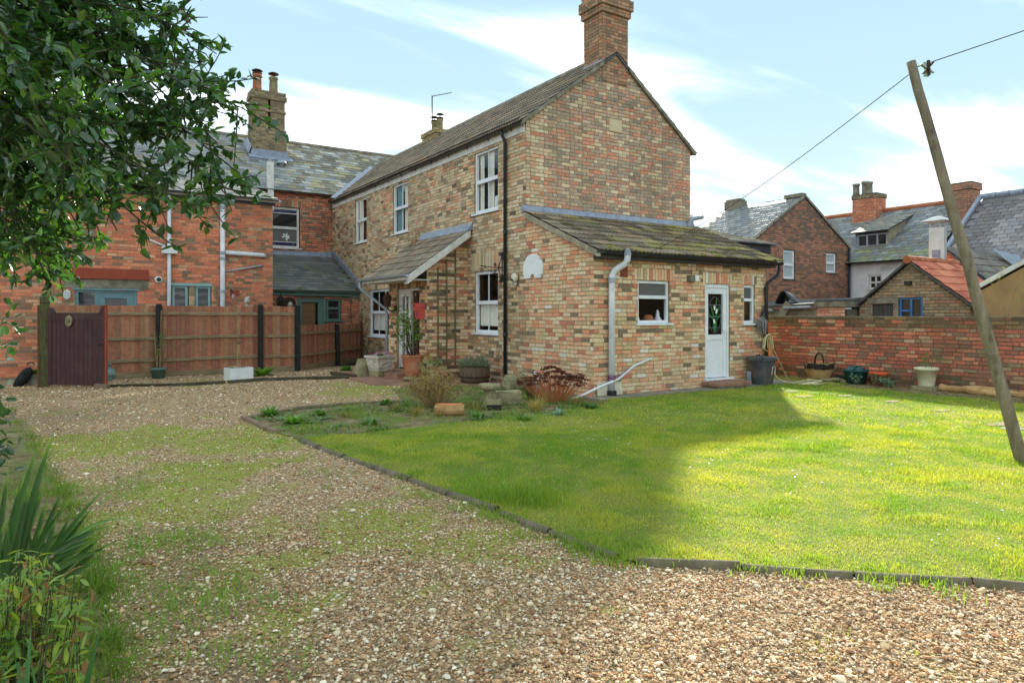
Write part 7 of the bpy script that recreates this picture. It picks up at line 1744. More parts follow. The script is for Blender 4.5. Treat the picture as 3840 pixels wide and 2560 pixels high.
c = gz(408, 1428); t = thing('plastic_sack', 'crumpled pale green plastic sack behind the gate edge', 'sack', (c.x, c.y, 0)); mb = MB(); mb.blob((0, 0, .14), (.14, .14, .17), 12, .35, 18, 12); mb.build('sack', 'tarp', t)
mb = MB(); mb.lathe([(.04, .26), (.025, .3), (.06, .35), (.05, .36)], (.0, 0, .02), 9); mb.build('tied_neck', 'tarp', t)
c = gz(72, 1448); t = thing('rucksack', 'black rucksack slumped on the ground at the brick wall', 'bag', (c.x, c.y, 0), .3)
mb = MB(); mb.blob((0, 0, .17), (.12, .10, .20), 7, .2, 16, 12)
for i, v_ in enumerate(mb.v): mb.v[i] = (v_[0] + v_[2] * .45, v_[1], max(.005, v_[2]))
mb.build('body', 'bag_black', t, smooth=True); mb = MB(); mb.tube(arc((.2, 0, .42), .06, 0, 3.14, 8, (1, 0, 0), (0, 0, 1)), .012, 6); mb.build('handle', 'bag_black', t); mb = MB(); mb.blob((.02, -.11, .14), (.09, .05, .1), 3, .15, 12, 8); mb.build('pocket', 'bag_black', t, smooth=True)
c = gz(124, 1442); t = thing('trough_planter', 'low rough concrete trough beside the rucksack', 'planter', (c.x, c.y, 0), -.3); mb = MB(); mb.box((0, 0, .11), (.34, .26, .22), taper=1.04); mb.build('trough', 'concrete', t); mb = MB(); mb.box((0, 0, .225), (.28, .2, .02)); mb.build('soil', 'soil', t)

# ------------------------------------------------------------------ by the back door
c = Vector((4.22, -.30, .034)); bn = thing('dustbin', 'dark grey square plastic bin with lid beside the back door', 'bin', c, .1)
mb = MB(); vs = []
for z, w_ in ((0, .175), (.08, .182), (.5, .215)):
    for k in range(16):
        a = k * math.pi / 8; ca, sa = math.cos(a), math.sin(a); vs.append((math.copysign(abs(ca) ** .35, ca) * w_, math.copysign(abs(sa) ** .35, sa) * w_, z))
mb.add(vs, [(j * 16 + k, j * 16 + (k + 1) % 16, (j + 1) * 16 + (k + 1) % 16, (j + 1) * 16 + k) for j in range(2) for k in range(16)]); mb.build('body', 'bin_grey', bn, smooth=True)
mb = MB(); vs = []
for z, w_ in ((.49, .245), (.545, .245), (.56, .23), (.575, .15)):
    for k in range(16):
        a = k * math.pi / 8; ca, sa = math.cos(a), math.sin(a); vs.append((math.copysign(abs(ca) ** .35, ca) * w_, math.copysign(abs(sa) ** .35, sa) * w_, z))
mb.add(vs, [(j * 16 + k, j * 16 + (k + 1) % 16, (j + 1) * 16 + (k + 1) % 16, (j + 1) * 16 + k) for j in range(3) for k in range(16)] + [tuple(range(48, 64))]); mb.build('lid', 'bin_grey', bn)
mb = MB(); mb.tube([(.03, -.207, .2), (.03, -.215, .34), (.05, -.217, .36), (.13, -.217, .36), (.15, -.215, .34), (.15, -.207, .2)], .007, 5); mb.build('moulded_ridge', 'cast_stone', bn)
mb = MB(); mb.tube([(-.12, .05, .57), (-.12, .05, .60), (.0, .05, .605), (.0, .05, .57)], .012, 6); mb.build('lid_handle', 'black_plastic', bn)
mb = MB(); mb.bb((-.05, -.02, 0), (.03, .02, .27)); o = mb.build('metal_can', 'lead'); o.location = (3.93, -.22, .034); tag(o, 'narrow blue grey tin standing left of the bin', 'tin')
# hose: loops on the bin, then a coil on the ground
def hose_pts():
    P = []
    c0 = Vector((4.50, -.22, .78))
    for l in range(4):
        for k in range(14):
            a = math.pi * (1 - k / 13) if l % 2 == 0 else math.pi * k / 13
            P.append(c0 + Vector(((.17 - .02 * l) * math.cos(a), .03 * (l - 1.5) + .02 * math.cos(a), .10 + (.22 - .02 * l) * math.sin(a) - (.05 if 2 < k < 11 else .12))))
    P += [Vector((4.68, -.22, .62)), Vector((4.66, -.28, .4)), Vector((4.56, -.34, .26)), Vector((4.62, -.42, .12)), Vector((4.74, -.55, .06))]
    for l in range(4):
        for k in range(18):
            a = math.pi - k * 6.283 / 18
            P.append(Vector((5.02 + .03 * l + (.36 - .03 * l) * math.cos(a) , -.78 - .02 * l + (.22 - .02 * l) * math.sin(a), .055 + .012 * l + .006 * math.sin(k))))
    P += [Vector((4.9, -1.05, .05)), Vector((5.3, -1.0, .05)), Vector((5.62, -.82, .05)), Vector((5.5, -.64, .06))]
    return P
hp_ = hose_pts(); sm_ = []
for i in range(len(hp_) - 1):
    p0_, p1_, p2_, p3_ = hp_[max(i - 1, 0)], hp_[i], hp_[i + 1], hp_[min(i + 2, len(hp_) - 1)]
    for q in (0, .5): sm_.append(.5 * ((2 * p1_) + (p2_ - p0_) * q + (2 * p0_ - 5 * p1_ + 4 * p2_ - p3_) * q * q + (3 * p1_ - p0_ - 3 * p2_ + p3_) * q ** 3))
mb = MB(); mb.tube(sm_, .012, 6); tag(mb.build('garden_hose', 'hose_cream', None, smooth=True), 'cream garden hose looped over the bin and coiled on the ground', 'hose')
# mop and broom
t = thing('mop', 'grey string mop propped head up on the bin', 'mop', (4.79, -.55, .04)); hd = Vector((-.34, .40, 1.15))
mb = MB(); mb.tube([(0, 0, 0), hd], .012, 6); mb.build('handle', 'cane', t)
mb = MB(); rg = random.Random(4)
for k in range(70):
    a = rg.uniform(0, 6.283); r = rg.uniform(.03, .10); top = hd + Vector((-.02, .02, .22)); b_ = hd + Vector((math.cos(a) * r, math.sin(a) * r * .8, rg.uniform(-.16, .06)))
    mb.tube([top + Vector((math.cos(a) * .02, math.sin(a) * .02, rg.uniform(-.04, .02))), (top + b_) / 2 + Vector((math.cos(a) * .07, math.sin(a) * .05, .02)), b_], [.006, .012, .006], 4)
mb.build('mop_head', 'mop_grey', t)
mb = MB(); mb.tube([(4.63, -.08, .60), (4.60, -.03, 1.25)], .016, 6); mb.lathe([(.03, 0), (.05, .05), (.05, .22), (.02, .35)], (4.60, -.05, 1.22), 8); tag(mb.build('hand_brush', 'black_plastic'), 'dark long handled brush hanging behind the black rainwater pipe', 'brush')
mb = MB(); mb.blob((4.52, -.28, .66), (.06, .03, .13), 8, .35, 12, 9); tag(mb.build('rag', 'log_split', None, smooth=True), 'pinkish rag draped on the bin lid under the hose', 'rag')

# ------------------------------------------------------------------ along the garden wall
c = Vector((5.82, -.55, .10)); bk = thing('wicker_basket', 'wicker basket with dark hoop handle on stones by the wall', 'basket', c, -.5)
mb = MB(); vs = []; n = 24; rows = ((.21, .13, 0), (.25, .155, .09), (.29, .18, .18))
for a_, b_, z in rows:
    for k in range(n):
        an = k * 2 * math.pi / n; vs.append((math.copysign(abs(math.cos(an)) ** .6, math.cos(an)) * a_, math.copysign(abs(math.sin(an)) ** .6, math.sin(an)) * b_, z))
mb.add(vs, [(j * n + k, j * n + (k + 1) % n, (j + 1) * n + (k + 1) % n, (j + 1) * n + k) for j in range(2) for k in range(n)] + [tuple(reversed(range(n)))]); mb.build('woven_side', 'wicker', bk)
mb = MB(); vs = []
for a_, b_, z in ((.285, .178, .181), (.30, .19, .30)):
    for k in range(n):
        an = k * 2 * math.pi / n; vs.append((math.copysign(abs(math.cos(an)) ** .6, math.cos(an)) * a_, math.copysign(abs(math.sin(an)) ** .6, math.sin(an)) * b_, z + .03 * abs(math.cos(an))))
mb.add(vs, [(k, (k + 1) % n, n + (k + 1) % n, n + k) for k in range(n)]); mb.build('upper_weave', 'wicker_dark', bk)
for k in range(12):
    an = k * 2 * math.pi / 12; p0_ = Vector((.21 * math.cos(an), .13 * math.sin(an), 0)); p1_ = Vector((.31 * math.cos(an), .195 * math.sin(an), .33)); mb = MB(); mb.tube([p0_, p1_], .008, 5); mb.build('stake', 'cane', bk)
mb = MB(); mb.tube([(.30 * math.cos(k * .2618), .19 * math.sin(k * .2618), .31 + .02 * math.sin(k * 1.9)) for k in range(25)], .012, 6); mb.build('rim', 'cane', bk)
mb = MB(); mb.tube([(0, -.185, .18), (0, -.18, .36), (0, -.13, .48), (0, 0, .54), (0, .13, .48), (0, .18, .36), (0, .185, .18)], .018, 8); mb.build('handle', 'wicker_dark', bk, smooth=True)
for k, (x, y, r, z, lab) in enumerate(((5.74, -.83, (.2, .16, .04), .03, 'lowest flat stone under the basket corner'), (5.72, -.80, (.21, .15, .035), .085, 'broad tan flat stone on the small pile before basket'), (5.86, -.92, (.13, .1, .04), .09, 'small pale stone at the right of basket stone pile'), (5.5, -.55, (.13, .1, .07), .04, 'rounded grey stone left of the basket'), (5.98, -1.02, (.14, .1, .08), .05, 'grey rock between the stone pile and the leafy plants'))):
    mb = MB(); mb.blob((0, 0, 0), r, k + 20, .2, 12, 7); o = mb.build('garden_stone', 'old_stone', None, smooth=True); o.location = (x, y, z); tag(o, lab, 'stone')
mb = MB(); mb.bb((5.85, -.75, .0), (6.2, -.3, .095)); tag(mb.build('plinth_slab', 'concrete'), 'low concrete slab under the wicker basket', 'slab')
t = pot('plastic_tub', 'teal green plastic tub with dark sheet in it beside orange bucket', 'tub', (6.02, -1.25, .03), [(.18, 0), (.23, .26), (.25, .26), (.25, .29), (.22, .29), (.20, .1)], 'green_tub', 22, (.2, .12))
mb = MB(); mb.blob((.02, .02, .3), (.2, .16, .07), 5, .4, 14, 8); mb.build('sheet', 'green_tub', t)
pot('orange_bucket', 'bright orange plastic bucket planter by the garden wall', 'bucket', (6.05, -1.72, .03), [(.125, 0), (.165, .22), (.185, .22), (.185, .26), (.16, .26), (.15, .1)], 'orange_plastic', 24, (.152, .22))
mb = MB(); mb.box((0, 0, 0), (.28, .2, .16)); o = mb.build('black_crate', 'black_plastic'); o.location = (6.05, -.98, .1); tag(o, 'small black crate between basket and green tub', 'crate')
c = Vector((6.0, -2.66, 0)); mb = MB(); mb.box((0, 0, .05), (.34, .42, .10)); o = mb.build('plinth_slab', 'old_stone'); o.location = c; o.rotation_euler = (0, 0, .15); tag(o, 'mossy stone slab under the cream pot', 'slab')
CP = pot('cream_pot', 'cream faceted plant pot with rolled rim on a slab', 'pot', (c.x, c.y, .10), [(.13, 0), (.135, .02), (.18, .30), (.20, .30), (.215, .32), (.215, .34), (.20, .36), (.18, .36), (.17, .3)], 'pot_cream', 12, (.175, .32))
for k, (x, y, rz_, l_, r_, lab) in enumerate(((6.0, -3.25, 1.35, .75, .07, 'thick bleached log lying right of the cream pot'), (6.12, -3.65, 1.7, .6, .055, 'thinner bleached log lying behind the thick one'), (5.92, -3.75, 1.2, .55, .045, 'short bark covered branch lying nearest the lawn'), (6.05, -3.9, 1.9, .7, .06, 'split pale log at the right end by the leaning pole'))):
    mb = MB(); nn = 7; mb.tube([(l_ * (-.5 + j / (nn - 1)), .04 * mnoise.noise(Vector((j * .6, k, 0))), r_ * .9 + .05 * (k == 1) + .03 * mnoise.noise(Vector((j * .7, k * 3, 4)))) for j in range(nn)], [r_ * (1 + .35 * mnoise.noise(Vector((j * 1.1, k * 2, 7)))) for j in range(nn)], 9); o = mb.build('old_log', 'log_wood'); o.location = (x, y, .02); o.rotation_euler = (0, 0, rz_); tag(o, lab, 'log')

# ------------------------------------------------------------------ leaning pole with the washing line
base = gz(3838, 1745); top = gd(3416, 232, 6.9)
pole = thing('washing_line_pole', 'weathered round timber pole leaning left with pegs at its top', 'pole', (base.x, base.y, 0)); rel = top - base; up_ = rel.normalized()
mb = MB(); n = 14; mb.tube([rel * (-.06) if k == 0 else rel * (k / n) + Vector((.018 * mnoise.noise(Vector((k * .5, 0, 0))), .018 * mnoise.noise(Vector((0, k * .5, 3))), 0)) for k in range(n + 1)], [(.059 - .015 * k / n) * (1 + .05 * mnoise.noise(Vector((k * .9, 5, 1)))) for k in range(n + 1)], 12); mb.build('post', 'pole_wood', pole, smooth=True)
hk = top - up_ * .10
mb = MB(); end = Vector((.55, -.02, 2.30)); ln = [hk.lerp(end, k / 24) - Vector((0, 0, .18 * math.sin(math.pi * k / 24))) for k in range(25)]; mb.tube(ln, .0045, 5); e2_ = gd(4300, -40, 7.6); ln = [(hk + Vector((0, 0, .03))).lerp(e2_, k / 10) for k in range(11)]; mb.tube(ln, .0055, 5)
tag(mb.build('washing_line', 'wire_steel'), 'thin dark washing line from the cottage wall over the leaning pole', 'line')
peg_c = hk + RT * .12 + Vector((0, 0, .02))
for k, (m_, a) in enumerate((('peg_green', .3), ('peg_blue', -.2), ('peg_green', 1.0), ('peg_blue', .9), ('iron', -.7), ('iron', .1))):
    d = (RT * math.sin(a) + Vector((0, 0, -math.cos(a)))).normalized(); o_ = FW * (-.01 * k)
    mb = MB(); mb.bar(peg_c + o_ - d * .07, peg_c + o_ + d * .08, .014, .022, FW); mb.bar(peg_c + o_ - d * .07 + RT * .013, peg_c + o_ + d * .08 + RT * .004, .010, .02, FW)
    tag(mb.build('clothes_peg', m_), ('green clothes peg hanging upright on the line at pole top', 'pale blue clothes peg tilted left at the pole top', 'green clothes peg tilted far right at the pole top', 'pale blue clothes peg tilted right at the pole top', 'dark clothes peg tilted far left at the pole top', 'dark clothes peg hanging straight at the pole top')[k], 'peg', 'clothes pegs at the pole top')
# ------------------------------------------------------------------ plants
def leaf_shape(mb, p, d, n, ln, w, fold=.25, curl=.15, spiny=0.0, tint=(1, 1, 1, 1), prof=((.0, .06), (.2, .72), (.45, 1.0), (.72, .78), (.92, .28))):
    """one leaf from p along d, its face towards n"""
    d = d.normalized(); n = (n - d * n.dot(d)); n = n.normalized() if n.length > 1e-5 else d.orthogonal().normalized(); s = d.cross(n)
    mb.tint = tint; vs = []
    for i, (t_, ww) in enumerate(prof):
        c = p + d * (ln * t_) - n * (curl * ln * t_ * t_); e = w * .5 * ww * (1 + (spiny if i % 2 else -spiny)); vs += [c - s * e + n * (fold * e), c, c + s * e + n * (fold * e)]
    vs.append(p + d * ln - n * (curl * ln)); k = len(prof); fs = []
    for i in range(k - 1): a = i * 3; fs += [(a, a + 1, a + 4, a + 3), (a + 1, a + 2, a + 5, a + 4)]
    a = (k - 1) * 3; fs += [(a, a + 1, len(vs) - 1), (a + 1, a + 2, len(vs) - 1)]; mb.add(vs, fs)
def rdir(rg): 
    while True:
        v = Vector((rg.uniform(-1, 1), rg.uniform(-1, 1), rg.uniform(-1, 1)))
        if .05 < v.length < 1: return v.normalized()

mat('holly_bark', rgb(78, 82, 52), rgb(54, 56, 38), scale=12, rough=0.9, bump=0.3)
# ---- the holly, standing just left of the camera and leaning over it
rg = random.Random(42)
def cs(a, dep, z): return CAM + FW * dep + RT * a + Vector((0, 0, z - CAM.z))     # metres right, ahead, height
holly = thing('holly_tree', 'big glossy holly tree overhanging the top left of the drive', 'tree', cs(-3.6, 3.3, 0))
org = Vector(holly.location)
def L(p): return p - org
trunk_top = cs(-3.2, 3.2, 2.3)
mb = MB(); mb.tube([Vector((0, 0, -.05)), Vector((.02, .05, .6)), L(cs(-3.45, 3.25, 1.4)), L(trunk_top), L(cs(-2.9, 3.2, 3.2)), L(cs(-2.7, 3.2, 4.0))], [.13, .11, .09, .07, .05, .02], 10); mb.build('trunk', 'pole_wood', holly, smooth=True)
CC = cs(-2.25, 3.1, 2.50)
limbs = []; twigs = []
mbL = MB()
outline = [(300, -60), (420, 20), (455, 90), (430, 150), (500, 190), (540, 235), (560, 250), (480, 300), (500, 330), (545, 395), (500, 430), (490, 470), (400, 480), (320, 505), (270, 530), (190, 540), (110, 560), (30, 580), (-80, 580)]
targets = []
for ox, oy in outline:
    dep = rg.uniform(2.6, 3.3); targets.append((gd(ox * 1.6327, oy * 1.6327, dep), 1.0))
for k in range(95):
    ox = rg.uniform(-160, 470); oy = rg.uniform(-120, 560)
    if ox > 330 + (oy > 150) * 90 - max(0, oy - 400) * 1.3 or (oy > 420 and ox > 400): continue
    targets.append((gd(ox * 1.6327, oy * 1.6327, rg.uniform(2.0, 3.9)), .8))
for k in range(16): targets.append((gd(rg.uniform(-120, 150) * 1.6327, rg.uniform(540, 620) * 1.6327, rg.uniform(2.4, 3.6)), .8))
for tg, wgt in targets:
    st = trunk_top.lerp(cs(-2.8, 3.2, 3.6), rg.random()) + rdir(rg) * .1; mid = st.lerp(tg, .5) + Vector((0, 0, rg.uniform(-.05, .2))) + rdir(rg) * .1
    pts = [st, st.lerp(mid, .5) + rdir(rg) * .05, mid, mid.lerp(tg, .5) + rdir(rg) * .05, tg]
    mbL.tube([L(p) for p in pts], [.012, .010, .007, .005, .003], 5); limbs.append(pts)
    n_t = int((13 + (tg - mid).length * 15) * wgt)
    for j in range(n_t):
        f_ = rg.uniform(.35, 1.0); seg = min(3, int(f_ * 4)); p = pts[seg].lerp(pts[seg + 1], f_ * 4 - seg); d = ((tg - mid).normalized() * .8 + rdir(rg)).normalized(); ln = rg.uniform(.10, .26); q = p + d * ln + Vector((0, 0, -.02)); twigs.append((p, q))
mbL.build('limbs', 'holly_bark', holly, smooth=True)
mbT = MB(); leaves = []
for p, q in twigs:
    mbT.tube([L(p), L(p.lerp(q, .5)) + rdir(rg) * .008, L(q)], [.0035, .003, .002], 4, caps=False); d = (q - p).normalized()
    for k in range(rg.randint(10, 15)):
        f_ = rg.uniform(.15, 1.03); c = p.lerp(q, f_); out = (rdir(rg) + d * .7).normalized(); nrm = (rdir(rg) * .55 + Vector((0, 0, .8)) - FW * .25).normalized()
        tl = rg.random(); v_ = rg.uniform(.8, 1.35); tint = (v_, v_, v_, 1) if tl < .66 else ((2.2, 1.75, .8, 1) if tl < .84 else (1.6, 1.55, .9, 1))
        leaves.append((c, out, nrm, rg.uniform(.030, .060), tint))
mbT.build('twigs', 'holly_bark', holly)
def near(l): d = l[0] - CAM; return d.dot(FW)
vis = [l for l in leaves if 0 < 1920 + 2560 * (l[0] - CAM).dot(RT) / near(l) < 1600 and -20 < 1178 - 2560 * (l[0] - CAM).z / near(l) < 1500]
vis.sort(key=near); single = set(id(l) for l in vis[:260]); mbC = MB(); crown = None
for l in leaves:
    if id(l) in single: continue
    leaf_shape(mbC, L(l[0]), l[1], l[2], l[3], l[3] * rg.uniform(.5, .62), .3, rg.uniform(-.1, .3), .10, l[4], ((.0, .08), (.28, .95), (.68, .85)))
crown = mbC.build('crown', 'holly_leaf', holly, smooth=False); crown['kind'] = 'stuff'
LM = {}
for l in vis[:260]:
    k = rg.randrange(10)
    if k not in LM:
        r2 = random.Random(k); m1 = MB(); leaf_shape(m1, Vector((0, 0, 0)), Vector((1, 0, 0)), Vector((0, 0, 1)), 1.0, r2.uniform(.5, .62), .3, r2.uniform(-.1, .3), .16, (r2.uniform(.85, 1.35),) * 3 + (1,) if k < 7 else (2.0, 1.65, .8, 1)); LM[k] = m1.mesh('leaf', 'holly_leaf', False, True)
    d = l[1]; n = (l[2] - d * l[2].dot(d)).normalized(); s = n.cross(d); c = L(l[0]); q = l[3]
    link_piece('leaf', LM[k], holly, Matrix(((d.x * q, s.x * q, n.x * q, c.x), (d.y * q, s.y * q, n.y * q, c.y), (d.z * q, s.z * q, n.z * q, c.z), (0, 0, 0, 1))))
# bare twig ends at the top
mb = MB()
for ox, oy, ex, ey in ((400, 30, 480, -10), (420, 60, 478, 40), (430, 90, 465, 130), (380, 10, 440, 70), (440, 110, 490, 150), (410, 70, 480, 85)):
    a = gd(ox * 1.6327, oy * 1.6327, 3.0); b = gd(ex * 1.6327, ey * 1.6327, 3.1); mb.tube([L(a), L(a.lerp(b, .5)) + rdir(rg) * .02, L(b)], [.004, .003, .0015], 4)
mb.build('bare_twigs', 'iron', holly)
# lower holly shoots at the left edge
lowh = thing('holly_shoots', 'low holly shoots with dark spiny leaves at the left edge of the drive', 'shrub', cs(-2.75, 3.1, 0)); lo = Vector(lowh.location); mbs = MB(); mbl = MB()
for k in range(22):
    ox = rg.uniform(-60, 10); oy = rg.uniform(720, 1080); p = gd(ox * 1.6327, oy * 1.6327, rg.uniform(3.0, 3.5))
    b = lo + Vector((rg.uniform(-.15, .15), rg.uniform(-.2, .2), 0)); b = b + RT * -.15; mbs.tube([b - lo, b.lerp(p, .6) + rdir(rg) * .05 - lo, p - lo], [.008, .005, .002], 4)
    for j in range(9):
        q = p + rdir(rg) * rg.uniform(.01, .10); leaf_shape(mbl, q - lo, rdir(rg), (rdir(rg) * .6 + Vector((0, 0, .8))), rg.uniform(.04, .06), .032, .3, .1, .2, (rg.uniform(.7, 1.15),) * 3 + (1,))
mbs.build('stems', 'trellis_wood', lowh); o = mbl.build('leaves', 'holly_leaf', lowh); o['kind'] = 'stuff'

# ---- iris clump and the yellowing perennial, near left
def strap(mb, p, d0, ln, w, droop, tint, tipc=None, n=7, up=None):
    d = d0.normalized(); s = d.cross(up or Vector((0, 0, 1))); s = s.normalized() if s.length > 1e-4 else RT.copy(); pts = []; c = p.copy()
    vs = []; cols = []
    for i in range(n + 1):
        f_ = i / n; ww = w * (1 - f_ ** 2.2) * (.75 + .5 * min(1, f_ * 3)) * .6 + .0008; vs += [c - s * ww, c + d.cross(s) * (-ww * .25), c + s * ww]; cols += [tipc if (tipc and f_ > .8) else tint] * 3
        d = (d + Vector((0, 0, -droop * f_ / n * 2))).normalized(); c = c + d * (ln / n)
    o = len(mb.v); mb.v.extend([tuple(v) for v in vs]); mb.c.extend(cols); mb.f.extend([tuple(i + o for i in f) for j in range(n) for f in ((j * 3, j * 3 + 1, j * 3 + 4, j * 3 + 3), (j * 3 + 1, j * 3 + 2, j * 3 + 5, j * 3 + 4))])
ir = thing('iris_clump', 'clump of dark green sword leaves at the lower left of the drive', 'plant', cs(-1.98, 2.62, 0)); io = Vector(ir.location)
def iris_leaf(bx, by, tx_, ty_, w, droop=0.0, dep=2.62, tipd=None, tint=(1, 1, 1, 1), tipc=(2.6, 1.9, .8, 1)):
    b = gd(bx * 1.6327, by * 1.6327, dep); t_ = gd(tx_ * 1.6327, ty_ * 1.6327, tipd or dep); mb = MB(); d = t_ - b
    strap(mb, b - io, d.normalized() + Vector((0, 0, droop * .55)), d.length * (1.02 + .12 * droop), w, droop, tint, tipc, 9, up=FW); mb.build('leaf', 'iris_leaf', ir, smooth=False)
for a in ((30, 1330, 125, 1015, .022), (0, 1330, 90, 1030, .022), (60, 1340, 150, 1125, .02), (20, 1340, 40, 1130, .02), (70, 1345, 200, 1190, .019), (80, 1345, 215, 1165, .016), (-10, 1300, 20, 1090, .02), (90, 1350, 190, 1230, .018), (40, 1350, 75, 1180, .02), (100, 1350, 240, 1230, .017), (90, 1340, 130, 1200, .022), (10, 1350, -20, 1150, .02), (55, 1350, 110, 1150, .02), (120, 1360, 260, 1260, .016), (0, 1360, 60, 1210, .022), (85, 1355, 165, 1180, .018), (30, 1355, 100, 1210, .022), (-20, 1350, 30, 1230, .024), (60, 1360, 180, 1210, .018), (20, 1360, 110, 1110, .018), (-10, 1340, 60, 1090, .02), (100, 1360, 225, 1290, .018), (45, 1360, 140, 1240, .022), (80, 1370, 150, 1260, .02), (10, 1370, 40, 1250, .024)) + tuple((rg.uniform(-20, 90), rg.uniform(1330, 1370), rg.uniform(-30, 250), rg.uniform(1120, 1290), rg.uniform(.014, .022)) for _ in range(20)):
    q = rg.uniform(.65, 1.1); iris_leaf(*a, droop=rg.uniform(.05, .6), dep=rg.uniform(2.45, 2.8), tint=(q, q, q * .9, 1))
iris_leaf(70, 1340, 300, 1230, .013, 1.35, 2.55, 2.6, (2.3, 1.9, 1.9, 1), (3.4, 3.0, 2.6, 1)); iris_leaf(90, 1330, 240, 1290, .02, .5, 2.5, 2.4, (1.1, 1.0, .9, 1))
ye = thing('yellowing_perennial', 'straggly perennial with pale green and yellow leaves at the bottom left corner', 'plant', cs(-1.62, 2.15, 0)); yo = Vector(ye.location); mbs = MB(); mbl = MB(); mbd = MB()
for k in range(230):
    ox = rg.uniform(-40, 190); oy = rg.uniform(1255, 1590) + abs(ox - 60) * .35; dep = rg.uniform(1.95, 2.35)
    p = gd(ox * 1.6327, min(oy, 1600) * 1.6327, dep); b = Vector((p.x, p.y, 0)) + RT * rg.uniform(-.12, .05) - FW * .05; mbs.tube([b - yo, b.lerp(p, .6) + rdir(rg) * .03 - yo, p - yo], [.0022, .002, .001], 4)
    for j in range(14):
        c = b.lerp(p, rg.uniform(.25, 1.0) ** .7) + rdir(rg) * .03; d = (rdir(rg) + Vector((0, 0, .15))).normalized(); r_ = rg.random()
        tint = (1.3, 1.35, .9, 1) if r_ < .36 else ((2.4, 1.75, .5, 1) if r_ < .66 else (1.9, 1.7, 1.2, 1))
        if r_ < .88: leaf_shape(mbl, c - yo, d, Vector((0, 0, 1)) + rdir(rg) * .6, rg.uniform(.03, .062), rg.uniform(.009, .015), .2, rg.uniform(0, .6), 0, tint)
        else: leaf_shape(mbd, c - yo, d, Vector((0, 0, 1)) + rdir(rg), rg.uniform(.03, .06), .014, .5, .8, 0, (.8, .7, .7, 1))
mbs.build('stems', 'holly_bark', ye); o = mbl.build('leaves', 'leaf_green', ye); o['kind'] = 'stuff'; o = mbd.build('withered_leaves', 'leaf_dry', ye); o['kind'] = 'stuff'
bl = thing('daffodil_leaves', 'upright blue green strap leaves in the bottom left corner', 'plant', cs(-1.33, 1.85, 0)); bo = Vector(bl.location)
for k in range(15):
    b = gd(rg.uniform(-20, 190) * 1.6327, 1600 * 1.6327, rg.uniform(1.75, 2.0)); b.z = .25; mb = MB(); q = rg.uniform(.9, 1.3); strap(mb, b - bo, Vector((0, 0, 1)) + rdir(rg) * .25, rg.uniform(.22, .36), .013, rg.uniform(0, .3), (q * 1.1, q * 1.25, q * 1.5, 1), None, 6, up=FW); mb.build('leaf', 'iris_leaf', bl)
# long grass at the foot of them
gxp, gyp = [], []
for k in range(60):
    ox = rg.uniform(120, 290); oy = rg.uniform(1180, 1560); p = gz(ox * 1.6327, oy * 1.6327)
    if ox > 150 + (oy - 1150) * .25: continue
    gxp.append(p.x + rng.normal(0, .06, 30)); gyp.append(p.y + rng.normal(0, .06, 30))
for k in range(40):
    p = gz(rg.uniform(0, 110) * 1.6327, rg.uniform(1060, 1200) * 1.6327); gxp.append(p.x + rng.normal(0, .09, 22)); gyp.append(p.y + rng.normal(0, .09, 22))
for k in range(70):
    i_ = rg.randrange(1, 7); p = vg[i_].lerp(vg[i_ + 1], rg.random()); gxp.append(p.x + rng.normal(0, .05, 34)); gyp.append(p.y + rng.normal(0, .05, 34))
x, y = np.concatenate(gxp), np.concatenate(gyp)
stuff(blades('verge_grass', x, y, rng.uniform(.04, .13, len(x)), np.full(len(x), .0022), np.array([[.5, .64, .55]]) * rng.uniform(.6, 1.2, (len(x), 1)), np.zeros(len(x)), 1.0), 'loose grass at the left verge beneath the iris leaves', 'grass')

# ---- shrub builders for the garden
def twiggy(name, label, cat, base, n, h, spread, lm, leaf, nl, stemm='iron', stem_r=.005, seed=1, lean=None, tints=((1, 1, 1, 1),), zmin=.35, fork=2, parts='stems', wid=.4, group=None, nup=.8):
    rg = random.Random(seed); t = thing(name, label, cat, base, 0, group); ms, ml = MB(), MB()
    for k in range(n):
        a = rg.uniform(0, 6.283); r = rg.random() ** .6; tip = Vector((math.cos(a) * spread * r, math.sin(a) * spread * r, h * rg.uniform(.6, 1.0) * (1 - .25 * r))) + (lean or Vector((0, 0, 0)))
        b0 = Vector((math.cos(a) * .05 * r, math.sin(a) * .05 * r, 0)); mid = b0.lerp(tip, .5) + rdir(rg) * (spread * .15); ms.tube([b0, mid, tip], [stem_r, stem_r * .75, stem_r * .35], 4)
        for f in range(fork):
            q = mid.lerp(tip, rg.random()); e = q + (rdir(rg) * .7 + Vector((0, 0, .6))) * (h * .18); ms.tube([q, e], [stem_r * .5, stem_r * .25], 3)
            for j in range(nl // (fork + 1)):
                c = q.lerp(e, rg.uniform(.2, 1)); leaf_shape(ml, c, rdir(rg) + Vector((0, 0, .2)), Vector((0, 0, nup)) + rdir(rg) * .8, leaf * rg.uniform(.6, 1.2), leaf * wid, .25, rg.uniform(0, .4), 0, rg.choice(tints))
        for j in range(nl // (fork + 1)):
            c = mid.lerp(tip, rg.uniform(0, 1)) if rg.random() > .3 else b0.lerp(tip, rg.uniform(zmin, 1)); leaf_shape(ml, c, rdir(rg) + Vector((0, 0, .2)), Vector((0, 0, nup)) + rdir(rg) * .8, leaf * rg.uniform(.6, 1.2), leaf * wid, .25, rg.uniform(0, .4), 0, rg.choice(tints))
    ms.build(parts, stemm, t)
    if ml.v: o = ml.build('foliage', lm, t); o['kind'] = 'stuff'
    return t
G3 = ((1, 1, 1, 1), (.75, .85, .8, 1), (1.2, 1.2, .8, 1), (1.4, 1.3, .6, 1))
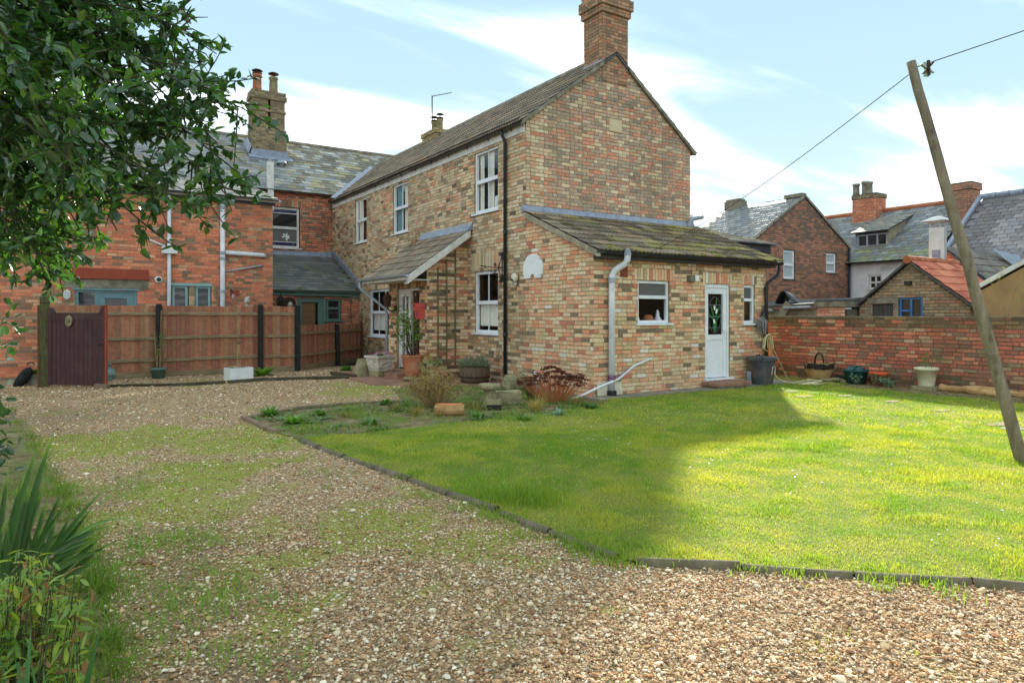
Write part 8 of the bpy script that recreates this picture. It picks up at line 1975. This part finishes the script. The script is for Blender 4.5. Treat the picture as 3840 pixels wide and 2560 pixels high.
c = Vector(TP.location); twiggy('camellia_shrub', 'leafy evergreen shrub growing in the big terracotta pot', 'shrub', c + Vector((0, 0, .43)), 24, 1.12, .36, 'leaf_green', .075, 21, 'rust_iron', .007, 3, Vector((-.12, .05, 0)), G3, .2)
# lavender in the barrel
c = Vector(HB.location); t = thing('lavender', 'grey green lavender mound filling the half barrel', 'plant', c + Vector((0, 0, .28))); ms, ml = MB(), MB(); rg = random.Random(9)
for k in range(320):
    a = rg.uniform(0, 6.283); r = rg.random() ** .5; tip = Vector((math.cos(a) * .42 * r, math.sin(a) * .42 * r, .30 * (1 - .45 * r * r) * rg.uniform(.7, 1.1))); b0 = Vector((math.cos(a) * .2 * r, math.sin(a) * .2 * r, 0)); ms.tube([b0, b0.lerp(tip, .5) + Vector((0, 0, .03)), tip], [.002, .002, .001], 3, caps=False)
    for j in range(6): q = b0.lerp(tip, rg.uniform(.4, 1)); leaf_shape(ml, q, (tip - b0).normalized() + rdir(rg) * .9, Vector((0, 0, 1)) + rdir(rg), rg.uniform(.03, .05), .006, .1, .1, 0, (rg.uniform(.75, 1.2),) * 3 + (1,))
ms.build('stems', 'trellis_wood', t); o = ml.build('foliage', 'leaf_grey', t); o['kind'] = 'stuff'
# dead shrub in the bed (pale sticks, few leaves)
c = gz(1625, 1530); twiggy('dying_shrub', 'twiggy half dead shrub with pale cut stems and few leaves in the bed', 'shrub', (c.x, c.y, .01), 125, .62, .56, 'leaf_dry', .045, 12, 'cane', .006, 7, None, ((1, 1, 1, 1), (.7, .6, .5, 1), (.9, 1.3, .6, 1), (.55, .42, .35, 1)), .3)
c = gz(1600, 1500); twiggy('dying_shrub', 'upright yellowish leafed twigs behind the half dead shrub', 'shrub', (c.x + .25, c.y + .35, .01), 16, .95, .28, 'leaf_green', .05, 9, 'cane', .005, 17, None, ((1.5, 1.3, .6, 1), (1.2, 1.2, .8, 1)), .6)
# sedum with rusty heads
c = gz(2075, 1510); t = thing('dry_sedum', 'dried sedum with rusty flat flower heads against the extension wall', 'plant', (c.x, c.y, .01)); ms, mh = MB(), MB(); rg = random.Random(5)
for k in range(125):
    a = rg.uniform(0, 6.283); r = rg.random() ** .55; tip = RT * (.60 * r * math.cos(a)) + FW * (.26 * r * math.sin(a)) + Vector((0, 0, .56 * (1 - .35 * r * r) * rg.uniform(.75, 1.08))); b0 = tip * .3; b0.z = 0; mid = b0.lerp(tip, .55) + rdir(rg) * .02; ms.tube([b0, mid, tip], [.005, .0045, .003], 4, caps=False)
    if k < 90:
        rr = rg.uniform(.03, .07)
        for j in range(16):
            q = tip + Vector((rg.gauss(0, rr * .5), rg.gauss(0, rr * .5), rg.uniform(-.012, .012))); v_ = rg.uniform(.7, 1.2); mh.tint = (v_, v_, v_, 1); mh.blob(q, (.013, .013, .010), j + k, .3, 5, 4)
ms.build('stems', 'log_split', t); o = mh.build('flower_heads', 'sedum_head', t); o['kind'] = 'stuff'
# tufts of grass and leafy clumps in the bed
def clump(name, label, px, py, n, h, w, spread, mat_, tints, seed, arch=.5, dx=0, dy=0):
    rg = random.Random(seed); c = gz(px, py); t = thing(name, label, 'grass' if 'grass' in name else 'plant', (c.x + dx, c.y + dy, .01)); mb = MB()
    for k in range(n):
        a = rg.uniform(0, 6.283); d = Vector((math.cos(a) * spread, math.sin(a) * spread, 1)).normalized(); strap(mb, Vector((math.cos(a), math.sin(a), 0)) * rg.uniform(0, .06), d + rdir(rg) * .25, h * rg.uniform(.6, 1.1), w, arch * rg.uniform(.4, 1.4), rg.choice(tints), None, 5)
    o = mb.build('blades', mat_, t); o['kind'] = 'stuff'
clump('grass_tuft', 'pale arching grass tuft at the lawn side of the dried sedum', 2010, 1545, 150, .30, .003, .7, 'leaf_dry', ((1, 1.15, .8, 1), (.8, 1.1, .6, 1), (1.3, 1.2, 1, 1)), 3, .9)
clump('grass_tuft', 'tall straw coloured grass by the foot of the black pipe', 2000, 1440, 110, .55, .003, .45, 'leaf_dry', ((1.2, 1.1, .7, 1), (.9, 1.0, .6, 1)), 4, .5, .0, .9)
clump('grass_tuft', 'fine straw grass between the barrel and trellis', 1690, 1430, 70, .45, .003, .5, 'leaf_dry', ((1.1, 1.0, .7, 1), (.9, .9, .6, 1)), 6, .5, .5, .3)
def rosette(name, label, px, py, n, h, tint, seed, mat_='leaf_green', w=.35, dx=0):
    rg = random.Random(seed); c = gz(px, py); t = thing(name, label, 'plant', (c.x + dx, c.y, .01)); mb = MB()
    for k in range(n):
        a = rg.uniform(0, 6.283); el = rg.uniform(.3, 1.3); d = Vector((math.cos(a) * math.cos(el), math.sin(a) * math.cos(el), math.sin(el))); q = rg.uniform(.8, 1.2); b = Vector((math.cos(a), math.sin(a), 0)) * rg.uniform(0, h * .5)
        leaf_shape(mb, b, d, Vector((0, 0, 1)), h * rg.uniform(.6, 1.1), h * w * rg.uniform(.7, 1.1), .2, rg.uniform(.1, .6), 0, (tint[0] * q, tint[1] * q, tint[2] * q, 1))
    o = mb.build('leaves', mat_, t); o['kind'] = 'stuff'
rosette('green_perennial', 'bright green leafy clump beside the white sink', 982, 1408, 70, .26, (1.15, 1.25, .8), 3)
rosette('green_perennial', 'bright broad leafed plant at the tip of the bed', 1105, 1590, 60, .17, (1.15, 1.3, .85), 5)
rosette('green_perennial', 'dark green leafy weed at the left corner of the bed', 1010, 1560, 60, .16, (.85, 1.0, .7), 6)
rosette('green_perennial', 'grey green weed clump in the middle of the bed front', 1390, 1595, 50, .14, (.95, 1.05, .9), 7)
rosette('green_perennial', 'low leafy weeds in front of the stacked bricks', 1960, 1580, 40, .12, (.9, 1.0, .8), 8)
rosette('green_perennial', 'bramble like dark leaves by the corner of extension', 2215, 1535, 60, .13, (.6, .75, .6), 9)
rosette('grey_perennial', 'silvery woolly leafed plant above the boulder', 1935, 1440, 50, .20, (1.25, 1.25, 1.2), 10, 'leaf_grey', .25)
rosette('grey_perennial', 'grey leafed low plant beside the pale grass tuft', 2090, 1560, 45, .14, (1.1, 1.15, 1.2), 12, 'leaf_grey', .25)
rosette('green_perennial', 'ivy spilling over the concrete trough', 124, 1440, 70, .14, (.7, .9, .7), 13); bpy.data.objects[[o.name for o in bpy.data.objects if o.get('label') == 'ivy spilling over the concrete trough'][0]].location.z = .23
rosette('green_perennial', 'green weeds at the foot of stone planter and squat stone', 1400, 1408, 60, .20, (.7, .95, .65), 14, dx=.2)
rosette('green_perennial', 'weeds growing along the foot of the lower fence', 1300, 1390, 60, .18, (.7, .95, .65), 15)
for k, (px, py, n_, h_, lab) in enumerate(((1560, 1560, 70, .22, 'straw grass tuft left of the split log'), (1775, 1540, 80, .20, 'dry grass tuft between log and bird bath'), (1480, 1540, 60, .16, 'thin straw tuft at the left part of the bed'), (1300, 1570, 50, .13, 'low dry tuft near the bed edging'), (2160, 1520, 90, .28, 'pale straw tuft right of the dried sedum'), (2250, 1520, 50, .16, 'small dry tuft by the foot of the soil pipe'))):
    clump('grass_tuft', lab, px, py, n_, h_, .0028, .8, 'leaf_dry', ((1, 1.05, .75, 1), (.75, .95, .55, 1), (.6, .55, .5, 1)), 90 + k, .8)
rosette('green_perennial', 'rough weeds just behind the split log', 1660, 1525, 60, .13, (.75, .9, .65), 101)
rosette('green_perennial', 'rough weeds at the middle of the bed', 1450, 1520, 60, .12, (.7, .85, .6), 102)
rosette('green_perennial', 'low dark weeds along the left bed edging', 1200, 1560, 60, .11, (.7, .85, .6), 103)
rosette('green_perennial', 'sprawling weeds right of the split log', 1790, 1570, 60, .12, (.8, .95, .7), 104)
twiggy('dying_shrub', 'bare brown twigs standing left of the dried sedum', 'shrub', gz(1990, 1500), 26, .55, .22, 'leaf_dry', .035, 6, 'rust_iron', .004, 105, None, ((.7, .6, .5, 1), (.9, 1.1, .6, 1)), .4)
# row of grey leaved plants by the wall
for k, (x, y, h_, lab) in enumerate(((5.88, -1.38, .34, 'tall grey green leafy plant in front of the teal tub'), (5.86, -1.75, .26, 'grey green leafy plant before the orange bucket'), (5.84, -2.0, .2, 'small grey green plant right of the orange bucket'))):
    twiggy('euphorbia', lab, 'plant', (x, y, .02), 14, h_, .16, 'leaf_grey', .06, 16, 'trellis_wood', .004, 30 + k, None, ((.8, .95, .85, 1), (.65, .8, .7, 1)), .2, 1, wid=.25)
twiggy('spindly_shrub', 'sparse light green shrub growing from the cream pot', 'shrub', Vector(CP.location) + Vector((0, 0, .3)), 9, .42, .24, 'leaf_green', .04, 12, 'trellis_wood', .003, 40, Vector((.0, -.1, 0)), ((1.2, 1.3, .8, 1), (1, 1.1, .7, 1)), .4)
twiggy('climber', 'thin climbing plant tied to canes in the grey green pot', 'plant', Vector(GP.location) + Vector((0, 0, .22)), 7, 1.0, .10, 'leaf_green', .05, 16, 'cane', .004, 41, None, ((.9, 1.0, .9, 1), (.7, .85, .8, 1)), .1)
mb = MB(); c = Vector(GP.location); mb.tube([c + Vector((-.03, 0, .2)), c + Vector((-.08, 0, 1.12))], .008, 5); tag(mb.build('bamboo_cane', 'cane'), 'short bamboo cane in the grey green pot', 'cane'); mb = MB(); mb.tube([c + Vector((.05, 0, .2)), c + Vector((.06, .03, 1.55))], .008, 5); tag(mb.build('bamboo_cane', 'cane'), 'tall bamboo cane in the grey green pot', 'cane')
twiggy('stick_rose', 'bare little standard tree in the white sink', 'plant', Vector(sk.location) + Vector((.0, 0, .25)), 1, .75, .02, 'leaf_dry', .03, 0, 'cane', .009, 50, None)
twiggy('bare_twigs', 'bare thin twigs rising from the white sink top', 'twigs', Vector(sk.location) + Vector((.0, 0, .80)), 14, .45, .16, 'leaf_dry', .02, 0, 'rust_iron', .002, 51, None)
mb = MB(); c = Vector(sk.location); mb.tube([c + Vector((.02, 0, .26)), c + Vector((.17, 0, .82))], .006, 5); tag(mb.build('bamboo_cane', 'cane'), 'pale cane leaning in the white sink', 'cane')
rosette('cyclamen', 'pink flowers and leaves in the pale stone planter', 1437, 1414, 34, .10, (.8, 1.0, .75), 60); oo = [o for o in bpy.data.objects if o.get('label') == 'pink flowers and leaves in the pale stone planter'][0]; oo.location = Vector(pl.location) + Vector((0, 0, .46))
mb = MB(); rg = random.Random(3)
for k in range(46): q = Vector((rg.choice((-.12, .12)) + rg.gauss(0, .035), rg.uniform(-.18, -.05), rg.uniform(.04, .11))); leaf_shape(mb, q, rdir(rg), rdir(rg), .035, .025, .3, .3, 0, (rg.uniform(.8, 1.2),) * 3 + (1,))
o = mb.build('petals', 'petal_pink', oo); o['kind'] = 'stuff'
# climber remnants on the porch roof and wall
twiggy('wall_climber', 'straggling climber twigs on the wall above the porch roof', 'climber', (-.30, 6.75, 2.95), 16, .75, .40, 'leaf_dry', .04, 14, 'rust_iron', .004, 70, Vector((.1, 0, 0)), ((1, .9, .6, 1), (.9, 1.2, .6, 1), (.8, .6, .5, 1)), .2)
clump('grass_tuft', 'small grass tuft growing on the near corner of extension gutter', 2227, 1490, 60, .12, .003, .9, 'leaf_dry', ((1, 1.3, .6, 1), (.8, 1.2, .5, 1)), 77, .9); o = [o for o in bpy.data.objects if o.get('label', '').startswith('small grass tuft growing on')][0]; o.location = (.2, -.16, 2.60)
clump('grass_tuft', 'small grass tuft growing in the teal gutter', 2227, 1490, 40, .10, .003, .9, 'leaf_dry', ((.8, 1.3, .6, 1),), 78, .6); o = [o for o in bpy.data.objects if o.get('label', '').startswith('small grass tuft growing in the teal')][0]; o.location = (-1.9, 11.42, 2.22)
# yellow budded twigs beyond the wall
twiggy('forsythia', 'thin upright twigs with yellow buds rising beyond the wall at right', 'shrub', gd(3765, 1200, 13.2), 5, 1.35, .45, 'leaf_green', .03, 30, 'cane', .006, 80, None, ((2.6, 1.9, .5, 1),), .2)
# creeping weeds over the bed
mb = MB(); rg = random.Random(121)
for k in range(420):
    x0, y0 = rg.uniform(-5.6, -.4), rg.uniform(-1.4, 2.6)
    if not inpoly(np.array([[x0, y0]]), BED)[0] or mnoise.noise(Vector((x0 * .9, y0 * .9, 2.2))) < -.12: continue
    g_t = rg.choice(((.75, .9, .65), (.95, 1.05, .75), (1.1, 1.0, .7), (.8, .8, .6)))
    for j in range(9):
        a = rg.uniform(0, 6.283); d = Vector((math.cos(a), math.sin(a), rg.uniform(.3, 1.3))); leaf_shape(mb, Vector((x0 + rg.gauss(0, .06), y0 + rg.gauss(0, .06), .012)), d, Vector((0, 0, 1)), rg.uniform(.06, .14), rg.uniform(.015, .035), .2, .4, 0, (g_t[0], g_t[1], g_t[2], 1))
stuff(mb.build('bed_weeds', 'leaf_green'), 'low creeping weeds spreading over the planted bed', 'weeds')
# dry leaf litter and twigs in the bed and by the wall
VG = [(p.x, p.y) for p in vg]; x = np.concatenate([rng.uniform(-4.6, -.5, 500), rng.uniform(5.2, 6.2, 420), rng.uniform(-9, -6, 2600)]); y = np.concatenate([rng.uniform(-1.2, 2.4, 500), rng.uniform(-4.6, -1.6, 420), rng.uniform(-8, -3, 2600)]); P = np.stack([x, y], -1); ok = inpoly(P, BED) | (x > 5) | inpoly(P, VG); x, y = x[ok], y[ok]
mb = MB(); rg = random.Random(88)
for a, b in zip(x, y): leaf_shape(mb, Vector((a, b, .035)), Vector((rg.uniform(-1, 1), rg.uniform(-1, 1), rg.uniform(-.1, .3))), Vector((0, 0, 1)) + rdir(rg) * .5, rg.uniform(.03, .07), rg.uniform(.012, .03), .3, .3, 0, (rg.uniform(.4, 1.0),) * 3 + (1,))
stuff(mb.build('leaf_litter', 'leaf_dry'), 'brown dead leaves and bits lying on the beds', 'litter')
